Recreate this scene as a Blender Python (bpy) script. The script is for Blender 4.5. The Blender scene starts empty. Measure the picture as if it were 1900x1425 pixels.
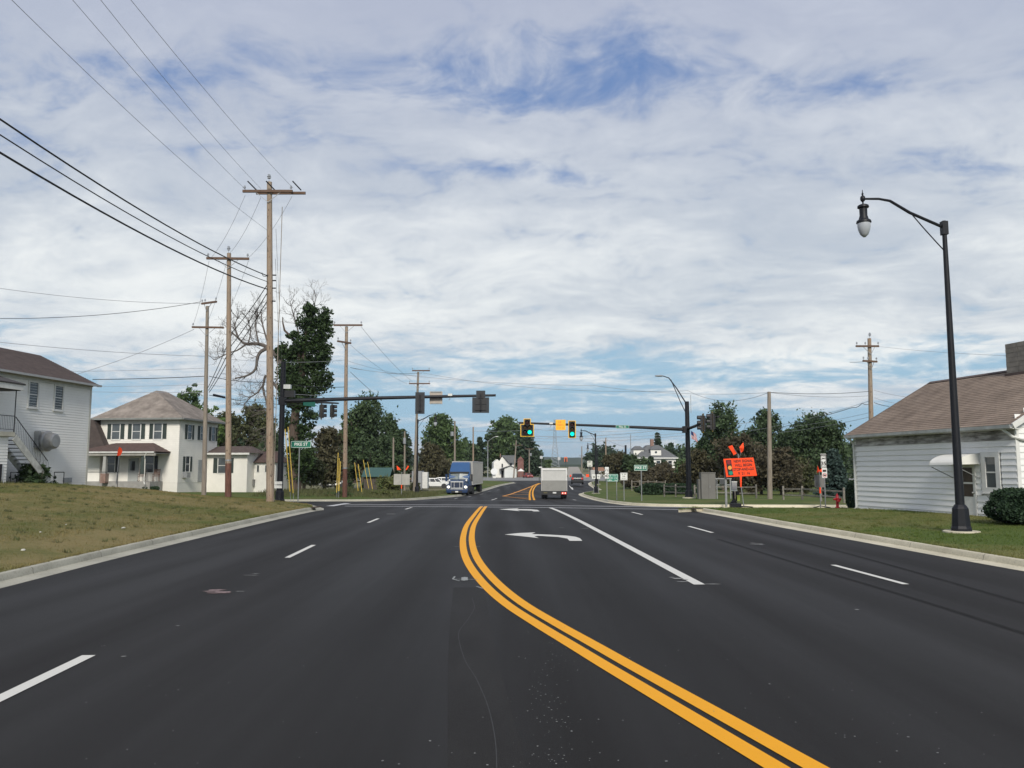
import bpy, math, random
import numpy as np
from mathutils import Vector, Matrix
from mathutils.geometry import delaunay_2d_cdt
random.seed(7); rng = np.random.default_rng(7)
S = bpy.context.scene; COL = S.collection
R = math.radians; PI = math.pi
# ------------------------------------------------------------ camera
FPX, CH, PIT = 1500.0, 2.1, math.atan(157.5/1500)
cd = bpy.data.cameras.new('camera'); cam = bpy.data.objects.new('camera', cd); COL.objects.link(cam)
cd.sensor_width = 36; cd.lens = 36*FPX/1900; cd.clip_start = .1; cd.clip_end = 9000
cam.location = (0, 0, CH); cam.rotation_euler = (PI/2+PIT, 0, 0); S.camera = cam
# ------------------------------------------------------------ render look
S.render.engine = 'CYCLES'
S.view_settings.view_transform = 'Standard'; S.view_settings.look = 'None'
S.view_settings.exposure = 0.32; S.view_settings.gamma = 1
S.cycles.use_denoising = True; S.cycles.max_bounces = 6; S.cycles.diffuse_bounces = 3
S.cycles.glossy_bounces = 2; S.cycles.transmission_bounces = 3; S.cycles.volume_bounces = 0
S.cycles.transparent_max_bounces = 8; S.cycles.caustics_reflective = False; S.cycles.caustics_refractive = False
# ------------------------------------------------------------ sky
W = bpy.data.worlds.new('World'); S.world = W; W.use_nodes = True
def build_sky():
    nt = W.node_tree; N = nt.nodes; L = nt.links; N.clear()
    def nd(t, **k):
        n = N.new(t)
        for a, b in k.items(): setattr(n, a, b)
        return n
    def mth(op, a, b=None, c=None, clamp=False):
        n = nd('ShaderNodeMath', operation=op); n.use_clamp = clamp
        for i, v in enumerate((a, b, c)):
            if v is None: continue
            if hasattr(v, 'is_linked'): L.new(v, n.inputs[i])
            else: n.inputs[i].default_value = v
        return n.outputs[0]
    def ramp(v, a, b, c=0., d=1., smooth=True):
        n = nd('ShaderNodeMapRange'); n.interpolation_type = 'SMOOTHSTEP' if smooth else 'LINEAR'
        L.new(v, n.inputs[0])
        for i, q in enumerate((a, b, c, d)): n.inputs[i+1].default_value = q
        return n.outputs[0]
    def mix(f, a, b):
        n = nd('ShaderNodeMix', data_type='RGBA')
        if hasattr(f, 'is_linked'): L.new(f, n.inputs[0])
        else: n.inputs[0].default_value = f
        for i, v in ((6, a), (7, b)):
            if hasattr(v, 'is_linked'): L.new(v, n.inputs[i])
            else: n.inputs[i].default_value = (*v, 1)
        return n.outputs[2]
    out = nd('ShaderNodeOutputWorld'); bg = nd('ShaderNodeBackground'); bg.inputs[1].default_value = .102
    sky = nd('ShaderNodeTexSky', sky_type='NISHITA'); sky.sun_disc = False
    sky.sun_elevation = R(35); sky.sun_rotation = R(176); sky.air_density = 1.0; sky.dust_density = .6; sky.ozone_density = 1.5
    tc = nd('ShaderNodeTexCoord'); sp = nd('ShaderNodeSeparateXYZ'); L.new(tc.outputs['Generated'], sp.inputs[0])
    x, y, z = sp.outputs
    zp = mth('ADD', mth('MAXIMUM', z, 0.0), .19)
    u = mth('DIVIDE', x, zp); v = mth('DIVIDE', y, zp)
    def vec(a, b, c=0.0):
        n = nd('ShaderNodeCombineXYZ')
        for i, q in enumerate((a, b, c)):
            if hasattr(q, 'is_linked'): L.new(q, n.inputs[i])
            else: n.inputs[i].default_value = q
        return n.outputs[0]
    def noise(vc, sc, det=6, rough=.55, dist=0.0):
        n = nd('ShaderNodeTexNoise'); L.new(vc, n.inputs['Vector']); n.inputs['Scale'].default_value = sc
        n.inputs['Detail'].default_value = det; n.inputs['Roughness'].default_value = rough; n.inputs['Distortion'].default_value = dist
        return n.outputs[0]
    wx = noise(vec(u, v, 5.5), 1.6, 3, .5); wy = noise(vec(u, v, 8.8), 1.6, 3, .5)
    uw = mth('ADD', u, mth('MULTIPLY', mth('SUBTRACT', wx, .5), .4)); vw = mth('ADD', v, mth('MULTIPLY', mth('SUBTRACT', wy, .5), .4))
    big = noise(vec(uw, mth('MULTIPLY', vw, .9)), 1.25, 4, .5, .2)
    mid = noise(vec(mth('ADD', mth('MULTIPLY', uw, .75), mth('MULTIPLY', vw, .3)), mth('MULTIPLY', vw, 1.15), 1.3), 4.6, 7, .58, .3)
    fine = noise(vec(mth('ADD', uw, 9.1), vw, 4.2), 15, 6, .6, .3)
    broad = noise(vec(mth('MULTIPLY', uw, .7), vw, 7.7), .95, 3, .45, .2)
    def blob(cu, cv, ru, rv, sl=0.0):
        a = mth('DIVIDE', mth('SUBTRACT', uw, cu), ru)
        b = mth('DIVIDE', mth('ADD', mth('SUBTRACT', vw, cv), mth('MULTIPLY', u, sl)), rv)
        d = mth('ADD', mth('MULTIPLY', a, a), mth('MULTIPLY', b, b))
        return mth('DIVIDE', 1.0, mth('ADD', 1.0, mth('MULTIPLY', d, d)))
    t = mth('ADD', mth('MULTIPLY', big, .30), mth('ADD', mth('MULTIPLY', mid, .48), mth('MULTIPLY', fine, .26)))
    t = mth('ADD', t, .142)
    for cu, cv, ru, rv, sl, am in ((.0, 1.38, .30, .11, .16, .135), (.03, 1.73, .22, .045, -.05, .13), (.42, 1.46, .38, .07, .1, .085), (-.55, 1.34, .45, .09, .0, .075), (-.7, 1.62, .25, .05, .0, .05)):
        t = mth('SUBTRACT', t, mth('MULTIPLY', blob(cu, cv, ru, rv, sl), am))
    # thinner cover towards the horizon, with long streaks
    st = noise(vec(mth('ADD', mth('MULTIPLY', x, 2.0), mth('MULTIPLY', wx, .4)), mth('MULTIPLY', z, 19), 2.2), 1.5, 5, .5, .5)
    low = ramp(z, .05, .21, 1, 0)
    t = mth('SUBTRACT', t, mth('MULTIPLY', low, mth('SUBTRACT', .23, ramp(x, -.5, -.1, .15, 0))))
    t = mth('ADD', t, mth('MULTIPLY', low, mth('MULTIPLY', mth('SUBTRACT', st, .5), 1.0)))
    cov = ramp(t, .40, .63)
    lum = mth('ADD', mth('MULTIPLY', mid, .42), mth('ADD', mth('MULTIPLY', broad, .62), mth('MULTIPLY', fine, .16)))
    elev = ramp(z, .16, .6)
    lum = mth('SUBTRACT', lum, mth('MULTIPLY', elev, .12))
    lum = mth('ADD', lum, mth('MULTIPLY', blob(.15, 2.9, 1.6, .8, .0), .05))
    lt = ramp(lum, .46, .80)
    dark = mix(elev, (4.25, 4.75, 5.35), (3.45, 3.8, 4.85)); bright = mix(elev, (7.1, 7.35, 7.35), (5.1, 5.4, 6.15))
    cl = mix(lt, dark, bright)
    # clear gaps turn paler blue towards the horizon
    hz = ramp(z, 0.1, .33, 1, 0)
    c = mix(cov, mix(hz, mix(.25, (1.15, 2.0, 4.1), sky.outputs[0]), (2.75, 4.35, 5.6)), cl)
    low2 = ramp(z, -.01, .045, .45, 0)
    c = mix(low2, c, (3.3, 4.2, 4.9))
    L.new(c, bg.inputs[0]); L.new(bg.outputs[0], out.inputs[0])
    W.cycles.sampling_method = 'MANUAL'; W.cycles.sample_map_resolution = 512
build_sky()
sd = bpy.data.lights.new('sun', 'SUN'); sun = bpy.data.objects.new('sun', sd); COL.objects.link(sun)
sd.energy = 2.7; sd.angle = R(14); sd.color = (1, .94, .84)
# sun behind and left of the camera: direction it comes from
sv = Vector((math.sin(R(176))*math.cos(R(35)), math.cos(R(176))*math.cos(R(35)), math.sin(R(35))))
sun.rotation_euler = sv.to_track_quat('Z', 'Y').to_euler()
# ------------------------------------------------------------ geometry of the place
cp_, sp_ = math.cos(PIT), math.sin(PIT)
def at(px, py, Y):
    u = (px-950)/FPX; v = (712.5-py)/FPX
    t = Y/(cp_-v*sp_)
    return Vector((u*t, Y, CH+t*(sp_+v*cp_)))
_by = np.array([-60, 38, 48, 75, 95, 115, 142, 190, 235, 300, 400, 470, 600, 1500, 6000.]); _bz = np.array([0, 0, -.14, -.68, -1, -.87, -.58, -.45, -.45, .4, 2.2, 3.2, 3.6, 5, 6.])
_ty = np.arange(-60, 1001); _tz = np.interp(_ty, _by, _bz); _tz = np.convolve(np.pad(_tz, 7, mode='edge'), np.ones(15)/15, 'valid')
def base(Y):
    return float(np.interp(Y, _ty, _tz)) if Y < 1000 else float(np.interp(Y, _by, _bz))
def gp(px, py, dz=0.0):
    lo = 1.0
    prev = None; Y = 1.5
    while Y < 900:
        p = at(px, py, Y)
        if p.z < base(Y)+dz:
            a, b = prev, Y
            for _ in range(30):
                m = (a+b)/2
                if at(px, py, m).z < base(m)+dz: b = m
                else: a = m
            p = at(px, py, b); return (p.x, p.y)
        prev = Y; Y += .5 if Y < 60 else 1.5
    raise ValueError((px, py))
def crom(pts, n=8):
    P = [Vector(p) for p in pts]; P = [2*P[0]-P[1]]+P+[2*P[-1]-P[-2]]; out = []
    for i in range(1, len(P)-2):
        a, b, c, d = P[i-1:i+3]
        for k in range(n):
            t = k/n
            out.append(.5*((2*b)+(c-a)*t+(2*a-5*b+4*c-d)*t*t+(3*b-a-3*c+d)*t**3))
    out.append(P[-2]); return out
# kerb lines (edge between asphalt and gutter)
L1e = [gp(-700, 1272), gp(-300, 1168), gp(0, 1092), gp(233, 1032), gp(390, 993.5), gp(506, 966), gp(585, 948.5)]
L1e = [(L1e[0][0]-.8, -30), (L1e[0][0]-.25, -8)] + L1e
L1e = [tuple(p) for p in crom(L1e, 6)] + [(-10.0, 43.4), (-10.6, 46), (-12.1, 50.5), (-14.3, 54.5), (-18, 57.3), (-25, 58.2), (-70, 59), (-200, 60)]
R1e = [gp(2300, 1130), gp(1900, 1060), gp(1715.8, 1027), gp(1568.4, 1000), gp(1421, 973.5), gp(1320, 954.5), gp(1283, 948)]
R1e = [(R1e[0][0]+1.2, -30), (R1e[0][0]+.4, -6)] + R1e
R1e = [tuple(p) for p in crom(R1e, 6)] + [(8.9, 41.6), (9.6, 42.6), (11.5, 43.1), (20, 42.6), (60, 37), (200, 26)]
L2e = [(-200, 67), (-40, 66), (-17, 65), (-12.5, 65.2), (-9.8, 67), (-8.4, 71), (-6.8, 82), (-5.1, 95), (-3.7, 112), (-2, 132), (.2, 149), (.9, 153.5), (.3, 157), (-4, 170), (-14, 186), (-200, 196)]
R2e = [(200, 36), (60, 43.2), (18, 47.4), (11, 48.2), (8.6, 49.8), (7.3, 53), (6.9, 60), (7.1, 72), (7.9, 97), (8.3, 101), (9.5, 105), (11.7, 111.5), (12.9, 137), (14, 150), (16, 165), (22, 177), (200, 190)]
def sm(a, b, x):
    t = min(max((x-a)/(b-a), 0), 1); return t*t*(3-2*t)
def offset(pl, d):
    P = [Vector(p[:2]) for p in pl]; out = []
    for i, p in enumerate(P):
        a = (P[i]-P[i-1]).normalized() if i else None
        b = (P[i+1]-P[i]).normalized() if i < len(P)-1 else None
        a = a or b; b = b or a
        n = Vector((-a.y, a.x))+Vector((-b.y, b.x)); n.normalize()
        c = max(n.dot(Vector((-a.y, a.x))), .5)
        out.append(tuple(p+n*d/c))
    return out
# side = +1: block lies left of the travelled direction
BL = {'L1': (L1e, 1), 'R1': (R1e, -1), 'L2': (L2e, 1), 'R2': (R2e, -1)}
GUT, KT = .42, .17
BACK = {k: offset(e, s*(GUT+KT)) for k, (e, s) in BL.items()}
POLY = {'L1': BACK['L1']+[(-200, -30)], 'R1': BACK['R1']+[(200, -30)], 'L2': BACK['L2'], 'R2': BACK['R2']}
def inside(poly, x, y):
    c = False; j = len(poly)-1
    for i in range(len(poly)):
        xi, yi = poly[i]; xj, yj = poly[j]
        if (yi > y) != (yj > y) and x < (xj-xi)*(y-yi)/(yj-yi)+xi: c = not c
        j = i
    return c
SEG = {k: (np.array(b[:-1]), np.array(b[1:])) for k, b in BACK.items()}
def kd(k, x, y):
    A, B = SEG[k]; d = B-A; p = np.array((x, y))-A
    t = np.clip((p*d).sum(1)/np.maximum((d*d).sum(1), 1e-9), 0, 1)
    q = p-d*t[:, None]; return float(np.sqrt((q*q).sum(1).min()))
def lump(x, y):
    return .035*math.sin(x*.31+1)*math.cos(y*.23)+.02*math.sin(x*.9+y*.7)
def hblock(k, x, y):
    d = kd(k, x, y); b = base(y)+.152+lump(x, y)*min(d/3, 1)
    if k == 'L1': return b+.22*sm(0, 2, d)+1.0*sm(1, 14, d)
    if k == 'R1': return b+.2*sm(0, 8, d)
    if k == 'L2': return b+.5*sm(0, 6, d)*(1-sm(72, 100, y))*sm(6, 12, -x)-.75*sm(88, 128, y)*sm(5, 14, -x)
    return b+.15*sm(0, 6, d)
def gz(x, y):
    for k in POLY:
        if inside(POLY[k], x, y): return hblock(k, x, y)
    return base(y)
# ------------------------------------------------------------ materials
MATS = {}
def mat(name, col, rough=.7, var=.12, sc=3.0, metal=0.0, col2=None, bump=0.0, bsc=None, emit=None, est=1.0, spec=.5, world=False, stretch=None, det=5, lo=.3, hi=.7, ior=None):
    if name in MATS: return MATS[name]
    m = bpy.data.materials.new(name); m.use_nodes = True; nt = m.node_tree; N = nt.nodes; L = nt.links
    b = N['Principled BSDF']; b.inputs['Roughness'].default_value = rough; b.inputs['Metallic'].default_value = metal
    b.inputs['Specular IOR Level'].default_value = spec
    if emit: b.inputs['Emission Color'].default_value = (*emit, 1); b.inputs['Emission Strength'].default_value = est
    if world: g = N.new('ShaderNodeNewGeometry'); vec = g.outputs['Position']
    else: g = N.new('ShaderNodeTexCoord'); vec = g.outputs['Object']
    if stretch:
        mp = N.new('ShaderNodeMapping'); mp.inputs['Scale'].default_value = stretch; L.new(vec, mp.inputs[0]); vec = mp.outputs[0]
    n = N.new('ShaderNodeTexNoise'); n.inputs['Scale'].default_value = sc; n.inputs['Detail'].default_value = det; n.inputs['Roughness'].default_value = .6
    L.new(vec, n.inputs['Vector'])
    c = Vector(col)
    a1 = c*(1-var); a2 = Vector(col2) if col2 else c*(1+var)
    mr = N.new('ShaderNodeMapRange'); L.new(n.outputs[0], mr.inputs[0]); mr.inputs[1].default_value = lo; mr.inputs[2].default_value = hi
    mx = N.new('ShaderNodeMix'); mx.data_type = 'RGBA'; L.new(mr.outputs[0], mx.inputs[0])
    mx.inputs[6].default_value = (*a1, 1); mx.inputs[7].default_value = (*a2, 1); L.new(mx.outputs[2], b.inputs['Base Color'])
    if bump:
        n2 = N.new('ShaderNodeTexNoise'); n2.inputs['Scale'].default_value = bsc or sc*8; n2.inputs['Detail'].default_value = 3; L.new(vec, n2.inputs['Vector'])
        bp = N.new('ShaderNodeBump'); bp.inputs['Strength'].default_value = bump; bp.inputs['Distance'].default_value = .02
        L.new(n2.outputs[0], bp.inputs['Height']); L.new(bp.outputs[0], b.inputs['Normal'])
    MATS[name] = m; return m
class NT:
    """small helper for hand-built node materials"""
    def __init__(s, name):
        s.m = bpy.data.materials.new(name); s.m.use_nodes = True; s.N = s.m.node_tree.nodes; s.L = s.m.node_tree.links
        s.b = s.N['Principled BSDF']; s.geo = s.N.new('ShaderNodeNewGeometry'); s.pos = s.geo.outputs['Position']; MATS[name] = s.m
    def lk(s, n, i, v):
        if hasattr(v, 'is_linked'): s.L.new(v, n.inputs[i])
        elif isinstance(v, tuple) and len(v) == 3 and n.inputs[i].type == 'RGBA': n.inputs[i].default_value = (*v, 1)
        else: n.inputs[i].default_value = v
    def math(s, op, *a):
        n = s.N.new('ShaderNodeMath'); n.operation = op
        for i, v in enumerate(a): s.lk(n, i, v)
        return n.outputs[0]
    def scale(s, vec, sc, off=(0, 0, 0)):
        n = s.N.new('ShaderNodeMapping'); s.L.new(vec, n.inputs[0]); n.inputs['Scale'].default_value = sc; n.inputs['Location'].default_value = off
        return n.outputs[0]
    def noise(s, vec, sc, det=5, rough=.55, dist=0):
        n = s.N.new('ShaderNodeTexNoise'); s.L.new(vec, n.inputs['Vector']); n.inputs['Scale'].default_value = sc
        n.inputs['Detail'].default_value = det; n.inputs['Roughness'].default_value = rough; n.inputs['Distortion'].default_value = dist; return n.outputs[0]
    def mr(s, v, a, b, c=0., d=1.):
        n = s.N.new('ShaderNodeMapRange'); s.L.new(v, n.inputs[0])
        for i, q in enumerate((a, b, c, d)): n.inputs[i+1].default_value = q
        return n.outputs[0]
    def mix(s, f, a, b):
        n = s.N.new('ShaderNodeMix'); n.data_type = 'RGBA'; s.lk(n, 0, f); s.lk(n, 6, a); s.lk(n, 7, b); return n.outputs[2]
    def bump(s, h, st, dist=.01):
        n = s.N.new('ShaderNodeBump'); n.inputs['Strength'].default_value = st; n.inputs['Distance'].default_value = dist
        s.L.new(h, n.inputs['Height']); s.L.new(n.outputs[0], s.b.inputs['Normal'])
    def col(s, c): s.L.new(c, s.b.inputs['Base Color'])
# asphalt: fresh black mat with paving-lane bands, polished wheel tracks and pale aggregate
a = NT('asphalt')
sepn = a.N.new('ShaderNodeSeparateXYZ'); a.L.new(a.pos, sepn.inputs[0])
lat = a.math('ADD', sepn.outputs[0], a.math('MULTIPLY', sepn.outputs[1], .05))
wob = a.noise(a.scale(a.pos, (.25, .035, 1)), 1, 3)
lat2 = a.math('ADD', lat, a.math('MULTIPLY', wob, 1.2))
wave = a.math('SINE', a.math('MULTIPLY', lat2, 2*PI/1.83))
strk = a.noise(a.scale(a.pos, (1.6, .05, 1)), 1, 4)
lanes = a.noise(a.scale(a.pos, (.33, .012, 1)), 1, 2)
agg = a.noise(a.pos, 130, 3, .7); agg2 = a.noise(a.pos, 38, 4, .7)
blot = a.noise(a.scale(a.pos, (.5, .2, 1)), .7, 5)
tone = a.math('ADD', a.math('MULTIPLY', wave, .085), a.math('ADD', a.math('MULTIPLY', strk, .45), a.math('ADD', a.math('MULTIPLY', lanes, .8), a.math('MULTIPLY', blot, .35))))
c0 = a.mix(a.mr(tone, .58, 1.02), (.0095, .0081, .0068), (.0215, .0200, .0188))
c1 = a.mix(a.mr(agg, .56, .76, 0, .6), c0, (.12, .112, .10))
c2 = a.mix(a.mr(agg2, .32, .58, .5, 0), c1, (.016, .016, .017))
a.col(c2); a.L.new(a.mr(tone, .5, 1.0, .78, .62), a.b.inputs['Roughness']); a.b.inputs['Specular IOR Level'].default_value = .20
a.bump(agg, .7, .008)
def grassmat(name, g1, g2, straw, thr, kerbgreen=False):
    g = NT(name)
    n1 = g.noise(g.pos, .16, 6, .6, .4); n2 = g.noise(g.pos, 1.3, 5, .65); n3 = g.noise(g.pos, 14, 4, .7); n4 = g.noise(g.pos, 60, 3, .7)
    f = g.math('ADD', g.math('MULTIPLY', n1, .62), g.math('ADD', g.math('MULTIPLY', n2, .25), g.math('MULTIPLY', n3, .13)))
    green = g.mix(g.mr(n3, .3, .7), g1, g2)
    c = g.mix(g.mr(f, thr-.09, thr+.07), green, straw)
    c = g.mix(g.mr(n4, .35, .62, .45, 0), c, tuple(q*.35 for q in g1))
    g.col(c); g.b.inputs['Roughness'].default_value = .9; g.b.inputs['Specular IOR Level'].default_value = .15
    g.bump(n3, .6, .06); return g.m
grassL = grassmat('lawn_dry', (.066, .092, .020), (.132, .145, .038), (.25, .20, .090), .50)
grassR = grassmat('lawn_green', (.060, .100, .018), (.120, .160, .038), (.215, .19, .075), .545)
grassF = grassmat('lawn_far', (.060, .095, .020), (.115, .155, .038), (.17, .16, .062), .56)
conc = NT('concrete_kerb')
n1 = conc.noise(conc.pos, .9, 6, .65); n2 = conc.noise(conc.pos, 22, 4, .7)
cc = conc.mix(conc.mr(n1, .3, .7), (.46, .42, .31), (.64, .59, .45)); cc = conc.mix(conc.mr(n2, .3, .5, .5, 0), cc, (.2, .19, .15))
conc.col(cc); conc.b.inputs['Roughness'].default_value = .85; conc.bump(n2, .3, .01)
concd = NT('concrete_kerb_aged')
n1 = concd.noise(concd.pos, .7, 6, .65); n2 = concd.noise(concd.pos, 22, 4, .7)
cc = concd.mix(concd.mr(n1, .3, .7), (.29, .28, .225), (.43, .415, .34)); cc = concd.mix(concd.mr(n2, .3, .5, .5, 0), cc, (.15, .14, .11))
concd.col(cc); concd.b.inputs['Roughness'].default_value = .85; concd.bump(n2, .3, .01)
def paint(name, col, wear=.15):
    p = NT(name); n1 = p.noise(p.pos, 42, 5, .8); n2 = p.noise(p.pos, 1.5, 4)
    c = p.mix(p.mr(n1, .28, .42, wear*2.2, 0), col, tuple(q*.45 for q in col)); c = p.mix(p.mr(n2, .35, .7, 0, .16), c, tuple(q*.8 for q in col))
    p.col(c); p.b.inputs['Roughness'].default_value = .65; p.b.inputs['Specular IOR Level'].default_value = .2; p.bump(n1, .25, .004); return p.m
M_white = paint('road_paint_white', (.62, .61, .56), .22); M_yel = paint('road_paint_yellow', (.80, .36, .012), .22)
M_yelfar = paint('road_paint_orange_worn', (.62, .27, .05), .3); M_faint = paint('road_paint_faint', (.22, .22, .22), .4)
MW = mat('painted_steel_black', (.009, .010, .014), .5, .2, 6, spec=.3)
WOOD = NT('weathered_pole_wood')
tcw = WOOD.N.new('ShaderNodeTexCoord'); ov = tcw.outputs['Object']
n1 = WOOD.noise(WOOD.scale(ov, (14, 14, .35)), 2, 6, .7); n2 = WOOD.noise(WOOD.scale(ov, (1, 1, .5)), 1.4, 5); n3 = WOOD.noise(WOOD.scale(ov, (6, 6, 3)), 1.6, 3, .5)
cw = WOOD.mix(WOOD.mr(n1, .32, .68), (.16, .122, .09), (.38, .31, .24)); cw = WOOD.mix(WOOD.mr(n2, .42, .72, 0, .6), cw, (.30, .19, .12))
cw = WOOD.mix(WOOD.mr(n3, .60, .68, 0, .8), cw, (.07, .05, .035))
WOOD.col(cw); WOOD.b.inputs['Roughness'].default_value = .9; WOOD.bump(n1, .5, .02); WOOD = WOOD.m
WOODG = mat('grey_pole_wood', (.20, .165, .13), .9, .25, 2.5, stretch=(10, 10, .5), col2=(.31, .27, .22))
WOODD = mat('creosote_stained_wood', (.085, .04, .03), .85, .4, 3, stretch=(8, 8, .6), col2=(.19, .085, .06))
WOODX = mat('crossarm_wood', (.12, .075, .052), .9, .3, 4, stretch=(1, 8, 8))
INS = mat('insulator_porcelain', (.33, .35, .38), .35, .2, 5)
WIRE = mat('wire_black', (.022, .023, .026), .7, .1); WIREG = mat('wire_grey', (.27, .28, .31), .6, .1)
WHITE = mat('white_paint', (.74, .73, .68), .6, .06, 1.5); CREAM = mat('cream_paint', (.74, .70, .60), .65, .06, 1.2)
TRIM = mat('trim_white', (.66, .66, .63), .6, .1, 3); GLASS = mat('window_glass', (.035, .042, .048), .08, .3, 1.5, spec=.7)
GLASSB = mat('window_blind_glass', (.075, .088, .095), .12, .3, 1.2, spec=.7)
SHUT = mat('shutter_green', (.036, .052, .047), .6, .15, 4); GREY = mat('galvanised', (.30, .31, .32), .5, .15, 4, metal=.5)
ALU = mat('sign_aluminium_back', (.33, .33, .31), .5, .12, 3, metal=.2); STEEL = mat('post_steel', (.27, .28, .28), .5, .15, 5, metal=.4)
ORANGE = mat('fluorescent_orange', (1.0, .085, .022), .65, .03, 2, spec=.2)
BLACKP = mat('print_black', (.02, .012, .01), .6, .05); SGREEN = mat('sign_green', (.006, .16, .10), .45, .06, 2)
SWHITE = mat('sign_white', (.72, .73, .70), .5, .05); SYEL = mat('sign_yellow', (.95, .47, .015), .5, .05)
TYRE = mat('tyre_rubber', (.02, .02, .021), .85, .2); YGUARD = mat('guy_guard_yellow', (.62, .44, .08), .6, .12, 3)
# ------------------------------------------------------------ mesh builder
class MB:
    def __init__(s): s.v = []; s.f = []; s.mi = []; s.cur = 0
    def add(s, vs, fs):
        o = len(s.v); s.v += [tuple(v) for v in vs]; s.f += [tuple(i+o for i in f) for f in fs]; s.mi += [s.cur]*len(fs); return s
    def box(s, x0, x1, y0, y1, z0, z1, M=None):
        vs = [Vector((x, y, z)) for z in (z0, z1) for y in (y0, y1) for x in (x0, x1)]
        if M: vs = [M @ v for v in vs]
        return s.add(vs, [(0, 2, 3, 1), (4, 5, 7, 6), (0, 1, 5, 4), (2, 6, 7, 3), (0, 4, 6, 2), (1, 3, 7, 5)])
    def cbox(s, c, sz, rot=None):
        M = Matrix.Translation(c) @ (rot.to_4x4() if rot else Matrix())
        return s.box(-sz[0]/2, sz[0]/2, -sz[1]/2, sz[1]/2, -sz[2]/2, sz[2]/2, M)
    def beam(s, a, b, w, h=None, up=(0, 0, 1)):
        a = Vector(a); b = Vector(b); d = (b-a); l = d.length; d.normalize(); h = h or w
        sx = d.cross(Vector(up));
        if sx.length < 1e-4: sx = d.cross(Vector((0, 1, 0)))
        sx.normalize(); sz = sx.cross(d)
        M = Matrix((sx, d, sz)).transposed().to_4x4(); M.translation = a
        return s.box(-w/2, w/2, 0, l, -h/2, h/2, M)
    def tube(s, pts, rad, n=8, caps=True):
        P = [Vector(p) for p in pts]; k = len(P)
        if not hasattr(rad, '__len__'): rad = [rad]*k
        vs = []; prev = None
        for i, p in enumerate(P):
            d = (P[min(i+1, k-1)]-P[max(i-1, 0)]).normalized()
            if prev is None:
                x = d.orthogonal().normalized() if abs(d.z) < .999 else Vector((1, 0, 0))
            else:
                x = prev-d*prev.dot(d)
                x = x.normalized() if x.length > 1e-5 else d.orthogonal().normalized()
            y = d.cross(x); prev = x
            vs += [p+(x*math.cos(2*PI*j/n)+y*math.sin(2*PI*j/n))*rad[i] for j in range(n)]
        fs = [(i*n+j, i*n+(j+1) % n, (i+1)*n+(j+1) % n, (i+1)*n+j) for i in range(k-1) for j in range(n)]
        if caps: fs += [tuple(range(n))[::-1], tuple(range((k-1)*n, k*n))]
        return s.add(vs, fs)
    def lathe(s, prof, n=16, M=None, sq=None):
        vs = []
        for r, z in prof:
            for j in range(n):
                v = Vector((r*math.cos(2*PI*j/n), r*math.sin(2*PI*j/n), z)); vs.append(M @ v if M else v)
        k = len(prof)
        fs = [(i*n+j, i*n+(j+1) % n, (i+1)*n+(j+1) % n, (i+1)*n+j) for i in range(k-1) for j in range(n)]
        fs += [tuple(range(n))[::-1], tuple(range((k-1)*n, k*n))]
        return s.add(vs, fs)
    def prism(s, poly, a, b, axis='y'):
        """polygon extruded from a to b along an axis; poly gives the two other coordinates"""
        n = len(poly)
        def mk(p, t): return {'y': (p[0], t, p[1]), 'x': (t, p[0], p[1]), 'z': (p[0], p[1], t)}[axis]
        vs = [mk(p, a) for p in poly]+[mk(p, b) for p in poly]
        fs = [tuple(range(n)), tuple(range(2*n-1, n-1, -1))]+[(i, i+n, (i+1) % n+n, (i+1) % n) for i in range(n)]
        return s.add(vs, fs)
    def build(s, name, m, parent=None, smooth=False, loc=None, rot=None, fix=True):
        me = bpy.data.meshes.new(name); me.from_pydata(s.v, [], s.f)
        for q in (m if isinstance(m, (list, tuple)) else [m]): me.materials.append(q)
        if any(s.mi): me.polygons.foreach_set('material_index', s.mi)
        if fix and len(s.f) < 20000:
            import bmesh
            b = bmesh.new(); b.from_mesh(me); bmesh.ops.recalc_face_normals(b, faces=b.faces); b.to_mesh(me); b.free()
        if smooth:
            me.polygons.foreach_set('use_smooth', [True]*len(me.polygons))
            try: me.set_sharp_from_angle(angle=R(35))
            except Exception: pass
        o = bpy.data.objects.new(name, me); COL.objects.link(o)
        if parent: o.parent = parent
        if loc: o.location = loc
        if rot: o.rotation_euler = rot
        return o
def tag(o, label=None, cat=None, group=None, kind=None):
    if label: o['label'] = label
    if cat: o['category'] = cat
    if group: o['group'] = group
    if kind: o['kind'] = kind
    return o
def thing(name, label, cat, loc, rz=0, group=None):
    o = bpy.data.objects.new(name, None); COL.objects.link(o); o.location = loc; o.rotation_euler = (0, 0, rz); o.empty_display_size = .3
    return tag(o, label, cat, group)
def copy_tree(o, parent=None):
    c = o.copy(); COL.objects.link(c); c.parent = parent
    for ch in [q for q in bpy.data.objects if q.parent == o]: copy_tree(ch, c)
    return c
def text_mesh(txt, size, bold=0.0, sx=1.0, depth=.004):
    cu = bpy.data.curves.new('lettering', 'FONT'); cu.body = txt; cu.size = size; cu.align_x = 'CENTER'; cu.align_y = 'CENTER'; cu.offset = bold*size; cu.extrude = depth; cu.resolution_u = 2
    o = bpy.data.objects.new('lettering', cu); dg = bpy.context.evaluated_depsgraph_get(); COL.objects.link(o); dg.update()
    me = bpy.data.meshes.new_from_object(o.evaluated_get(dg)); bpy.data.objects.remove(o)
    me.transform(Matrix.Diagonal((sx, 1, 1, 1))); return me
def lettering(txt, size, m, parent, loc, bold=.015, sx=1.0, name='lettering'):
    """upright text that faces -y"""
    me = text_mesh(txt, size, bold, sx); me.transform(Matrix.Rotation(PI/2, 4, 'X')); me.materials.clear(); me.materials.append(m)
    o = bpy.data.objects.new(name, me); COL.objects.link(o); o.parent = parent; o.location = loc; return o
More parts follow.
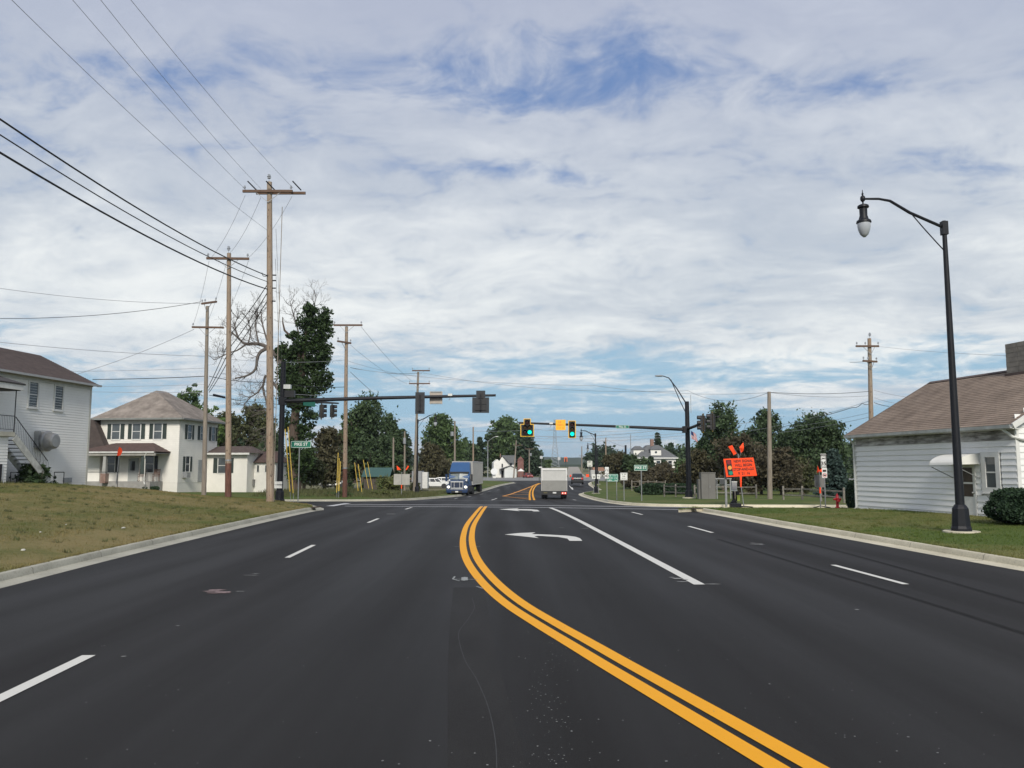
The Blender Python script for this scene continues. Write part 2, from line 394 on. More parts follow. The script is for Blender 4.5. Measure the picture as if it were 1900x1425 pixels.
def rrect(w, h, r, n=4):
    pts = []
    for cx, cy, a0 in ((w/2-r, h/2-r, 0), (-w/2+r, h/2-r, PI/2), (-w/2+r, -h/2+r, PI), (w/2-r, -h/2+r, 1.5*PI)):
        for k in range(n+1):
            t = a0+k*PI/2/n; pts.append((cx+r*math.cos(t), cy+r*math.sin(t)))
    return pts
# ============================================================ GROUND, ROAD, KERBS
def sheet(name, xs, ys, zf, m, kind='structure'):
    v = [(x, y, zf(x, y)) for y in ys for x in xs]; n = len(xs)
    f = [(j*n+i, j*n+i+1, (j+1)*n+i+1, (j+1)*n+i) for j in range(len(ys)-1) for i in range(n-1)]
    b = MB(); b.add(v, f); return tag(b.build(name, m, smooth=True, fix=False), kind=kind)
far_land = NT('far_fields')
n1 = far_land.noise(far_land.scale(far_land.pos, (.012, .004, 1)), 1, 6, .6); n2 = far_land.noise(far_land.pos, .15, 5, .7)
cc = far_land.mix(far_land.mr(n1, .38, .62), (.06, .085, .028), (.17, .15, .075)); cc = far_land.mix(far_land.mr(n2, .4, .6, .4, 0), cc, (.035, .05, .018))
far_land.col(cc); far_land.b.inputs['Roughness'].default_value = .95
hillm = NT('wooded_hill')
n1 = hillm.noise(hillm.scale(hillm.pos, (1, .5, 3)), .012, 6, .6); n2 = hillm.noise(hillm.pos, .09, 5, .75)
cc = hillm.mix(hillm.mr(n1, .35, .65), (.028, .046, .022), (.05, .066, .030)); cc = hillm.mix(hillm.mr(n2, .35, .6, .6, 0), cc, (.014, .024, .013))
hillm.col(cc); hillm.b.inputs['Roughness'].default_value = 1; hillm.b.inputs['Specular IOR Level'].default_value = 0
ys = list(range(-60, 160, 6))+list(range(160, 620, 15))+[620, 700, 850, 1000, 1300, 1700, 2300, 3000, 4000, 5500]
xs = [-3500, -1500, -700, -350, -200, -120, -60, -20, 0, 20, 60, 120, 200, 350, 700, 1500, 3500]
sheet('ground', xs, ys, lambda x, y: base(y)-(.35 if y < 150 else .02 if y > 230 else .35-.33*(y-150)/80), far_land.m)
xs = [-200, -80, -40]+list(range(-30, 31, 3))+[40, 80, 200]
def road_sheet():
    xs = [-200, -80, -40]+list(range(-30, 31, 3))+[40, 80, 200]; ys = list(range(-30, 181)); b = MB(); n = len(xs)
    v = [(x, y, base(y)) for y in ys for x in xs]
    deep = [any(inside(POLY[k], x, y) and kd(k, x, y) > 3.0 for k in ('L1', 'L2', 'R1', 'R2')) for x, y, _ in v]
    f = [q for j in range(len(ys)-1) for i in range(n-1) for q in [(j*n+i, j*n+i+1, (j+1)*n+i+1, (j+1)*n+i)] if not all(deep[w] for w in q)]
    b.add(v, f); return tag(b.build('road', a.m, smooth=True, fix=False), kind='structure')
road = road_sheet()
road2 = mat('old_concrete_road', (.20, .20, .19), .85, .12, .4, world=True)
sheet('cross_street', [-400, -200, -60, 0, 60, 200, 400], list(range(178, 243)), lambda x, y: base(y)+.02, road2)
# the far road climbing the hill beyond
mb = MB(); vs = []; ysr = list(range(225, 610, 5))
for y in ysr:
    cx = float(np.interp(y, [225, 300, 450, 610], [18.5, 23, 34, 47])); w = 2.8
    vs += [(cx-w, y, base(y)+.06), (cx+w, y, base(y)+.06)]
mb.add(vs, [(2*i, 2*i+1, 2*i+3, 2*i+2) for i in range(len(ysr)-1)])
tag(mb.build('far_road', mat('tan_road', (.30, .275, .235), .9, .1, .5, world=True)), kind='structure')
# lawns
def lawn(name, k, m):
    P = POLY[k]; pts = [Vector(p) for p in P]; n = len(pts)
    arr = np.array(P); x0, y0 = arr.min(0); x1, y1 = arr.max(0)
    def grid(ax0, ax1, ay0, ay1, st, mrg):
        for yy in np.arange(ay0, ay1, st):
            for xx in np.arange(ax0, ax1, st):
                px_, py_ = xx+random.uniform(-.2, .2)*st, yy+random.uniform(-.2, .2)*st
                if inside(P, px_, py_) and kd(k, px_, py_) > mrg: pts.append(Vector((px_, py_)))
    if k in ('L1', 'R1'):
        sg = -1 if k == 'L1' else 1
        ax = sorted((sg*3.5, sg*45))
        grid(ax[0], ax[1], -8, 64, 1.2, .5)
        bx = sorted((sg*45, sg*198)); grid(bx[0], bx[1], -25, 64, 9, 4); grid(ax[0], ax[1], -29, -9, 5, 2)
    else:
        ax = (-60, 10) if k == 'L2' else (5, 60)
        grid(ax[0], ax[1], 45, 200, 2.6, 1.0)
        bx = (-198, -60) if k == 'L2' else (60, 198); grid(bx[0], bx[1], 35, 198, 12, 4)
    vco, _, fcs, *_r = delaunay_2d_cdt(pts, [], [list(range(n))], 1, 1e-4)
    vs = [(v.x, v.y, hblock(k, v.x, v.y) if kd(k, v.x, v.y) > .02 else base(v.y)+.15) for v in vco]
    b = MB(); b.add(vs, [tuple(f) for f in fcs]); o = b.build(name, m, smooth=True, fix=False)
    me = o.data
    if sum(p.normal.z for p in me.polygons) < 0: me.flip_normals()
    return tag(o, kind='structure')
lawn('lawn', 'L1', grassL); lawn('lawn', 'R1', grassR); lawn('lawn', 'L2', grassF); lawn('lawn', 'R2', grassF)
# kerbs: gutter pan, rounded face, top
def kerb(k, m):
    e, s = BL[k]
    fine = [Vector(e[0])]
    for p, q in zip(e, e[1:]):
        p = Vector(p); q = Vector(q); L_ = (q-p).length; n = max(1, int(L_/2.0)) if max(abs(p.x), abs(q.x)) < 70 else 1
        fine += [p.lerp(q, (i+1)/n) for i in range(n)]
    prof = [(-.02, -.05), (0, .006), (GUT-.03, .002), (GUT, .02), (GUT+.025, .12), (GUT+.05, .148), (GUT+KT-.02, .156), (GUT+KT+.015, .14), (GUT+KT+.02, .0)]
    rows = [offset([tuple(p) for p in fine], s*d) for d, _ in prof]
    vs = []; 
    for (d, z), row in zip(prof, rows): vs += [(x, y, base(y)+z) for x, y in row]
    n = len(fine); fs = [(r*n+i, r*n+i+1, (r+1)*n+i+1, (r+1)*n+i) for r in range(len(prof)-1) for i in range(n-1)]
    b = MB(); b.add(vs, fs); o = b.build('kerb', m, smooth=True, fix=False)
    if o.data.polygons[len(fs)//2].normal.z < 0 or sum(p.normal.z for p in o.data.polygons) < 0: o.data.flip_normals()
    return tag(o, kind='structure')
K1 = kerb('L1', concd.m); K2 = kerb('R1', conc.m); kerb('L2', concd.m); kerb('R2', conc.m)
def kerb_joints(k, parent):
    e, s = BL[k]; back = offset(e, s*.001); b = MB(); acc = 0.0
    prof = [(0, .009), (GUT-.02, .006), (GUT+.0, .024), (GUT+.022, .12), (GUT+.05, .1505), (GUT+KT-.02, .1585), (GUT+KT+.015, .143)]
    for p, q in zip(e, e[1:]):
        p = Vector(p); q = Vector(q); L_ = (q-p).length
        if p.y > 44 or p.y < -5 or abs(p.x) > 30: continue
        d = (q-p)/L_; n = Vector((-d.y, d.x))*s; t_ = (3.05-acc) % 3.05
        while t_ < L_:
            c = p+d*t_; v = []
            for w, z in prof:
                for sd_ in (-.007, .007): r_ = c+n*w+d*sd_; v.append((r_.x, r_.y, base(r_.y)+z))
            b.add(v, [(2*i, 2*i+1, 2*i+3, 2*i+2) for i in range(len(prof)-1)]); t_ += 3.05
        acc = (acc+L_) % 3.05
    o = b.build('kerb_joints', mat('joint_dark', (.10, .095, .08), .95, .2, 8), parent, fix=False); o['kind'] = 'stuff'
kerb_joints('L1', K1); kerb_joints('R1', K2)
# dark storm drain openings in the two near corner kerbs
for x, y, rz in ((-10.35, 43.2, 1.4), (9.25, 41.2, -1.2)):
    b = MB(); b.prism(rrect(.95, .42, .12), 0, .02, 'z'); 
    for k in range(6): b.box(-.38+k*.14, -.34+k*.14, -.16, .16, .02, .035)
    o = b.build('storm_drain', mat('drain_iron', (.05, .035, .025), .8, .3, 9), loc=(x, y, base(y)+.155), rot=(0, 0, rz))
    tag(o, 'rusty storm drain grate set into the kerb at the '+('left' if x < 0 else 'right')+' near street corner', 'drain')
# painted markings ---------------------------------------------------------
def strip_mesh(b, pts, w, dz, w2=None):
    P = [Vector(pts[0])]
    for p, q in zip(pts, pts[1:]):
        p = Vector(p); q = Vector(q); n = max(1, int((q-p).length/1.0))
        P += [p.lerp(q, (i+1)/n) for i in range(n)]
    Lf = offset([tuple(p) for p in P], w/2); Rt = offset([tuple(p) for p in P], -w/2)
    vs = []
    for l, r in zip(Lf, Rt): vs += [(l[0], l[1], base(l[1])+dz), (r[0], r[1], base(r[1])+dz)]
    b.add(vs, [(2*i, 2*i+1, 2*i+3, 2*i+2) for i in range(len(P)-1)])
def marking(name, pts, w, m, dz=.006, label=None):
    b = MB(); strip_mesh(b, pts, w, dz); o = b.build(name, m, road, fix=False)
    if sum(p.normal.z for p in o.data.polygons) < 0: o.data.flip_normals()
    if label: o['label'] = label
    return o
def dash(x0, y0, x1, y1, w=.13, m=None): return marking('lane_dash', [gp(x0, y0), gp(x1, y1)], w, m or M_white)
A0 = Vector(gp(-20, 1306)); B0 = Vector(gp(165, 1216.5)); A0 = B0+(A0-B0).normalized()*3.05
marking('lane_dash', [tuple(A0), tuple(B0)], .15, M_white)
for q in ((533, 1035, 582, 1011.5), (683, 970, 702, 962.3), (752, 945, 764, 941.6), (912, 928, 922, 924.7), (1546, 1048.5, 1681, 1084.5), (1278, 976.6, 1322, 988.6), (1172.5, 950.3, 1191.5, 955)): dash(*q)
for q in ((843, 926, 849, 924), (868, 922.5, 874, 920.5), (890, 918, 897, 916), (905, 912.5, 911, 911), (922, 909.5, 927, 908.5), (940, 904, 946, 903), (1061, 904.5, 1063, 908), (1076, 899.5, 1079, 900), (1063, 927, 1069, 928)): dash(*q, w=.16, m=M_white if q[0] > 1000 else M_faint)
marking('lane_dash', [gp(1056, 901), gp(1062.5, 908.5)], .16, M_white)
marking('turn_lane_line', [gp(1020.5, 942), gp(1298, 1085)], .21, M_white)
cl = [(897.7, 939.6), (885.5, 955), (873.5, 973), (868, 992), (867.8, 1010.5), (873.4, 1032.6), (889, 1058.5), (917.6, 1090), (957, 1122), (1015.6, 1158.5), (1078, 1194.8), (1141, 1231.8), (1205, 1268.5), (1331, 1341), (1476.4, 1425), (1640, 1519), (1850, 1640)]
cw = [tuple(p) for p in crom([gp(*q) for q in cl], 5)]
marking('double_yellow_line', offset(cw, .132), .18, M_yel); marking('double_yellow_line', offset(cw, -.132), .18, M_yel)
# turn arrows
def flatpoly(name, px, m, dz=.006):
    P = [gp(*q) for q in px]; b = MB(); b.add([(x, y, base(y)+dz) for x, y in P], [tuple(range(len(P)))])
    o = b.build(name, m, road, fix=False)
    if o.data.polygons[0].normal.z < 0: o.data.flip_normals()
    return o
flatpoly('turn_arrow', [(936, 992), (964, 989.2), (993.7, 988.1), (986.5, 991.2), (1022, 992.4), (1052.6, 994.2), (1068, 996.3), (1076, 999), (1080.5, 1003.8), (1057, 1003.8), (1052.6, 999.6), (1036, 996.6), (998, 994.4), (991.5, 995.3), (1000, 998.8), (968.4, 995.2)], M_white)
flatpoly('turn_arrow', [(926, 945.2), (944, 944), (963, 943.4), (959, 944.8), (985, 945.1), (997, 946.2), (1001.5, 949), (990, 949), (986, 947.6), (960, 946.8), (965, 948.6), (944, 946.6)], M_white)
# crossing lines of the intersection
marking('stop_line', [gp(640, 939.2), gp(968, 941.3), gp(1281, 945.8)], .42, M_white.copy() if False else mat('stop_line_white', (.50, .50, .50), .6, .15, 6, world=True))
marking('crosswalk_line', [gp(640, 936.2), gp(968, 937.4), gp(1281, 941.4)], 1.5, mat('grey_pavement_band', (.20, .20, .20), .8, .15, 3, world=True), .004)
marking('crosswalk_line', [gp(694, 928.6), gp(860, 928.9), gp(985, 929.2)], .45, M_faint)
marking('crosswalk_line', [gp(932, 927.6), gp(972, 928.2)], .3, M_white)
marking('stop_line', [gp(612, 939.2), gp(645, 934)], .5, mat('stop_line_white', (.5, .5, .5)))
# painted island with hatching
isl = [gp(933, 920.6), gp(1001.5, 896.9), gp(990, 904.6), gp(984.4, 915), gp(985.5, 926.6)]
hm = M_yelfar
marking('island_outline', [isl[0], isl[1]], .3, hm); marking('island_outline', [isl[0], isl[4]], .22, hm, .010)
c2 = [tuple(p) for p in crom([gp(1001.5, 896.9), gp(993, 901), gp(988, 908), (gp(986, 916)), gp(988, 928)], 4)]
marking('double_yellow_line', offset(c2, .16), .19, M_yel, .010); marking('double_yellow_line', offset(c2, -.22), .19, M_yel, .010)
for ya, xa, xb in ((917.5, 942, 985), (913.2, 954, 985), (909.2, 966, 987), (905.5, 977, 989), (923.5, 956, 984)):
    marking('hatch_stripe', [gp(xa, ya), gp(xb, ya)], .5 if ya > 910 else .6, hm, .006)
# survey marks, flecks, scuffs
b = MB()
for pl in (((840, 1075.5), (886, 1076)), ((840, 1075.5), (844, 1070.5)), ((840, 1075.5), (853, 1079)), ((862, 1071.5), (861, 1078.5)), ((843, 1014.5), (852, 1014.5)), ((881, 1014.5), (891, 1014.5)), ((861, 1003.2), (870, 1003.2)), ((884, 1089), (896, 1093))):
    strip_mesh(b, [gp(*q) for q in pl], .035, .011)
strip_mesh(b, [gp(862, 1072), gp(862, 1078)], .12, .0115)
b.build('survey_mark', mat('chalk_white', (.26, .27, .26), .8, .4, 30, world=True), road, fix=False)
b = MB(); strip_mesh(b, [tuple(p) for p in crom([gp(*q) for q in ((876, 1110), (880, 1128), (868, 1150), (852, 1172), (853, 1195), (864, 1228), (881, 1255), (893, 1280), (905, 1310), (914, 1345), (920, 1385), (922, 1440))], 5)], .008, .005)
b.build('surface_scratch', mat('scratch_grey', (.035, .035, .035), .8, .3, 9, world=True), road, fix=False)
b = MB()
def fleck(px, py, r, el=1.0):
    x, y = gp(px, py); n = random.randint(5, 7); a0 = random.random()*6
    b.add([(x+el*r*random.uniform(.5, 1.1)*math.cos(a0+2*PI*i/n), y+r*random.uniform(.5, 1.1)*math.sin(a0+2*PI*i/n), base(y)+.009+.0004*random.random()) for i in range(n)], [tuple(range(n))])
for _ in range(150):
    t = random.random(); fleck(random.gauss(1025, 22+15*t), 1160+260*t, random.uniform(.003, .010))
for _ in range(110): fleck(random.uniform(60, 1850), 980+445*random.random()**.7, random.uniform(.004, .013))
for _ in range(60): fleck(random.gauss(1560, 250), random.uniform(1200, 1425), random.uniform(.003, .008))
for px, py, r, el in ((1256, 1074, .07, 2.2), (1266, 1080, .05, 3), (1272, 1076, .05, 2), (1246, 1072, .04, 2), (1404, 1010, .10, 2.5), (1397, 1008, .05, 2), (1413, 1011, .05, 2), (466, 1068, .03, 5), (474, 1065, .03, 4), (1085, 981, .05, 4), (1042, 979.5, .04, 4), (726, 954, .2, 1.5), (330, 1162, .02, 2), (230, 1219, .02, 2), (445, 1098, .03, 3), (1323, 1084.5, .04, 5), (1590, 1132, .03, 1.5)): fleck(px, py, r, el)
tag(b.build('paint_flecks', mat('fleck_white', (.26, .26, .25), .8, .4, 30, world=True), fix=False), 'scattered pale flecks of paint and grit lying on the asphalt', 'grit', kind='stuff')
b = MB()
for px, py, r, el in ((392, 1098, .10, 2.2), (403, 1095.5, .10, 2.4), (412, 1099, .10, 2.2), (399, 1101, .07, 2.5), (420, 1101, .06, 2)):
    fleck(px, py, r, el)
b.build('surface_stain', mat('pink_stain', (.17, .12, .115), .8, .5, 12, world=True), road, fix=False)
# a slightly paler resurfaced strip beside the seam
b = MB(); strip_mesh(b, [gp(905, 1430), gp(878, 1230), gp(872, 1150), gp(870, 1090)], .55, .003)
pm = NT('seam_patch'); n1 = pm.noise(pm.pos, 130, 3, .7); n2 = pm.noise(pm.scale(pm.pos, (1, .3, 1)), 1.5, 4)
cc = pm.mix(pm.mr(n2, .3, .7), (.0115, .0098, .0082), (.0210, .0195, .0178)); cc = pm.mix(pm.mr(n1, .58, .8, 0, .6), cc, (.14, .13, .12)); pm.col(cc); pm.b.inputs['Roughness'].default_value = .7; pm.b.inputs['Specular IOR Level'].default_value = .2; pm.bump(n1, .7, .008)
b.build('seam_patch', pm.m, road, fix=False)
b = MB()
for pl in (((1400, 984), (1560, 1024), (1720, 1068), (1930, 1128)), ((1330, 1000), (1500, 1052), (1700, 1112), (1930, 1185))):
    strip_mesh(b, [tuple(p) for p in crom([gp(*q) for q in pl], 4)], .11, .0035)
b.build('tyre_mark', mat('tyre_mark_dark', (.0125, .0115, .0106), .72, .2, 2.5, spec=.12, world=True, col2=(.0175, .016, .0152), bump=.5, bsc=100), road, fix=False)
# hills on the skyline
def hill(name, y0, prof, depth, seed):
    rg = random.Random(seed); xs = np.arange(-3400, 3401, 40.); b = MB(); vs = []
    hh = np.array([float(np.interp(x, [p[0] for p in prof], [p[1] for p in prof]))*(1+.03*math.sin(x*.006+seed)+.02*math.sin(x*.017))+rg.uniform(-.5, .9) for x in xs])
    for r, (dy, f) in enumerate(((0, 0.0), (.25, .55), (.6, .9), (1, 1.0), (1.5, .7))):
        vs += [(x, y0+dy*depth, base(y0)+h*f-(6 if r == 0 else 0)) for x, h in zip(xs, hh)]
    n = len(xs); b.add(vs, [(r*n+i, r*n+i+1, (r+1)*n+i+1, (r+1)*n+i) for r in range(4) for i in range(n-1)])
    return tag(b.build(name, hillm.m, smooth=True, fix=False), kind='structure')
hill('hill', 3000, [(-3400, 70), (-900, 62), (-200, 58), (200, 54), (500, 52), (1200, 50), (3400, 44)], 900, 3)
hill('hill', 1700, [(-3400, 30), (-300, 20), (60, 9), (250, 7), (700, 9), (1500, 20), (3400, 20)], 500, 5)

# the air itself: pale haze that turns the far ridge blue
b = MB(); b.box(-3600, 3600, -90, 5600, -8, 120)
hz = b.build('haze', []); hm_ = bpy.data.materials.new('haze_air'); hm_.use_nodes = True; hn = hm_.node_tree.nodes; hn.clear()
ho = hn.new('ShaderNodeOutputMaterial'); hv = hn.new('ShaderNodeVolumePrincipled'); hv.inputs['Color'].default_value = (.80, .88, .96, 1); hv.inputs['Density'].default_value = .000105; hv.inputs['Anisotropy'].default_value = .2
hm_.node_tree.links.new(hv.outputs[0], ho.inputs['Volume']); hz.data.materials.append(hm_); tag(hz, kind='stuff')
# ============================================================ BUILDINGS
shing = NT('brown_shingles')
tc_ = shing.N.new('ShaderNodeTexCoord'); ov = tc_.outputs['Object']
n1 = shing.noise(ov, 1.1, 6, .65); n2 = shing.noise(ov, 9, 4, .7)
cc = shing.mix(shing.mr(n1, .3, .7), (.16, .118, .088), (.31, .24, .185)); cc = shing.mix(shing.mr(n2, .35, .6, .35, 0), cc, (.10, .08, .068)); shing.col(cc)
shing.b.inputs['Roughness'].default_value = .95; shing.bump(n2, .5, .02); SHB = shing.m
SHP = mat('pale_worn_shingles', (.20, .17, .145), .95, .25, 1.3, col2=(.31, .27, .235), bump=.4, bsc=14)
SHD = mat('dark_brown_shingles', (.095, .07, .062), .95, .25, 2.5, bump=.4, bsc=14); SHG = mat('grey_shingles', (.12, .125, .13), .95, .2, 2.5, bump=.3, bsc=12)
SHPD = mat('porch_shingles', (.095, .062, .054), .95, .2, 3, bump=.3, bsc=12)
SID = NT('weathered_white_siding')
tc_ = SID.N.new('ShaderNodeTexCoord'); ov = tc_.outputs['Object']
n1 = SID.noise(SID.scale(ov, (.6, 1, 3)), 1.3, 6, .65); n2 = SID.noise(SID.scale(ov, (4, 4, 1)), 5, 4, .7)
cc = SID.mix(SID.mr(n1, .3, .7), (.77, .77, .75), (.85, .85, .83)); cc = SID.mix(SID.mr(n2, .25, .42, .35, 0), cc, (.40, .40, .37)); SID.col(cc)
SID.b.inputs['Roughness'].default_value = .6; SID = SID.m
def grime(name, c0, c1, dirt):
    g = NT(name); tcg = g.N.new('ShaderNodeTexCoord'); ov = tcg.outputs['Object']; spz = g.N.new('ShaderNodeSeparateXYZ'); g.L.new(g.pos, spz.inputs[0])
    n1 = g.noise(g.scale(g.pos, (2.2, 2.2, .35)), 1.2, 6, .7); n2 = g.noise(g.pos, .8, 4); n3 = g.noise(g.pos, 7, 4, .7)
    c = g.mix(g.mr(n2, .3, .7), c0, c1); c = g.mix(g.mr(n1, .60, .78, 0, .3), c, dirt)
    low = g.math('MULTIPLY', g.mr(g.math('ADD', spz.outputs[2], g.math('MULTIPLY', n3, -1.1)), 1.75, 1.1), .3); c = g.mix(low, c, dirt); g.col(c); g.b.inputs['Roughness'].default_value = .65; return g.m
SIDL = grime('left_siding_grimy', (.80, .79, .755), (.85, .845, .81), (.50, .48, .43))
SIDM = mat('blotchy_siding', (.20, .19, .175), .7, .3, 1.6, stretch=(.8, 1, 3), col2=(.56, .55, .53), lo=.38, hi=.66)  # darker blotchy colour for the top board courses below the eave
SIDW = mat('white_siding', (.70, .69, .655), .6, .05, 1.2, stretch=(.5, .5, 2))
SIDC = mat('cream_siding', (.76, .74, .68), .6, .05, 1.2); DARKI = mat('dark_interior', (.02, .02, .024), .9, .3, 3)
def clap_mesh(L, h, t=.046):
    b = MB(); b.prism([(0, 0), (-t, 0), (-.006, h+.012), (0, h+.012)], 0, L, 'x'); return b
def opening(parent, x0, x1, z0, z1, y=0., shut=0., frame=.07, glass=None, sash=True, sill=True, face=-1, lab=None, shm=None):
    """double-hung window on a wall that faces -y at y; frame > glass, sash bars, sill"""
    b = MB(); d = .05
    for q in ((x0-frame, x0, z0-frame, z1+frame), (x1, x1+frame, z0-frame, z1+frame), (x0, x1, z1, z1+frame), (x0, x1, z0-frame, z0)): b.box(q[0], q[1], y-d, y+.02, q[2], q[3])
    w = b.build('window', TRIM, parent)
    b = MB(); b.box(x0, x1, y-.012, y+.02, z0, z1); b.build('pane', glass or GLASS, w)
    if sash:
        b = MB(); zm = (z0+z1)/2; b.box(x0, x1, y-.035, y-.013, zm-.025, zm+.025); b.build('sash_bar', TRIM, w)
    if sill:
        b = MB(); b.box(x0-frame-.04, x1+frame+.04, y-.1, y+.01, z0-frame-.05, z0-frame-.002); b.build('sill', TRIM, w)
    if shut:
        for sx in (x0-frame-shut-.01, x1+frame+.01):
            b = MB(); b.box(sx, sx+.05, y-.045, y+.01, z0, z1); b.box(sx+shut-.05, sx+shut, y-.045, y+.01, z0, z1); b.box(sx+.05, sx+shut-.05, y-.02, y+.01, z0, z1)
            k = int((z1-z0)/.09)
            for i in range(k): b.box(sx+.05, sx+shut-.05, y-.04, y-.021, z0+i*(z1-z0)/k+.02, z0+i*(z1-z0)/k+.055)
            b.build('shutter', shm or SHUT, parent)
    return w
def courses(b, x0, x1, z0, z1, h, y=0., t=.02, clip=None):
    """joined lap siding on a -y facing wall; clip(z) gives the x range"""
    n = int(round((z1-z0)/h)); h = (z1-z0)/n
    for i in range(n):
        z = z0+i*h; a, c = (clip(z+h*.5) if clip else (x0, x1))
        if c-a < .1: continue
        b.add([(a, y-t, z), (c, y-t, z), (c, y-.004, z+h), (a, y-.004, z+h), (a, y+.03, z), (c, y+.03, z), (c, y+.03, z+h), (a, y+.03, z+h)], [(0, 1, 2, 3), (0, 4, 5, 1), (1, 5, 6, 2), (3, 2, 6, 7), (0, 3, 7, 4)])
def roof_courses(b, p00, p10, p11, p01, n, t=.02):
    """joined overlapping shingle rows on a quad: p00-p10 eave, p01-p11 ridge"""
    p00, p10, p11, p01 = map(Vector, (p00, p10, p11, p01)); nn = (p10-p00).cross(p01-p00)
    if nn.length < 1e-6: nn = (p10-p00).cross(p11-p00)
    nn.normalize()
    if nn.z < 0: nn = -nn
    for i in range(n):
        a, c = i/n, (i+1)/n
        A, B, C, D = p00.lerp(p01, a), p10.lerp(p11, a), p10.lerp(p11, c), p00.lerp(p01, c)
        b.add([A+nn*t, B+nn*t, C+nn*.002, D+nn*.002, A-nn*.06, B-nn*.06, C-nn*.06, D-nn*.06], [(0, 1, 2, 3), (0, 4, 5, 1), (4, 7, 6, 5)])
# ---- right building: single storey, long lapped boards --------------------
def right_house():
    u = Vector((.2, -.98)).normalized(); o = Vector((16.1, 38.0)); zb = .2
    t = thing('clapboard_house', 'low white building with brown shingle roof behind the tall black street lamp', 'house', (o.x, o.y, zb), math.atan2(u.y, u.x))
    L, D, E, RZ = 9.3, 8.6, 3.62, 6.05
    b = MB(); b.box(0, L, .03, D, -.4, E); b.prism([(0.03, E), (D, E), (D/2, RZ-.08)], .02, L-.02, 'x')
    wall = b.build('wall', SIDW, t)
    h = .226; me = None
    def board(x0, x1, z, m, par=wall, gable=False):
        b = clap_mesh(x1-x0, h); q = b.build('clapboard', m, par, loc=(x0, .0, z)); return q
    holes = [(6.33, 7.37, 0, 2.15), (7.62, 8.62, 1.1, 2.45)]
    k = 0; z = 0.0
    while z < E-.05:
        segs = [(0, L)]
        for hx0, hx1, hz0, hz1 in holes:
            if hz0-.1 < z+.1 < hz1: segs = [s2 for s1 in segs for s2 in ([(s1[0], hx0), (hx1, s1[1])] if s1[0] < hx0 and s1[1] > hx1 else [s1])]
        for s1 in segs:
            dx = random.uniform(0, .004)
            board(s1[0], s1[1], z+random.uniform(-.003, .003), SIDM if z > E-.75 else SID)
        z += h
    # near gable end: boards run along y
    z = 0.0
    while z < RZ-.5:
        y0 = max(0, (z-E)/(RZ-E)*D/2) if z > E else 0; y1 = D-y0
        b = MB(); b.add([(x, y, z_) for y in (y0+.02, y1) for x, z_ in ((0, 0), (.034, 0), (.006, h+.012), (0, h+.012))], [(0, 1, 2, 3), (7, 6, 5, 4), (0, 4, 5, 1), (1, 5, 6, 2), (2, 6, 7, 3), (3, 7, 4, 0)])
        b.build('clapboard', SID, wall, loc=(L, 0, z)); z += h*1.0
    b = MB(); b.box(L-.02, L+.035, -.03, .12, -.3, E); b.build('corner_board', TRIM, t); b = MB(); b.box(-.03, .1, -.035, .02, -.3, E); b.build('corner_board', TRIM, t)
    # roof
    ov = .38; sl = (RZ-E)/(D/2); ze = E-ov*sl+.06
    b = MB(); rx0, rx1 = -.15, L+.32
    roof_courses(b, (rx0, -ov, ze), (rx1, -ov, ze), (rx1, D/2, RZ), (rx0, D/2, RZ), 30, .016)
    roof_courses(b, (rx1, D+ov, ze), (rx0, D+ov, ze), (rx0, D/2, RZ), (rx1, D/2, RZ), 10)
    rf = b.build('roof', SHB, t); rf['kind'] = 'stuff'; del rf['kind']
    b = MB(); b.prism([(D/2-.16, RZ-.04), (D/2+.16, RZ-.04), (D/2, RZ+.06)], rx0, rx1, 'x'); b.build('ridge_cap', SHD, rf)
    b = MB(); y0 = -ov
    b.beam((rx1+.02, y0, ze-.06), (rx1+.02, D/2, RZ-.06), .05, .2); b.beam((rx1+.02, D+ov, ze-.06), (rx1+.02, D/2, RZ-.06), .05, .2); 
    b.box(rx0, rx1, -ov, .0, ze-.16, ze-.13)
    b.build('rake_board', TRIM, t)
    b = MB(); b.beam((rx0-.02, y0, ze-.05), (rx0-.02, D/2, RZ-.05), .05, .15); b.build('rake_board', mat('rake_weathered', (.13, .11, .10), .9, .2, 3), t)
    b = MB(); b.prism([(-ov-.13, ze-.01), (-ov-.11, ze-.13), (-ov-.02, ze-.13), (-ov, ze-.01), (-ov-.02, ze-.01), (-ov-.03, ze-.11), (-ov-.09, ze-.11), (-ov-.11, ze-.01)], rx0, rx1, 'x'); b.build('gutter', mat('gutter_white_dirty', (.50, .51, .49), .6, .2, 3), t)
    b = MB(); b.tube([(.0, -ov, ze-.1), (-.0, -.10, ze-.4), (-.03, -.07, E-.8), (-.03, -.07, .12), (-.10, -.12, .03), (-.55, -.55, -.1), (-1.1, -.9, -.16)], .05, 6); b.build('downspout', TRIM, t)
    b = MB(); b.tube([(L-.15, -ov-.05, ze-.12), (L+.0, -.12, ze-.42), (L+.10, .12, ze-.5), (L+.12, .9, ze-.62), (L+.1, 1.2, ze-.9), (L+.1, 1.2, .1)], .05, 6); b.build('downspout', TRIM, t)
    # door with awning
    d = MB(); d.box(6.38, 6.46, -.05, .02, 0, 2.12); d.box(7.28, 7.36, -.05, .02, 0, 2.12); d.box(6.46, 7.28, -.05, .02, 2.04, 2.12); d.box(6.46, 7.28, -.02, .03, 0, 2.04)
    dr = d.build('door', TRIM, t)
    d = MB(); d.box(6.56, 7.18, -.028, -.021, .85, 1.33); d.box(6.56, 7.18, -.028, -.021, 1.40, 1.95); d.build('pane', mat('brown_door_glass', (.05, .038, .03), .15, .2), dr)
    d = MB(); d.lathe([(.03, 0), (.03, .04), (.045, .06), (.02, .09)], 8, Matrix.Translation((7.22, -.02, 1.0)) @ Matrix.Rotation(PI/2, 4, 'X')); d.build('handle', STEEL, dr)
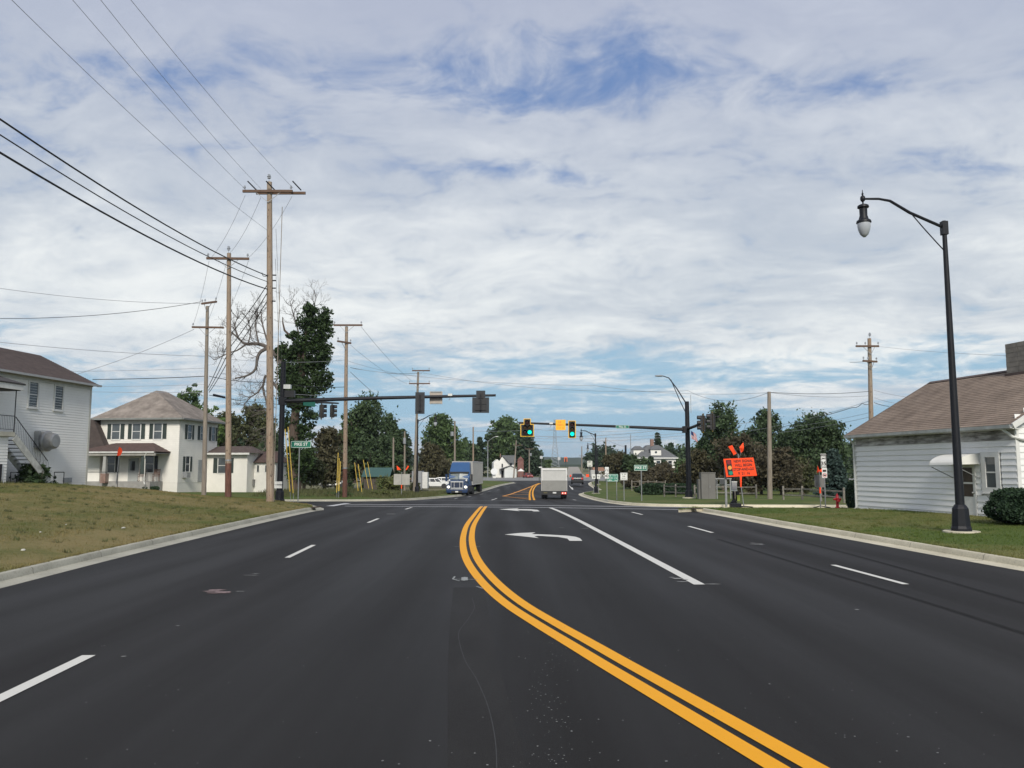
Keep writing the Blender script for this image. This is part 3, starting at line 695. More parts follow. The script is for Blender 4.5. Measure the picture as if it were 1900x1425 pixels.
    d = MB(); pr = [(0, 2.48)]+[(-1.05*math.sin(a_*PI/16), 2.48-.42*(1-math.cos(a_*PI/16))) for a_ in range(1, 9)]; n = len(pr)
    d.add([(x, y, z) for x in (6.15, 7.6) for y, z in pr], [(i, i+1, n+i+1, n+i) for i in range(n-1)])
    d.prism([(0.0, 2.48)]+pr[1:]+[(0, 2.08)], 6.15, 6.17, 'x'); d.prism([(0.0, 2.48)]+pr[1:]+[(0, 2.08)], 7.58, 7.6, 'x')
    aw = d.build('awning', WHITE, t)
    for x in (6.2, 7.55): d = MB(); d.beam((x, -.03, 1.55), (x, -.98, 1.97), .025); d.build('awning_bracket', STEEL, aw)
    opening(t, 7.88, 8.36, 1.22, 2.33, y=-.01, frame=.2, glass=GLASSB)
    # air conditioner on the gable
    d = MB(); d.box(L, L+.5, 1.25, 2.0, 2.55, 3.0); ac = d.build('window_air_conditioner', mat('beige_metal', (.40, .38, .34), .5, .1), t)
    d = MB()
    for i in range(7): d.box(L+.5, L+.52, 1.3, 1.95, 2.6+i*.055, 2.63+i*.055)
    d.build('vent_slat', GREY, ac)
    d = MB(); d.box(L+.022, L+.10, .42, .55, 3.0, 3.16); d.build('meter_box', GREY, t)
    # chimney
    d = MB(); cx = 5.0; bl = .4
    for i in range(9):
        for j in range(2):
            off = .003*((i*2+j) % 3)
            d.box(cx+j*.62+.006, cx+(j+1)*.62-.006, D/2-.45-off, D/2+.45+off, RZ-.7+i*.2, RZ-.7+(i+1)*.2-.012)
    d.box(cx+.02, cx+1.22, D/2-.44, D/2+.44, RZ-.7, RZ+1.08)
    d.build('chimney', mat('concrete_block', (.20, .185, .16), .95, .25, 3), rf)
    d = MB(); d.box(cx-.05, cx+1.3, D/2-.52, D/2-.45, RZ-.30, RZ-.16); d.build('chimney_flashing', SHD, rf)
    d = MB(); d.box(-.05, L+.05, -.01, D, -.45, -.02); d.build('foundation', mat('foundation_grey', (.36, .36, .35), .9, .15), t)
right_house()
# ---- left white building --------------------------------------------------
def left_building():
    u = Vector((.123, .992)).normalized(); L, D = 14.0, 8.1
    o = Vector((-28.75, 55.0))-u*L; zb = 1.32
    t = thing('clapboard_building', 'tall white clapboard building with brown roof at the left edge, outside stairs and metal hood', 'building', (o.x, o.y, zb), math.atan2(u.y, u.x))
    E, RZ = 6.62, 8.62
    # local +y points into the building
    b = MB(); b.box(0, L, .03, D, -.6, E); b.prism([(0.03, E), (D, E), (D/2, RZ-.1)], .02, L-.02, 'x'); wall = b.build('wall', SIDW, t)
    b = MB(); courses(b, .12, L-.12, -.6, E-.48, .165, 0, .034); s_ = b.build('siding', SIDL, wall, fix=False); s_['kind'] = 'stuff'
    b = MB(); b.box(L-.14, L+.03, -.035, .14, -.5, E-.46); b.build('corner_board', mat('old_cream_trim', (.54, .53, .46), .7, .15, 2), t)
    b = MB(); b.box(0, L+.03, -.04, .02, E-.47, E-.28); b.box(0, L+.06, -.09, .02, E-.275, E-.14); b.box(0, L+.12, -.18, .02, E-.135, E-.02); b.build('frieze_board', TRIM, t)
    ov = .45; sl = (RZ-E)/(D/2); ze = E-ov*sl+.1; b = MB()
    roof_courses(b, (-1, -ov, ze), (L+.08, -ov, ze), (L+.08, D/2, RZ), (-1, D/2, RZ), 24, .02); roof_courses(b, (L+.08, D+ov, ze), (-1, D+ov, ze), (-1, D/2, RZ), (L+.08, D/2, RZ), 8)
    rf = b.build('roof', SHD, t)
    b = MB(); b.box(-1, L+.3, -ov-.12, -ov+.02, ze-.14, ze-.01); b.beam((L+.08, -ov, ze-.09), (L+.08, D/2, RZ-.09), .06, .16); b.build('gutter', mat('gutter_grey', (.36, .37, .37), .6, .1), t)
    for xc in (8.42, 10.72): opening(t, xc-.36, xc+.36, 4.58, 6.06, y=-.02, glass=GLASSB, frame=.1)
    # deck block with door below, roof above
    b = MB(); b.box(-1, 4.7, -1.55, -.03, -.5, 2.6); wb = b.build('deck_base', SIDW, t)
    b = MB(); courses(b, -1, 4.7, -.3, 2.55, .165, -1.55, .034); q = b.build('siding', SIDL, wb, fix=False); q['kind'] = 'stuff'
    b = MB(); b.box(3.65, 4.3, -1.62, -1.5, -.6, 1.05); b.build('doorway', DARKI, t)
    b = MB(); b.box(-1.1, 4.95, -1.75, -.03, 2.6, 2.85); b.build('deck_floor', mat('deck_fascia', (.48, .46, .38), .8, .25, 2), t)
    b = MB(); b.prism([(-1.95, 5.55), (0, 5.55), (0, 6.2), (-1.95, 5.62)], -1, 5.3, 'x'); b.box(-1, 5.1, -1.8, -.03, 5.2, 5.54); b.build('deck_roof', mat('deck_roof_dark', (.05, .046, .046), .95, .2, 3), t)
    b = MB(); b.box(-1, 5.2, -1.9, -1.8, 5.24, 5.545); b.box(5.12, 5.2, -1.8, -.03, 5.24, 5.545); b.build('deck_roof_fascia', TRIM, t)
    rl = MW
    b = MB(); b.tube([(4.9, -1.7, 2.8), (4.9, -1.7, 5.4)], .028, 6); b.tube([(-1, -1.7, 3.75), (4.9, -1.7, 3.75)], .022, 6); b.tube([(-1, -1.7, 2.98), (4.9, -1.7, 2.98)], .016, 6)
    for i in range(48): b.tube([(-1+i*.125, -1.7, 2.98), (-1+i*.125, -1.7, 3.75)], .008, 4, False)
    b.build('deck_railing', rl, t)
    # stairs descending away from the camera
    b = MB(); x0, z0, x1, z1 = 4.95, 2.72, 8.0, .1
    b.beam((x0, -1.72, z0-.15), (x1, -1.72, z1-.1), .05, .42); b.beam((x0, -.55, z0-.15), (x1, -.55, z1-.1), .05, .42); st = b.build('stair_stringer', mat('stringer_white', (.50, .50, .46), .8, .25, 3), t)
    for i in range(12):
        f = (i+.5)/12; b = MB(); b.box(x0+(x1-x0)*f-.13, x0+(x1-x0)*f+.13, -1.7, -.57, z0+(z1-z0)*f-.02, z0+(z1-z0)*f+.03); b.build('stair_tread', GREY, t)
    b = MB(); b.tube([(x0, -1.72, z0+1.0), (x1-.2, -1.72, z1+1.15)], .025, 6); b.tube([(x0, -1.72, z0+.1), (x1, -1.72, z1+.25)], .014, 6)
    for i in range(22):
        f = i/22; b.tube([(x0+(x1-x0)*f, -1.72, z0+(z1-z0)*f+.08), (x0+(x1-x0)*f, -1.72, z0+(z1-z0)*f+1.0)], .008, 4, False)
    b.build('stair_railing', rl, t)
    # big metal exhaust hood
    b = MB(); M = Matrix.Translation((9.35, 0, 2.5)) @ Matrix.Rotation(PI/2, 4, 'X')
    b.lathe([(.60, -.0), (.60, .42), (.64, .44), (.64, .50), (.56, .56), (.47, .98), (.38, 1.05), (.0, 1.06)], 22, M); b.box(8.72, 8.9, -.35, 0, 2.1, 3.1)
    b.build('exhaust_hood', mat('dull_galvanised', (.34, .34, .335), .45, .2, 2, metal=.45), t, smooth=True)
    b = MB(); b.box(11.6, 12.4, -.08, .01, -.1, .2); b.build('basement_vent', GREY, t)
left_building()
# ---- farmhouse with green shutters ---------------------------------------
def farmhouse():
    t = thing('farmhouse', 'two storey white farmhouse with green shutters and hipped shingle roof', 'house', (-38.1, 74.9, .85), -.12)
    Wd, Dp, E = 7.75, 7.2, 5.9
    b = MB(); b.box(0, Wd, 0, Dp, -1.4, E); w = b.build('wall', SIDC, t)
    b = MB(); courses(b, 0, Wd, .0, E, .18, 0, .022); 
    M = Matrix.Translation((Wd, 0, 0)) @ Matrix.Rotation(PI/2, 4, 'Z'); b2 = MB(); courses(b2, 0, Dp, .0, E, .18, 0, .022); b.add([M @ Vector(v) for v in b2.v], b2.f)
    q = b.build('siding', SIDC, w, fix=False); q['kind'] = 'stuff'
    ov = .6; b = MB(); ze = E-.02; ap = (Wd*.455, Dp*.42, 8.75); ap2 = (Wd*.50, Dp*.58, 8.75)
    c = [(-ov, -ov, ze), (Wd+ov, -ov, ze), (Wd+ov, Dp+ov, ze), (-ov, Dp+ov, ze)]
    roof_courses(b, c[0], c[1], ap, ap, 22, .016); roof_courses(b, c[1], c[2], ap2, ap, 22, .016); roof_courses(b, c[2], c[3], ap2, ap2, 6); roof_courses(b, c[3], c[0], ap, ap2, 10)
    rf = b.build('roof', SHP, t)
    b = MB(); b.box(-ov, Wd+ov, -ov-.1, -ov+.02, ze-.16, ze); b.box(Wd+ov-.02, Wd+ov+.1, -ov, Dp+ov, ze-.16, ze); b.box(-ov+.02, Wd+ov-.02, -ov+.02, Dp+ov-.02, ze-.15, ze-.12); b.build('gutter', mat('gutter_dark', (.20, .21, .20), .6, .15), t)
    for xc in (1.55, 3.58, 5.68): opening(t, xc-.37, xc+.37, 3.98, 5.38, y=-.015, shut=.36, glass=GLASSB, frame=.09, sill=False)
    # right side wall windows, built on a frame turned to face +x
    def side(name, yc, z0, z1, wd=.35, sh=.36):
        Ms = Matrix.Translation((Wd, 0, 0)) @ Matrix.Rotation(PI/2, 4, 'Z')
        before = set(bpy.data.objects); opening(t, yc-wd, yc+wd, z0, z1, y=-.015, shut=sh, frame=.07, sill=False)
        for ob in set(bpy.data.objects)-before:
            ob.data.transform(Ms)
    side('a', 1.75, 4.0, 5.35); side('b', 4.1, 4.0, 5.35); side('c', 6.3, 4.0, 5.35); side('d', 1.6, 1.0, 2.4)
    b = MB(); b.box(Wd-.02, Wd+.04, 3.6, 4.4, 0, 2.1); dr = b.build('side_door', mat('grey_door', (.30, .32, .33), .5, .1), t)
    b = MB(); b.box(Wd-.05, Wd+.45, .85, 1.45, .45, .9); b.build('window_air_conditioner', GREY, t)
    # porch
    b = MB(); b.box(-.6, 6.35, -2.1, .0, -1.2, .12); b.build('porch_floor', mat('porch_floor_grey', (.30, .29, .27), .85, .15), t)
    pz = 2.78; b = MB()
    roof_courses(b, (-.8, -2.5, pz), (7.0, -2.5, pz), (5.3, 0, 3.62), (1.6, 0, 3.62), 8, .012); roof_courses(b, (7.0, -2.5, pz), (7.0, 0, pz), (5.3, 0, 3.62), (5.3, 0, 3.62), 5, .012)
    b.build('porch_roof', SHPD, t)
    b = MB(); b.box(-.8, 7.0, -2.52, -2.4, pz-.36, pz-.12); b.box(-.8, 6.9, -2.3, -.0, pz-.2, pz-.14); b.build('porch_beam', mat('porch_beam_grey', (.29, .28, .25), .7, .15), t)
    b = MB(); b.box(.6, 6.9, -2.62, -2.52, pz-.11, pz); b.build('porch_gutter', TRIM, t)
    b = MB(); b.tube([(6.2, -2.58, pz-.1), (5.95, -2.45, pz-.45), (5.92, -2.3, pz-.7), (5.92, -2.3, .1), (6.1, -2.5, -.1)], .045, 6); b.build('downspout', WHITE, t)
    for cx in (2.15, 5.75):
        b = MB(); b.add([(cx-s2*.17*q, -2.3+s3*.17*q, z) for z, q in ((.8, 1), (pz-.3, .7)) for s2, s3 in ((-1, -1), (1, -1), (1, 1), (-1, 1))], [(0, 1, 2, 3), (4, 5, 6, 7), (0, 1, 5, 4), (1, 2, 6, 5), (2, 3, 7, 6), (3, 0, 4, 7)]); col = b.build('porch_column', mat('grey_post', (.33, .33, .31), .7, .1) if cx < 3 else SHUT, t)
        if cx < 3:
            for i in range(10):
                for j in range(2):
                    b = MB(); b.box(cx-.26+j*.26+.006, cx+j*.26-.006, -2.55, -2.05, .0+i*.085, .0+i*.085+.075); b.build('brick', mat('porch_brick', (.24, .15, .12), .9, .25, 6), col)
    for (xa, xb) in ((.2, 1.95), (4.2, 5.75)):
        opening(t, xa+.34, xb-.34, .95, 2.45, y=-.02, shut=.3, frame=.07, glass=GLASS, sill=False, shm=mat('shutter_dark', (.03, .035, .045), .6, .1))
    b = MB(); b.box(2.95, 3.95, -.05, .02, .1, 2.2); b.build('front_door', mat('pale_door', (.36, .38, .37), .6, .08), t)
    b = MB(); b.box(3.15, 3.6, -.07, -.052, 1.1, 1.95); b.build('door_pane', GLASS, t)
    # side roof wedge of the lean-to at the left
    b = MB(); b.prism([(-1.9, 2.75), (1.3, 2.75), (-.25, 5.75), (-1.9, 5.9)], -.8, .6, 'y'); b.build('lean_to_roof', mat('lean_to_shingles', (.07, .055, .05), .95, .2, 3), t)
    b = MB(); b.box(-1.9, .5, -.6, .3, -1.4, 2.5); b.build('lean_to_wall', SIDC, t)
    # one-storey extension, then the small wing
    b = MB(); b.box(Wd, Wd+4.1, 5.4, 9, -1.6, 2.75); ex = b.build('extension_wall', SIDC, t)
    b = MB(); roof_courses(b, (Wd-.05, 4.95, 2.78), (Wd+4.5, 4.95, 2.78), (Wd+3.6, 7.4, 3.5), (Wd-.05, 7.4, 3.5), 8, .012); b.add([(Wd+4.5, 4.95, 2.78), (Wd+4.5, 9.4, 2.78), (Wd+3.6, 7.4, 3.5)], [(0, 1, 2)]); b.build('extension_roof', SHD, t)
    b = MB(); b.box(Wd-.05, Wd+4.5, 4.86, 4.95, 2.62, 2.8); b.build('extension_gutter', TRIM, t)
    opening(t, Wd+1.15, Wd+2.2, .85, 2.3, y=5.39, shut=.42, frame=.07, glass=GLASSB, sill=False)
    b = MB(); b.box(Wd+4.1, Wd+6.3, 7.0, 10, -1.8, 1.9); b.build('rear_wing_wall', WHITE, t)
    b = MB(); roof_courses(b, (Wd+3.9, 6.7, 1.9), (Wd+6.6, 6.7, 1.9), (Wd+5.9, 8.6, 3.0), (Wd+4.0, 8.6, 3.0), 8, .012); b.add([(Wd+6.6, 6.7, 1.9), (Wd+6.6, 10, 1.9), (Wd+5.9, 8.6, 3.0)], [(0, 1, 2)]); b.build('rear_wing_roof', SHPD, t)
    for xx in (4.5, 5.35, 5.95):
        opening(t, Wd+xx-.1, Wd+xx+.1, .95, 1.6, y=6.99, frame=.04, sash=False, sill=False)
    # two rocking chairs are things of their own
farmhouse()
def rocking_chair(x, y, z, rz, label):
    t = thing('rocking_chair', label, 'chair', (x, y, z), rz, 'rocking chairs on the farmhouse porch'); m = mat('chair_brown', (.13, .075, .055), .7, .2, 5)
    b = MB(); b.box(-.25, .25, -.22, .22, .40, .44); b.build('seat', m, t)
    b = MB()
    for i in range(5): b.box(-.24, .24, .2+.03*i, .23+.03*i, .52+i*.12, .60+i*.12)
    b.beam((-.25, .2, .4), (-.25, .36, 1.12), .04); b.beam((.25, .2, .4), (.25, .36, 1.12), .04); b.build('backrest', m, t)
    for sx in (-.25, .25):
        for sy in (-.2, .2): b = MB(); b.beam((sx, sy, .05), (sx, sy, .62 if sy < 0 else .42), .035); b.build('leg', m, t)
        b = MB(); b.tube([(sx, -.42, .09), (sx, -.15, .02), (sx, .2, .02), (sx, .5, .1)], .02, 5); b.build('rocker', m, t)
        b = MB(); b.box(sx-.03, sx+.03, -.26, .24, .62, .65); b.build('armrest', m, t)
for px, lab in ((263, 'brown rocking chair nearer the front door on the farmhouse porch'), (290, 'brown rocking chair by the porch downspout of the farmhouse')):
    p = at(px, 880, 73.4); rocking_chair(p.x, p.y, .98, .2, lab)
# condenser box beside the extension
p = at(458, 893, 80.5); b = MB(); b.box(-.85, .85, -.3, .3, 0, .62); b.box(-.87, .87, -.32, .32, .62, .66)
for i in range(14): b.box(-.8+i*.12, -.76+i*.12, -.33, -.3, .05, .58)
tag(b.build('heat_pump', mat('condenser_grey', (.20, .20, .19), .6, .15), loc=(p.x, p.y, .4), rot=(0, 0, -.1)), 'low grey condenser unit behind the farmhouse extension', 'air conditioner')
# ---- far white house beyond the crossing ---------------------------------
def far_house():
    p = at(936, 886, 236); t = thing('white_house', 'small white gabled house beyond the far crossroads', 'house', (p.x, p.y, base(236)-.0), .12)
    b = MB(); b.box(-1.7, 3.1, 0, 7, -.3, 4.4); b.build('wall', WHITE, t)
    b = MB(); b.prism([(-1.7, 4.4), (-.6, 6.2), (1.0, 4.4)], -.02, .3, 'y'); b.box(-3.2, -1.0, -.5, 5, -.3, 4.3); b.prism([(-3.2, 4.3), (-2.1, 5.3), (-1.0, 4.3)], -.5, 5, 'y'); b.build('gable_wall', WHITE, t)
    b = MB(); b.add([(-.75, -.4, 6.35), (3.3, -.4, 6.35), (3.3, -.9, 4.3), (1.2, -.9, 4.3), (3.3, 3.5, 6.5), (-.75, 3.5, 6.5), (3.3, 7.4, 4.3), (-.75, 7.4, 4.3)], [(0, 1, 2, 3), (0, 1, 4, 5), (5, 4, 6, 7)]); b.build('roof', SHG, t)
    b = MB(); b.box(-.3, 3.2, -2.6, 0, -.3, 2.5); b.prism([(-.3, 2.5), (1.4, 3.3), (3.2, 2.5)], -2.6, 0, 'y'); b.build('garage', mat('garage_white', (.60, .61, .58), .6, .05), t)
    b = MB(); b.prism([(-1.6, 2.35), (1.4, 3.35), (3.5, 2.55), (3.5, 2.65), (1.4, 3.5), (-1.6, 2.5)], -2.9, 0, 'y'); b.build('garage_roof', SHG, t)
    b = MB(); b.box(-.15, 2.9, -2.64, -2.6, -.1, 2.2); b.build('garage_door', mat('garage_door_white', (.66, .68, .66), .5, .04), t)
    opening(t, -.85, -.45, 2.95, 4.0, y=-.05, frame=.05, sill=False, sash=False); opening(t, 1.5, 2.2, 3.5, 4.1, y=-.05, frame=.05, sill=False, sash=False)
    b = MB(); b.box(-1.05, -.35, -.06, .0, 0, 2.0); b.build('doorway', DARKI, t)
    b = MB(); b.box(-1.0, -.75, 3, 3.4, 5.8, 7.0); b.build('chimney', MATS['porch_brick'], t)
    p = at(966, 868, 243); b = MB(); b.box(-.9, .9, 0, 5, -.2, 5.2); b.prism([(-1, 5.2), (0, 6.2), (1, 5.2)], -.2, 5, 'y')
    tag(b.build('brick_building', mat('far_brick', (.20, .10, .085), .9, .2, 2), loc=(p.x, p.y, base(243))), 'narrow red brick building beside the small white house', 'building')
far_house()
# ---- mansion with cupola dormers ------------------------------------------
def mansion():
    Y = 205; p = at(1216, 885, Y); t = thing('white_mansion', 'large white house with grey hipped roof and square raised dormers behind the reddish trees', 'house', (p.x, p.y, base(Y)-.3), .0)
    s = Y/1500*.98
    def X(px): return (px-1216)*s
    def Z(py): return at(1216, py, Y).z-(base(Y)-.3)
    E = Z(849)
    b = MB(); b.box(X(1181), X(1255), 0, 10, -.3, E); b.build('wall', WHITE, t)
    rr = [(X(1178), -.5), (X(1259), -.5), (X(1259), 10.5), (X(1178), 10.5)]; b = MB(); b.add([(*q, E) for q in rr]+[(X(1207), 3.5, Z(825)), (X(1228), 3.5, Z(825)), (X(1228), 7, Z(825)), (X(1207), 7, Z(825))], [(0, 1, 5, 4), (1, 2, 6, 5), (2, 3, 7, 6), (3, 0, 4, 7), (4, 5, 6, 7)]); b.build('roof', SHG, t)
    b = MB(); b.box(X(1178), X(1259), -.6, -.5, E-.28, E); b.build('cornice', TRIM, t)
    for (xa, xb, nm) in ((1208.5, 1228, 1), (1177.5, 1197, 0)):
        y0 = .2 if nm else 1.5
        b = MB(); b.box(X(xa), X(xb), y0, y0+5, E-.5, Z(834)); dm = b.build('dormer', WHITE, t)
        b = MB(); c_ = (X(xa)+X(xb))/2; zt = Z(834); w_ = (X(xb)-X(xa))/2+.25; b.add([(c_-w_, y0-.3, zt), (c_+w_, y0-.3, zt), (c_+w_, y0+5, zt), (c_-w_, y0+5, zt), (c_-.6, y0+1.5, Z(827)), (c_+.6, y0+1.5, Z(827)), (c_+.6, y0+3, Z(827)), (c_-.6, y0+3, Z(827))], [(0, 1, 5, 4), (1, 2, 6, 5), (2, 3, 7, 6), (3, 0, 4, 7), (4, 5, 6, 7)]); b.build('dormer_roof', SHG, dm)
        if nm: b = MB(); b.lathe([(.3, 0), (.3, .06)], 12, Matrix.Translation((c_, y0+.02, Z(839))) @ Matrix.Rotation(PI/2, 4, 'X')); b.build('round_window', GLASS, dm)
    b = MB(); b.box(X(1212), X(1218), 3, 4, Z(834), Z(814)); b.build('chimney', MATS['porch_brick'], t)
    for px in (1191, 1222, 1244): opening(t, X(px)-.45, X(px)+.45, Z(866), Z(855), y=-.05, frame=.12, sill=False)
    for px in (1191, 1222, 1244): opening(t, X(px)-.45, X(px)+.45, Z(882), Z(872), y=-.05, frame=.12, sill=False)
mansion()
# ---- small structures left of the road -------------------------------------
def small_box(name, label, cat, px0, px1, py0, py1, Y, depth, body, roofm=None, rh=.0):
    p = at((px0+px1)/2, py1, Y); w = (px1-px0)/1500*Y/2; h = at(px0, py0, Y).z-p.z; zb = p.z
    t = thing(name, label, cat, (p.x, p.y, zb)); hb = h-rh
    b = MB(); b.box(-w, w, 0, depth, -1.2, hb)
    if body.name.startswith('shed'):
        n = int(2*w/.22)
        for i in range(n): b.box(-w+i*2*w/n+.01, -w+(i+1)*2*w/n-.015, -.03, 0, -1.2, hb)
    b.build('wall', body, t)
    if roofm: b = MB(); b.prism([(-.35, hb-.05), (depth/2, hb+rh), (depth+.35, hb-.05), (depth+.35, hb+.03), (depth/2, hb+rh+.1), (-.35, hb+.03)], -w-.25, w+.25, 'x'); b.build('roof', roofm, t)
    return t
small_box('garden_shed', 'weathered wooden shed with a green metal roof beside the yellow guy guards', 'shed', 675, 720, 869, 905, 104, 4, mat('shed_boards', (.085, .072, .062), .9, .3, 3, stretch=(6, 1, .5)), mat('green_metal_roof', (.035, .09, .075), .5, .1), 1.05)
small_box('brick_outbuilding', 'low building with pale brown roof behind the parked pickup', 'building', 596, 652, 872, 893, 165, 6, mat('far_brick_pale', (.19, .12, .09), .9, .2), mat('pale_brown_roof', (.24, .13, .085), .9, .15), 1.3)
small_box('storage_container', 'grey storage container behind the black lamp post base', 'container', 764, 782, 874, 893, 120, 3, mat('container_grey', (.27, .28, .30), .5, .1))
small_box('white_cabinet', 'small white cabinet beside the grey storage container', 'cabinet', 783, 793, 876, 891, 121, 2, mat('cabinet_white', (.62, .62, .60), .5, .1))
small_box('low_brown_building', 'long low brown building behind the parked white cars', 'building', 690, 860, 877, 893, 185, 6, mat('brown_siding', (.16, .12, .085), .9, .15), mat('brown_roof_dark', (.12, .085, .065), .9, .2), .6)
small_box('retaining_block', 'far brick strip building right of the distant road', 'building', 1100, 1124, 867, 884, 260, 6, mat('far_brick_tan', (.30, .17, .12), .9, .15))
for px0, px1, y0, y1 in ((1096, 1110, 872, 886), (1112, 1122, 874, 887)):
    small_box('white_shed', 'small pale shed near the far crossroads at '+('left' if px0 < 1100 else 'right')+' of the pair', 'shed', px0, px1, y0, y1, 250, 3, mat('pale_shed', (.42, .42, .41), .8, .2))
# metal pipe rails in front of the left building
def pipe_rail(x0, x1, Y, label):
    a_ = at(x0, 876, Y); c_ = at(x1, 876, Y); L = (c_-a_).length; zg = gz((a_.x+c_.x)/2, Y)
    t = thing('pipe_rail', label, 'railing', (a_.x, a_.y, zg), 0, 'low black pipe rails before the white building')
    h = max(a_.z-zg, .35); b = MB(); b.tube([(0, 0, h), (L, 0, h)], .022, 6); b.build('rail', MW, t)
    for x in (0, L): b = MB(); b.tube([(x, 0, -.2), (x, 0, h)], .022, 6); b.build('post', MW, t)
pipe_rail(101, 119, 48.5, 'low black pipe rail beside the vine covered stairs'); pipe_rail(157, 219, 56, 'longer black pipe rail between the white building and the farmhouse'); pipe_rail(20, 34, 46.5, 'short pipe rail by the dark basement doorway')
# clipped hedges
# ============================================================ VEGETATION
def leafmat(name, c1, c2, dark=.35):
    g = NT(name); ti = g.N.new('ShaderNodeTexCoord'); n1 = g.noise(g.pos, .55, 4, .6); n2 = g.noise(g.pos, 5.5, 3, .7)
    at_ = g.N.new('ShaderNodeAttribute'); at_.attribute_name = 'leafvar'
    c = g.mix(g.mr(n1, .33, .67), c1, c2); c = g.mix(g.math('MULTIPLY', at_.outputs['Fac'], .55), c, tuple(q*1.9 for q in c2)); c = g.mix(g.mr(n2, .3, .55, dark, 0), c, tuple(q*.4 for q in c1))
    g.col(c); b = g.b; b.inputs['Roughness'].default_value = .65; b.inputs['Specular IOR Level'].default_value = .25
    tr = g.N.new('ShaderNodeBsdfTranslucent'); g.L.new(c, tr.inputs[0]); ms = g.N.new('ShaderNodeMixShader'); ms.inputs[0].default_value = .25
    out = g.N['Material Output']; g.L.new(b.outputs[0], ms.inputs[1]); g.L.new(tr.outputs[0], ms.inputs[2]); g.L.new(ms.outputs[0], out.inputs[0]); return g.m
LF = {
 'maple': leafmat('leaves_dark_green', (.038, .062, .030), (.075, .115, .052)),
 'mid': leafmat('leaves_mid_green', (0.053, 0.090, 0.034), (0.096, 0.147, 0.053)),
 'ivy': leafmat('leaves_ivy', (.020, .038, .016), (.046, .078, .026)),
 'light': leafmat('leaves_light_green', (0.078, 0.132, 0.043), (0.132, 0.202, 0.062)),
 'olive': leafmat('leaves_olive', (0.056, 0.065, 0.031), (0.105, 0.115, 0.053)),
 'brown': leafmat('leaves_russet', (.056, .050, .028), (.092, .086, .045)),
 'plum': leafmat('leaves_plum', (.058, .052, .034), (.098, .084, .052)),
 'spruce': leafmat('needles_spruce', (0.028, 0.053, 0.046), (0.062, 0.096, 0.084)),
 'conifer': leafmat('needles_dark', (.028, .050, .030), (.055, .085, .048)),
 'yew': leafmat('needles_clipped', (0.019, 0.040, 0.022), (0.040, 0.071, 0.034)),
 'weed': leafmat('weeds', (0.078, 0.116, 0.034), (0.186, 0.186, 0.078)),
}
BARK = mat('bark_grey_brown', (.10, .08, .062), .95, .3, 5, stretch=(3, 3, .6)); BARKR = mat('bark_reddish', (.085, .062, .048), .95, .3, 4, stretch=(4, 4, .6))
BARKD = mat('bark_bare_dark', (.11, .095, .085), .95, .3, 6)
def cards(name, P, size, m, parent=None, flat=0.0, elong=1.5, seed=1):
    """leaf faces at points P (n,3): bent diamond of two triangles each"""
    rg = np.random.default_rng(seed); n = len(P)
    sz = size*rg.uniform(.55, 1.3, n)[:, None] if not hasattr(size, 'shape') else size[:, None]*rg.uniform(.6, 1.3, n)[:, None]
    a = rg.normal(size=(n, 3)); a[:, 2] *= (1-flat); a /= np.linalg.norm(a, axis=1)[:, None]+1e-9
    b = rg.normal(size=(n, 3)); b -= a*(a*b).sum(1)[:, None]; b /= np.linalg.norm(b, axis=1)[:, None]+1e-9
    c = np.cross(a, b)
    v = np.stack([P-a*sz*elong*.5, P-b*sz*.42+c*sz*.10, P+a*sz*elong*.5, P+b*sz*.42+c*sz*.10], 1).reshape(-1, 3)
    me = bpy.data.meshes.new(name); me.vertices.add(4*n); me.vertices.foreach_set('co', v.astype(np.float32).ravel())
    me.loops.add(4*n); me.loops.foreach_set('vertex_index', np.arange(4*n, dtype=np.int32)); me.polygons.add(n)
    me.polygons.foreach_set('loop_start', np.arange(0, 4*n, 4, dtype=np.int32))
    at_ = me.attributes.new('leafvar', 'FLOAT', 'FACE'); at_.data.foreach_set('value', (rg.random(n)**2.5).astype(np.float32))
    me.materials.append(m); me.update(calc_edges=True)
    o = bpy.data.objects.new(name, me); COL.objects.link(o)
    if parent: o.parent = parent
    return o
def clumped(blobs, n, rg, k=None, spread=.55, fill=.5):
    """points gathered in leaf clumps spread through ellipsoid lobes (x, y, z, rx, ry, rz)"""
    w = np.array([b[3]*b[4]+b[4]*b[5]+b[3]*b[5] for b in blobs]); w = w/w.sum(); out = []
    for b, q in zip(blobs, w):
        nb = int(n*q)+1; kc = max(5, int(nb/(k or 26)))
        d = rg.normal(size=(kc, 3)); d /= np.linalg.norm(d, axis=1)[:, None]
        r = (1-fill*rg.random(kc)**1.6)[:, None]*rg.uniform(.86, 1.16, kc)[:, None]
        c = d*r*np.array(b[3:6])+np.array(b[:3])
        idx = rg.integers(0, kc, nb); s = min(b[3:6])*spread*.42*rg.uniform(.5, 1.3, kc)
        out.append(c[idx]+rg.normal(size=(nb, 3))*s[idx][:, None]*np.array((1, 1, .75)))
    return np.concatenate(out)
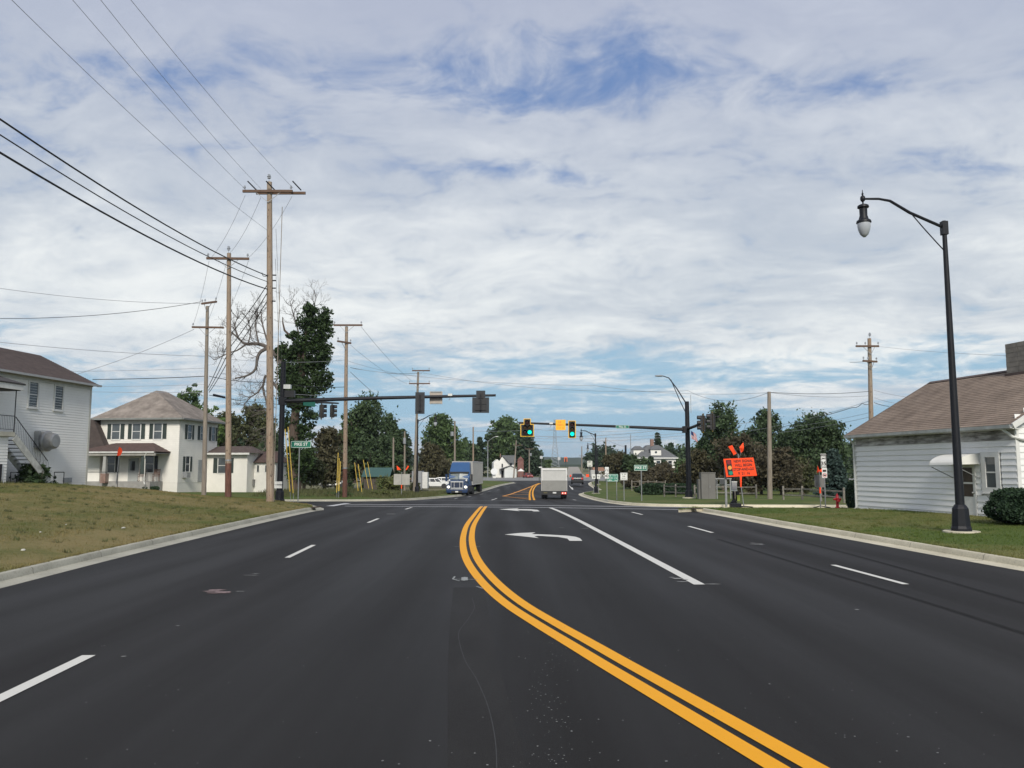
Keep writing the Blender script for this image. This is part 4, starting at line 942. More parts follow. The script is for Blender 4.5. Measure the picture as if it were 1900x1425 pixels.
def grow(mb, p, d, L, r, depth, rg, spread=.6, curl=.25, up=.15, n=5, tips=None, minr=.012, kids=(2, 3), seg=4):
    pts = [Vector(p)]; d = Vector(d).normalized(); rad = [r]
    for i in range(seg):
        d = (d+Vector((rg.uniform(-curl, curl), rg.uniform(-curl, curl), rg.uniform(-curl, curl)+up*.3))).normalized()
        pts.append(pts[-1]+d*L/seg); rad.append(max(minr*.7, r*(1-.5*(i+1)/seg)))
    mb.tube(pts, rad, n if r > .04 else 3, False)
    if tips is not None: tips.append(pts[-1])
    if depth <= 0: return
    for _ in range(rg.randint(*kids)):
        i = rg.randint(1, seg); ax = Vector((rg.uniform(-1, 1), rg.uniform(-1, 1), rg.uniform(-.6, 1))); nd = (d+ax*spread).normalized()
        grow(mb, pts[i], nd, L*rg.uniform(.55, .8), rad[i]*rg.uniform(.55, .72), depth-1, rg, spread, curl, up, n, tips, minr, kids, seg)
TREES = 0
def tree(px, ptop, w, Y, kind, label, name='tree', n=5200, leaf=.29, form='round', base_py=None, trunkh=.28, group=None, dx=0, seed=None, bark=None, cat='tree', k=None, open_=.5):
    global TREES; TREES += 1; seed = seed or TREES*17+3; rg = np.random.default_rng(seed); rr = random.Random(seed)
    p = at(px, 880, Y); z0 = gz(p.x, Y) if Y < 190 else base(Y); H = at(px, ptop, Y).z-z0; Rw = w/1500*Y/2
    t = thing(name, label, cat, (p.x, Y, z0), 0, group)
    leaf *= max(.75, min(2.6, Y/105)); n = int(n*1.35); blobs = []
    if form == 'round':
        c0 = trunkh*H; hc = H-c0
        for i in range(9):
            f = rr.random(); zz = c0+hc*(.12+.80*f); ra = Rw*math.sqrt(max(.08, 1-((zz-c0-hc*.42)/(hc*.62))**2)); an = rr.uniform(0, 2*PI); q = rr.uniform(.25, .72)
            s = Rw*rr.uniform(.34, .55); blobs.append((ra*q*math.cos(an), ra*q*math.sin(an), zz, s, s, min(s*rr.uniform(.8, 1.1), hc*.35)))
        blobs.append((0, 0, H-hc*.24, Rw*.48, Rw*.48, hc*.24)); blobs.append((0, 0, c0+hc*.42, Rw*.8, Rw*.8, hc*.38))
        for b_ in list(blobs[:6]):
            an = rr.uniform(0, 2*PI); blobs.append((b_[0]+b_[3]*.9*math.cos(an), b_[1]+b_[3]*.9*math.sin(an), b_[2]+b_[5]*rr.uniform(-.3, .8), b_[3]*.42, b_[3]*.42, b_[5]*.42))
    elif form == 'column':
        for i in range(11):
            f = (i+.5)/11; s = Rw*(.75-.35*abs(f-.45)); blobs.append((rr.uniform(-.4, .4)*Rw, rr.uniform(-.4, .4)*Rw, H*(.1+.84*f), s, s, H*.09))
    elif form == 'wide':
        for i in range(12): blobs.append((rr.uniform(-.78, .78)*Rw, rr.uniform(-.3, .3)*Rw, H*rr.uniform(.22, .68), Rw*rr.uniform(.22, .36), Rw*rr.uniform(.25, .4), H*rr.uniform(.16, .3)))
        blobs.append((0, 0, H*.62, Rw*.5, Rw*.4, H*.34))
    if form == 'cone':
        tiers = 15; pts = []
        for i in range(tiers):
            f = i/tiers; zz = H*(.06+.9*f); rad = Rw*(1-f)**.85*rr.uniform(.82, 1.12)+.12
            nb = int(7+7*(1-f))
            for j in range(nb):
                an = rr.uniform(0, 2*PI); L = rad*rr.uniform(.75, 1.12); m_ = max(6, int(n/(tiers*nb)))
                tt = rg.random(m_)**.7; q = np.stack([math.cos(an)*L*tt, math.sin(an)*L*tt, zz-L*tt*.28+.35*tt*tt*L*.5], 1)+rg.normal(size=(m_, 3))*np.array((.10, .10, .07))*max(1, Rw*.5); pts.append(q)
        P = np.concatenate(pts); P = P[P[:, 2] > .1]
    else: P = clumped(blobs, n, rg, k, fill=open_); P = P[P[:, 2] > .15]
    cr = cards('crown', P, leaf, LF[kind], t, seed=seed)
    mb = MB(); tr = max(.10, Rw*.075); hh = H*(.75 if form != 'cone' else .95)
    mb.tube([(0, 0, -.3), (rr.uniform(-.1, .1), 0, H*.2), (rr.uniform(-.2, .2), rr.uniform(-.2, .2), hh*.6), (0, 0, hh)], [tr*1.25, tr, tr*.65, tr*.2], 8)
    if form in ('round', 'wide'):
        for _ in range(6): grow(mb, (0, 0, H*rr.uniform(.2, .5)), (rr.uniform(-1, 1), rr.uniform(-1, 1), .8), H*.3, tr*.5, 1, rr)
    mb.build('trunk', bark or BARK, t, smooth=True, fix=False)
    return t
# left of the road, back to front
tree(352, 715, 62, 104, 'mid', 'open green tree rising behind the farmhouse roof', n=2600, open_=.7, trunkh=.4)
tree(388, 742, 50, 100, 'light', 'small pale green tree at the right end of the farmhouse roof', n=1500, open_=.8)
tree(425, 768, 66, 108, 'olive', 'olive green tree behind the farmhouse extension', n=7500, trunkh=.1)
tree(470, 752, 74, 112, 'olive', 'tall olive hedgerow tree left of the nearest utility pole', n=8500, trunkh=.1)
tree(405, 790, 56, 102, 'olive', 'low olive tree just right of the farmhouse roof corner', n=5000, trunkh=.05)
tree(497, 765, 50, 106, 'olive', 'olive tree hidden behind the nearest utility pole', n=5500, trunkh=.05)
tree(440, 818, 74, 96, 'conifer', 'dark low tree behind the farmhouse rear wing', n=4200, trunkh=.05, form='wide')
tree(500, 800, 70, 95, 'maple', 'dark bushy tree directly behind the nearest utility pole', n=4600, trunkh=.05)
tree(603, 792, 80, 106, 'brown', 'russet leaning tree between the street sign and the orange stained pole', n=5200, trunkh=.08)
tree(566, 838, 78, 84, 'olive', 'dark spreading bush behind the left street name sign', n=5400, trunkh=.04, form='wide')
tree(645, 762, 60, 122, 'mid', 'green tree behind the orange stained pole', n=4200, trunkh=.1)
tree(684, 733, 96, 124, 'maple', 'tallest dense dark green maple right of the orange stained pole', n=11000, trunkh=.08)
tree(724, 770, 56, 132, 'maple', 'smaller dark maple at the right shoulder of the tallest maple', n=4800, trunkh=.08)
tree(748, 795, 42, 138, 'conifer', 'low dark tree at the end of the left tree row', n=3000, trunkh=.08)
tree(672, 812, 74, 118, 'maple', 'dark undergrowth tree below the tallest maple', n=4400, form='wide', trunkh=.02)
tree(730, 838, 60, 120, 'maple', 'dark low bush behind the grey storage container', n=3400, form='wide')
tree(826, 779, 84, 175, 'mid', 'broad rounded green tree above the blue truck', n=9000, trunkh=.1)
tree(797, 812, 40, 170, 'maple', 'dark tree at the left of the broad rounded one', n=3000, trunkh=.1)
tree(806, 828, 70, 150, 'brown', 'russet bushy tree behind the parked white cars', n=5000, trunkh=.04)
tree(866, 810, 50, 250, 'maple', 'dark tree right of the blue truck roof', n=4200, trunkh=.06)
tree(890, 806, 36, 258, 'conifer', 'dark spiky conifer between the rounded tree and the crossroads grove', form='cone', n=3600)
tree(918, 800, 44, 262, 'maple', 'dark tree behind the small white house', n=3600, trunkh=.06)
tree(943, 780, 84, 262, 'mid', 'big green tree above the small white house', n=9000, trunkh=.08, open_=.6)
tree(975, 803, 62, 258, 'conifer', 'drooping dark tree beside the left overhead signal', n=6500, trunkh=.05)
tree(990, 842, 44, 258, 'conifer', 'low dark tree behind the white box truck', n=3600, trunkh=.04)
tree(1014, 856, 26, 330, 'mid', 'small far tree above the roof of the white box truck', n=1500)
# right of the road
tree(1100, 841, 40, 340, 'conifer', 'far dark round tree behind the two street lamps', n=3200, trunkh=.05)
tree(1128, 848, 34, 330, 'conifer', 'far dark tree beyond the green guide sign', n=2400, trunkh=.05)
tree(1146, 847, 52, 150, 'brown', 'russet tree above the green guide sign', n=4200, trunkh=.12)
tree(1178, 846, 50, 146, 'maple', 'dark green tree left of the white mansion', n=4200, trunkh=.1)
tree(1208, 845, 26, 150, 'conifer', 'slim dark conifer in front of the white mansion', form='cone', n=3200)
tree(1232, 851, 22, 150, 'conifer', 'second slim dark conifer in front of the white mansion, nearer the signal pole', form='cone', n=2800)
tree(1181, 878, 66, 112, 'plum', 'reddish tree behind the right street name sign', n=5000, trunkh=.2, form='round')
tree(1222, 868, 74, 118, 'plum', 'wide reddish tree below the mansion roof', n=6000, trunkh=.15)
tree(1257, 880, 44, 112, 'brown', 'russet bush left of the right signal pole', n=3600, trunkh=.05)
tree(1221, 797, 30, 262, 'conifer', 'taller spruce behind the mansion chimney', form='cone', n=3400)
tree(1246, 818, 40, 256, 'conifer', 'bent spruce right of the mansion', form='cone', n=2800)
tree(1266, 858, 40, 200, 'mid', 'green tree between the mansion and the right signal pole', n=3200, trunkh=.05)
tree(1304, 812, 46, 108, 'mid', 'green tree right behind the flag', n=4000, trunkh=.15)
tree(1342, 741, 78, 104, 'maple', 'tallest open crowned evergreen above the orange sign', n=7000, trunkh=.15, open_=.65)
tree(1322, 790, 70, 110, 'maple', 'dark green tree left below the tallest evergreen', n=5000, trunkh=.1)
tree(1424, 760, 74, 112, 'maple', 'open green tree behind the tall bare pole', n=5600, trunkh=.15, open_=.75)
tree(1384, 808, 66, 116, 'mid', 'green tree above and right of the orange sign', n=4600, trunkh=.1)
tree(1520, 774, 116, 96, 'maple', 'broad green tree next to the low white building', n=11500, trunkh=.12, open_=.55)
tree(1472, 800, 70, 100, 'maple', 'dark green tree between the bare pole and the broad tree', n=5200, trunkh=.1)
tree(1300, 838, 62, 84, 'brown', 'russet tree behind the grey control cabinets', n=5600, trunkh=.12)
tree(1372, 822, 96, 80, 'plum', 'dark reddish tree directly behind the orange sign', n=8200, trunkh=.14)
tree(1412, 826, 70, 84, 'plum', 'dark reddish tree just left of the tall bare pole', n=5600, trunkh=.12)
tree(1449, 832, 86, 79, 'plum', 'dark reddish tree just right of the tall bare pole', n=7000, trunkh=.14)
tree(1490, 845, 60, 82, 'olive', 'dark olive bush left of the speed limit sign', n=4200, trunkh=.06, form='wide')
tree(1548, 828, 62, 66, 'spruce', 'blue grey spruce beside the low white building', form='cone', n=9000, leaf=.22, base_py=930)
# the half-dead tree with its ivy covered trunk
def ivy_tree():
    Y = 76; p = at(552, 880, Y); z0 = gz(p.x, Y); s = Y/1500; t = thing('ivy_covered_tree', 'tall half dead tree with an ivy smothered trunk and bare limbs beside the nearest pole', 'tree', (p.x, Y, z0))
    rr = random.Random(5); rg = np.random.default_rng(5)
    def q(px, py, dy=0): v = at(px, py, Y+dy); return Vector((v.x-p.x, dy, v.z-z0))
    mb = MB(); mb.tube([q(548, 930), q(547, 860), q(545, 790), q(552, 740), q(562, 690), q(566, 640), q(572, 590), q(580, 565)], [.62, .50, .43, .36, .28, .2, .12, .05], 10)
    mb.tube([q(560, 700), q(555, 668), q(556, 640), q(540, 625), q(528, 613), q(525, 600), q(524, 588)], [.2, .17, .14, .12, .1, .07, .03], 7)
    mb.build('trunk', BARKR, t, smooth=True, fix=False)
    mb = MB(); tips = []
    limbs = [([(548, 700), (520, 668), (496, 645), (478, 638), (455, 638), (443, 628), (430, 617)], .26), ([(545, 712), (505, 652), (488, 650), (478, 662), (474, 685), (458, 697), (436, 702)], .22), ([(545, 760), (498, 700), (490, 708), (488, 722), (494, 745), (496, 768)], .17), ([(490, 712), (478, 728), (464, 738), (452, 752)], .1), ([(480, 638), (476, 618), (474, 600), (478, 584)], .1), ([(500, 645), (492, 620), (486, 596), (484, 575)], .12), ([(560, 640), (552, 610), (545, 585), (538, 560)], .1), ([(575, 600), (582, 575), (586, 552)], .07), ([(496, 770), (500, 800), (492, 830)], .1), ([(455, 640), (440, 650), (425, 655), (398, 668)], .09), ([(443, 628), (436, 605), (440, 590)], .08), ([(460, 640), (465, 615), (458, 590)], .08)]
    for pl, r in limbs:
        dy = rr.uniform(-2, 2); P = [q(x, y, dy*(i/len(pl))) for i, (x, y) in enumerate(pl)]; P = [Vector(v) for v in crom(P, 3)]
        mb.tube(P, [r*(1-.75*i/len(P)) for i in range(len(P))], 6, False)
        for _ in range(int(5+len(P)*.5)):
            i = rr.randint(len(P)//3, len(P)-1); d = (P[i]-P[i-1]).normalized()+Vector((rr.uniform(-1, .5), rr.uniform(-.6, .6), rr.uniform(-.7, 1)))
            grow(mb, P[i], d, rr.uniform(.7, 1.35), .035, 3, rr, .75, .35, .05, 4, None, .012, (2, 3), 3)
    mb.build('bare_branches', BARKD, t, fix=False)
    blobs = []
    for px, py, rx, rz in ((583, 600, 27, 34), (530, 735, 14, 18), (540, 780, 16, 22), (535, 700, 18, 20), (550, 880, 15, 22), (600, 660, 15, 16), (548, 622, 9, 12), (604, 588, 12, 18), (525, 650, 12, 16),  (600, 612, 14, 26), (566, 640, 22, 20), (592, 640, 20, 24), (545, 655, 18, 22), (528, 672, 16, 28), (560, 690, 26, 34), (580, 680, 22, 28), (540, 712, 24, 30), (570, 725, 26, 24), (592, 700, 12, 18), (600, 712, 12, 12), (598, 655, 10, 14), (556, 750, 22, 16), (566, 800, 18, 24), (576, 770, 14, 14), (545, 832, 10, 22), (562, 850, 20, 24), (575, 575, 12, 14), (538, 625, 6, 8), (592, 672, 10, 18), (610, 698, 8, 10)):
        c = q(px, py, rr.uniform(-.5, .5)); blobs.append((c.x, c.y, c.z, rx*s*1.05, max(rx*s*.9, .6), rz*s*.92))
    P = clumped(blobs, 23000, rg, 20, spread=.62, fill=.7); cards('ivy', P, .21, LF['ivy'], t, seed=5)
ivy_tree()
# shrubs and hedges --------------------------------------------------------
def shrub(name, label, x, y, w, d, h, kind, n, leaf, box=False, cat='bush', rz=0, group=None):
    z0 = gz(x, y); t = thing(name, label, cat, (x, y, z0), rz, group); rg = np.random.default_rng(int(abs(x*31+y*7))+3)
    if box:
        q = rg.uniform(-1, 1, (n, 3)); ax = rg.integers(0, 3, n); sg = rg.choice([-1, 1], n); q[np.arange(n), ax] = sg*(1-.12*rg.random(n)); q[:, 2] = np.abs(q[:, 2]) if False else q[:, 2]
        rnd = (np.abs(q)**3.2).sum(1)**(1/3.2); q /= np.maximum(rnd, .9)[:, None]; q *= (1+.07*np.sin(q[:, :1]*5+q[:, 2:]*4+1)+.05*np.sin(q[:, 1:2]*9+q[:, :1]*7)); q += rg.normal(size=(n, 3))*.035
        P = q*np.array((w/2, d/2, h/2))+np.array((0, 0, h/2))
        b = MB(); b.lathe([(.0, .05), (.42, .1), (.47, .5), (.44, .8), (.3, .93), (0, .95)], 14); b.v = [(v[0]*w*.9, v[1]*d*.9, v[2]*h) for v in b.v]; b.build('inner_branches', LF[kind], t, fix=False)
    else:
        blobs = [(rg.uniform(-.5, .5)*w*.7, rg.uniform(-.5, .5)*d*.5, h*rg.uniform(.2, .65), w*.24, d*.3, h*.3) for _ in range(7)]; P = clumped(blobs, n, rg, 18, fill=.8); P = P[P[:, 2] > 0]
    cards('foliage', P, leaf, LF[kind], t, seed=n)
    mb = MB(); rr = random.Random(n)
    for _ in range(5): grow(mb, (rr.uniform(-.2, .2)*w, 0, -.1), (rr.uniform(-.6, .6), rr.uniform(-.5, .5), 1), h*.7, .03, 1, rr)
    mb.build('stem', BARK, t, fix=False); return t
shrub('clipped_bush', 'dark clipped evergreen bush at the right edge by the white building', 17.3, 26.6, 3.1, 1.8, 1.08, 'yew', 15000, .075, True)
shrub('clipped_bush', 'dark clipped hedge at the far corner of the low white building', 19.15, 45.0, .95, 1.6, 1.5, 'yew', 4000, .12, True)
shrub('vine', 'leafy vine covering the foot of the outside stairs', -28.15, 48.4, 1.6, 3.0, 2.0, 'ivy', 2600, .15, rz=-.12, cat='vine')
shrub('hedge', 'dark low hedge behind the left rail fence near the right signal pole', 16.4, 84, 6.5, 2.0, 1.1, 'yew', 5000, .2, True, 'hedge')
shrub('clipped_bush', 'small round bush by the farmhouse corner', -32.2, 72.6, 1.3, 1.2, .5, 'yew', 900, .1, True)
shrub('weedy_bush', 'weedy green bush between the shed and the grey sign back', -14.6, 95, 3.2, 2.5, 2.3, 'weed', 2600, .2)
shrub('weedy_bush', 'tall brownish weeds left of the parked silver car', -12.6, 104, 1.7, 2.2, 1.7, 'olive', 1500, .2)
shrub('weedy_bush', 'low green weeds at the foot of the shed', -18.2, 90, 3.4, 2.0, .9, 'weed', 1800, .16)
shrub('weedy_bush', 'low dark weeds around the orange stained pole', -14.6, 69.3, 2.2, 1.2, .35, 'mid', 900, .12)
shrub('weedy_bush', 'low weeds beside the leaning yellow guards', -11.8, 71.5, 2.6, 1.2, .55, 'weed', 1200, .13)
# tall weeds and lawn grass as uncountable cover
def blades(name, P, h, m, label, wd=.012, lean=.35):
    n = len(P); rg = np.random.default_rng(n); an = rg.uniform(0, 2*PI, n); dx = np.stack([np.cos(an), np.sin(an), np.zeros(n)], 1)*wd*rg.uniform(.6, 1.4, n)[:, None]
    tip = P+np.stack([rg.normal(0, lean, n), rg.normal(0, lean, n), np.ones(n)], 1)*(h*rg.uniform(.5, 1.25, n))[:, None]
    v = np.stack([P-dx, P+dx, tip], 1).reshape(-1, 3); me = bpy.data.meshes.new(name); me.vertices.add(3*n); me.vertices.foreach_set('co', v.astype(np.float32).ravel())
    me.loops.add(3*n); me.loops.foreach_set('vertex_index', np.arange(3*n, dtype=np.int32)); me.polygons.add(n); me.polygons.foreach_set('loop_start', np.arange(0, 3*n, 3, dtype=np.int32))
    me.materials.append(m); me.update(calc_edges=True); o = bpy.data.objects.new(name, me); COL.objects.link(o); return tag(o, label, 'grass', kind='stuff')
def scatter(k, n, cx, halfw, y0, y1, bias=1.6):
    P = POLY[k]; out = []; rg = random.Random(n)
    while len(out) < n:
        y = y0+(y1-y0)*rg.random()**bias; x = cx(y)+rg.random()*halfw
        out.append((x, y))
    arr = np.array(out); keep = np.array([inside(P, x, y) for x, y in arr]); arr = arr[keep]
    # heights from a coarse lookup for speed
    gx = np.arange(arr[:, 0].min()-1, arr[:, 0].max()+2, 1.0); gy = np.arange(y0-1, y1+2, 1.0); G = np.array([[hblock(k, x, y) for x in gx] for y in gy])
    ix = np.clip(((arr[:, 0]-gx[0])), 0, len(gx)-1.001); iy = np.clip((arr[:, 1]-gy[0]), 0, len(gy)-1.001); i0 = ix.astype(int); j0 = iy.astype(int); fx = ix-i0; fy = iy-j0
    z = G[j0, i0]*(1-fx)*(1-fy)+G[j0, i0+1]*fx*(1-fy)+G[j0+1, i0]*(1-fx)*fy+G[j0+1, i0+1]*fx*fy
    return np.stack([arr[:, 0], arr[:, 1], z-.01], 1)
blades('grass', scatter('L1', 150000, lambda y: -9.0-17*min(1, y/45)-2, 21, 12, 58, 1.2), .055, grassL, 'short dry mown grass covering the bank on the left', .011)
blades('grass', scatter('R1', 90000, lambda y: 8.6, 16, 13, 43, 1.2), .05, grassR, 'short mown green grass in front of the low white building', .011)
WEEDM = mat('weed_straw', (.13, .12, .05), .9, .35, 3, world=True, col2=(.075, .095, .03))
a_ = scatter('L2', 14000, lambda y: -22, 14, 68, 100, 1.0); blades('tall_grass', a_, .38, WEEDM, 'tall uncut grass and seed heads around the shed', .03, .3)
a_ = scatter('L1', 5000, lambda y: -32, 4, 44, 56, 1.0); blades('tall_grass', a_, .28, WEEDM, 'uncut grass along the foot of the left white building', .02, .3)
# far woods as one mass each
def wood(name, x0, x1, y0, y1, h, n, m, leaf, label, seed):
    rg = np.random.default_rng(seed); k = int((x1-x0)/9); blobs = []
    for _ in range(k):
        x = rg.uniform(x0, x1); y = rg.uniform(y0, y1); s = rg.uniform(.6, 1.25)*h; blobs.append((x, y, base(y)+s*.45, s*.5, s*.5, s*.52))
    P = clumped(blobs, n, rg, 18, fill=.4); o = cards(name, P, leaf, LF[m], seed=seed); tag(o, label, 'wood', kind='stuff')
wood('far_wood', -330, -58, 180, 260, 11, 26000, 'maple', 1.0, 'dark belt of trees behind the farmhouse and parked cars', 11)
wood('far_wood', 38, 330, 215, 300, 10, 24000, 'maple', 1.0, 'dark belt of trees far behind the right rail fence', 12)
wood('far_wood', -260, 20, 560, 760, 11, 15000, 'conifer', 2.0, 'distant trees on the rise left of the far road', 13)
wood('far_wood', 58, 500, 500, 760, 12, 22000, 'conifer', 2.0, 'distant trees on the rise right of the far road', 14)
# longer tufts hanging over the backs of the near kerbs
for k, m in (('L1', grassL), ('R1', grassR)):
    pts = []; rr = random.Random(9); bk = BACK[k]; sg = 1 if k == 'L1' else -1
    for p, q in zip(bk, bk[1:]):
        p = Vector(p); q = Vector(q); L_ = (q-p).length
        if p.y > 42 or p.y < 8: continue
        n = (q-p).normalized(); n = Vector((-n.y, n.x))*sg
        for _ in range(int(L_*170)):
            f = rr.random(); cl = math.sin((p.y+f*L_)*3.1)+math.sin((p.y+f*L_)*7.7+2)
            if cl < rr.uniform(-1.5, 1.6): continue
            c = p.lerp(q, f)+n*rr.uniform(-.035, .10); pts.append((c.x, c.y, base(c.y)+.135))
    blades('grass_edge', np.array(pts), .085, m, 'ragged fringe of longer grass over the '+('left' if k == 'L1' else 'right')+' kerb', .010, .55)
def tuft_field(k, n, cx, hw, y0, y1, h, m, label):
    A_ = scatter(k, n, cx, hw, y0, y1, 1.3); rg = np.random.default_rng(n); P = np.repeat(A_, 26, axis=0)+rg.normal(size=(len(A_)*26, 3))*np.array((.055, .055, 0)); blades('grass_tufts', P, h, m, label, .010, .6)
tuft_field('L1', 620, lambda y: -9.0-17*min(1, y/45)-2, 21, 12, 46, .11, MATS['weed_straw'], 'coarse taller tufts standing in the left mown bank')
tuft_field('R1', 300, lambda y: 8.6, 16, 13, 42, .09, grassR, 'coarse taller tufts standing in the right mown verge')
# ============================================================ STREET FURNITURE
def P_(px, Y): 
    v = at(px, 880, Y); return v.x
def foot(px, Y): x = P_(px, Y); return Vector((x, Y, gz(x, Y)))
TR = 0
def utility_pole(px, Y, pytop, arms, label, r=.17, pxtop=None, wood=None, stain=0, group='wooden utility poles', extra=None, z0=None):
    f = foot(px, Y)
    if z0 is not None: f.z = z0
    top = at(pxtop if pxtop else px, pytop, Y); h = top.z-f.z; dx = top.x-f.x
    t = thing('utility_pole', label, 'pole', f, 0, group); wood = wood or WOOD
    def xz(z): return dx*z/h
    b = MB(); b.tube([(xz(z), 0, z) for z in (-.4, h*.33, h*.66, h)], [r*1.12, r, r*.86, r*.72], 12); b.build('pole', wood, t, smooth=True)
    if stain:
        b = MB(); b.tube([(xz(z), 0, z) for z in (-.3, stain)], [r*1.16, r*1.06], 12); b.build('stained_base', WOODD, t, smooth=True)
        b = MB(); b.tube([(xz(stain), 0, stain), (xz(stain+.1), 0, stain+.1)], [r*1.1, r*1.1], 12); b.build('band', GREY, t)
    for (ay, xl, xr, rot, ins) in arms:
        za = at(px, ay, Y).z-f.z; al = (xl-px)/1500*Y; ar = (xr-px)/1500*Y; al -= 0; cx = xz(za)
        M = Matrix.Translation((cx, -r*1.0, za)) @ Matrix.Rotation(rot, 4, 'Z'); c_ = 1/max(.3, math.cos(rot))
        b = MB(); b.box(al*c_, ar*c_, -.06, .06, -.07, .07, M); arm = b.build('crossarm', WOODX, t)
        for s_ in (al, ar):
            b = MB(); b.beam(M @ Vector((s_*c_*.5, 0, -.05)), Vector((cx, -r, za-.65)), .03, .03); b.build('brace', GREY, t)
        k = ins; xs_ = [al*c_*.93, ar*c_*.93] if k == 2 else [al*c_*.93, al*c_*.35, ar*c_*.93] if k == 3 else [al*c_*.93, al*c_*.45, ar*c_*.45, ar*c_*.93] if k == 4 else []
        for x in xs_:
            b = MB(); v = M @ Vector((x, 0, .07)); b.lathe([(.015, 0), (.015, .10), (.07, .11), (.05, .15), (.075, .17), (.045, .21), (.055, .24), (.02, .27)], 8, Matrix.Translation(v)); b.build('insulator', INS, arm)
    if extra: extra(t, h, xz, f)
    return t, f, h
def top_insulator(t, h, xz, f):
    b = MB(); b.lathe([(.02, 0), (.02, .22), (.10, .24), (.06, .30), (.12, .33), (.05, .40), (.09, .43), (.03, .5)], 10, Matrix.Translation((xz(h), -.1, h-.05))); b.build('insulator', INS, t)
def p1_extra(t, h, xz, f):
    top_insulator(t, h, xz, f)
    za = at(500, 356, 45).z-f.z
    for x in (-1.35, -.3, 1.2):
        b = MB(); b.beam((x-.32, -.6, za+.42), (x+.05, -.1, za+.06), .05); b.build('strain_insulator', MW, t)
    b = MB(); b.box(-1.42, 1.42, .15, .27, za-.07, za+.07); b.build('crossarm', WOODX, t)
    for py in (512, 522, 536, 560): b = MB(); z = at(500, py, 45).z-f.z; b.box(-.20, .0, -.22, -.15, z-.03, z+.03); b.build('cable_clamp', MW, t)
    b = MB(); b.tube([(.2, -.12, z) for z in np.linspace(1, h-1.5, 20)], .02, 5); b.build('ground_wire', WOODG, t)
utility_pole(503, 45, 338, [(357, 454, 549, 0, 2)], 'nearest and tallest wooden utility pole, with a double crossarm, on the left bank', .2, 500, extra=p1_extra)
utility_pole(425, 50, 470, [(481, 385, 464, .05, 2)], 'wooden utility pole with a reddish base between the farmhouse and the nearest pole', .175, stain=2.2, extra=top_insulator)
utility_pole(380, 62, 568, [(563, 368, 403, -.5, 3), (608, 354, 412, .08, 2)], 'thinner wooden utility pole in front of the farmhouse with two crossarms', .165, 385, wood=WOODG)
utility_pole(640.5, 68, 606, [(604, 617, 671, .0, 2), (636, 628, 648, .9, 2)], 'orange brown wooden utility pole with stained base beside the yellow guards', .18, 643, stain=2.35)
utility_pole(769, 96, 690, [(688, 758, 791, .0, 2), (712, 753, 792, .0, 2)], 'slim wooden pole rising behind the left mast arm signal', .17, 776, wood=WOODG, z0=-1.0)
def transformer(dx, dz, r=.25):
    def ex(t, h, xz, f):
        b = MB(); b.lathe([(.0, -.4), (r, -.38), (r, .38), (r*.7, .46), (0, .48)], 12, Matrix.Translation((xz(h)+dx, -.1, h+dz))); b.build('transformer', GREY, t)
    return ex
utility_pole(844, 160, 781, [], 'grey pole with a transformer can in front of the rounded tree', .2, wood=WOODG, extra=transformer(-.5, -2.6, .35), z0=-1.2)
utility_pole(878, 175, 792, [], 'brown pole right of the rounded tree, above the truck trailer', .19, wood=WOOD, z0=-1)
utility_pole(730, 112, 812, [], 'short bare grey pole left of the orange flags', .15, wood=WOODG)
utility_pole(751, 114, 800, [], 'short grey pole with a pointed top behind the orange flags', .14, wood=WOODG, extra=transformer(.0, -1.4, .22))
utility_pole(953, 222, 817, [(826, 948, 965, .2, 2)], 'leaning pole in front of the red brick strip by the small white house', .2, 958, wood=WOODG)
utility_pole(982, 232, 832, [(833, 974, 990, .0, 2)], 'pole with crossarm at the right of the crossroads grove', .18, wood=WOODG, extra=transformer(.4, -1.8, .3))
utility_pole(1427, 58, 727, [], 'tall bare wooden pole without crossarm right of the orange sign', .17, wood=WOODG, z0=-.1)
utility_pole(1617.5, 62, 628, [(643, 1590, 1633, .0, 3), (671, 1600, 1631, .35, 3)], 'wooden utility pole rising behind the roof of the low white building', .19, 1613, extra=top_insulator)
utility_pole(1124, 170, 812, [], 'plain reddish pole behind the green guide sign', .16, wood=WOOD)
utility_pole(1079.5, 330, 828, [(846, 1074, 1086, .0, 2)], 'faint far pole beside the distant road', .25, wood=WOODG)
for px, yt, Y in ((1161.5, 826, 160), (1171, 806, 190)):
    f = foot(px, Y); h = at(px, yt, Y).z-f.z; t = thing('metal_pole', 'slim dark metal pole '+('with a fat top' if px < 1165 else 'taller and thinner')+' left of the white mansion', 'pole', f)
    b = MB(); b.tube([(0, 0, -.2), (0, 0, h)], [.12, .08], 8); b.build('pole', MW if px < 1165 else GREY, t)
    if px < 1165: b = MB(); b.tube([(0, 0, h-1.8), (0, 0, h)], .2, 8); b.build('pole_cap', MW, t)
# lattice tower on the horizon
Y = 900; f = Vector((P_(1030, Y), Y, base(Y))); hT = at(1030, 778, Y).z-f.z; t = thing('lattice_tower', 'faint tall lattice pylon on the horizon between the two green lights', 'pylon', f); b = MB(); b2 = MB()
for sx in (-1, 1):
    for sy in (-1, 1): b.tube([(sx*4.5, sy*4.5, 0), (sx*1.6, sy*1.6, hT*.55), (sx*.9, sy*.9, hT)], .22, 4)
for i in range(14):
    z0_, z1_ = hT*i/14, hT*(i+1)/14
    def wv(z): return float(np.interp(z, [0, hT*.55, hT], [4.5, 1.6, .9]))
    for s_ in (-1, 1): b2.tube([(-wv(z0_), s_*wv(z0_), z0_), (wv(z1_), s_*wv(z1_), z1_)], .12, 3); b2.tube([(wv(z0_), s_*wv(z0_), z0_), (-wv(z1_), s_*wv(z1_), z1_)], .12, 3)
LG = mat('pylon_grey', (.25, .27, .29), .6, .1)
b.build('frame', LG, t); q = b2.build('lattice', LG, t); q['kind'] = 'stuff'
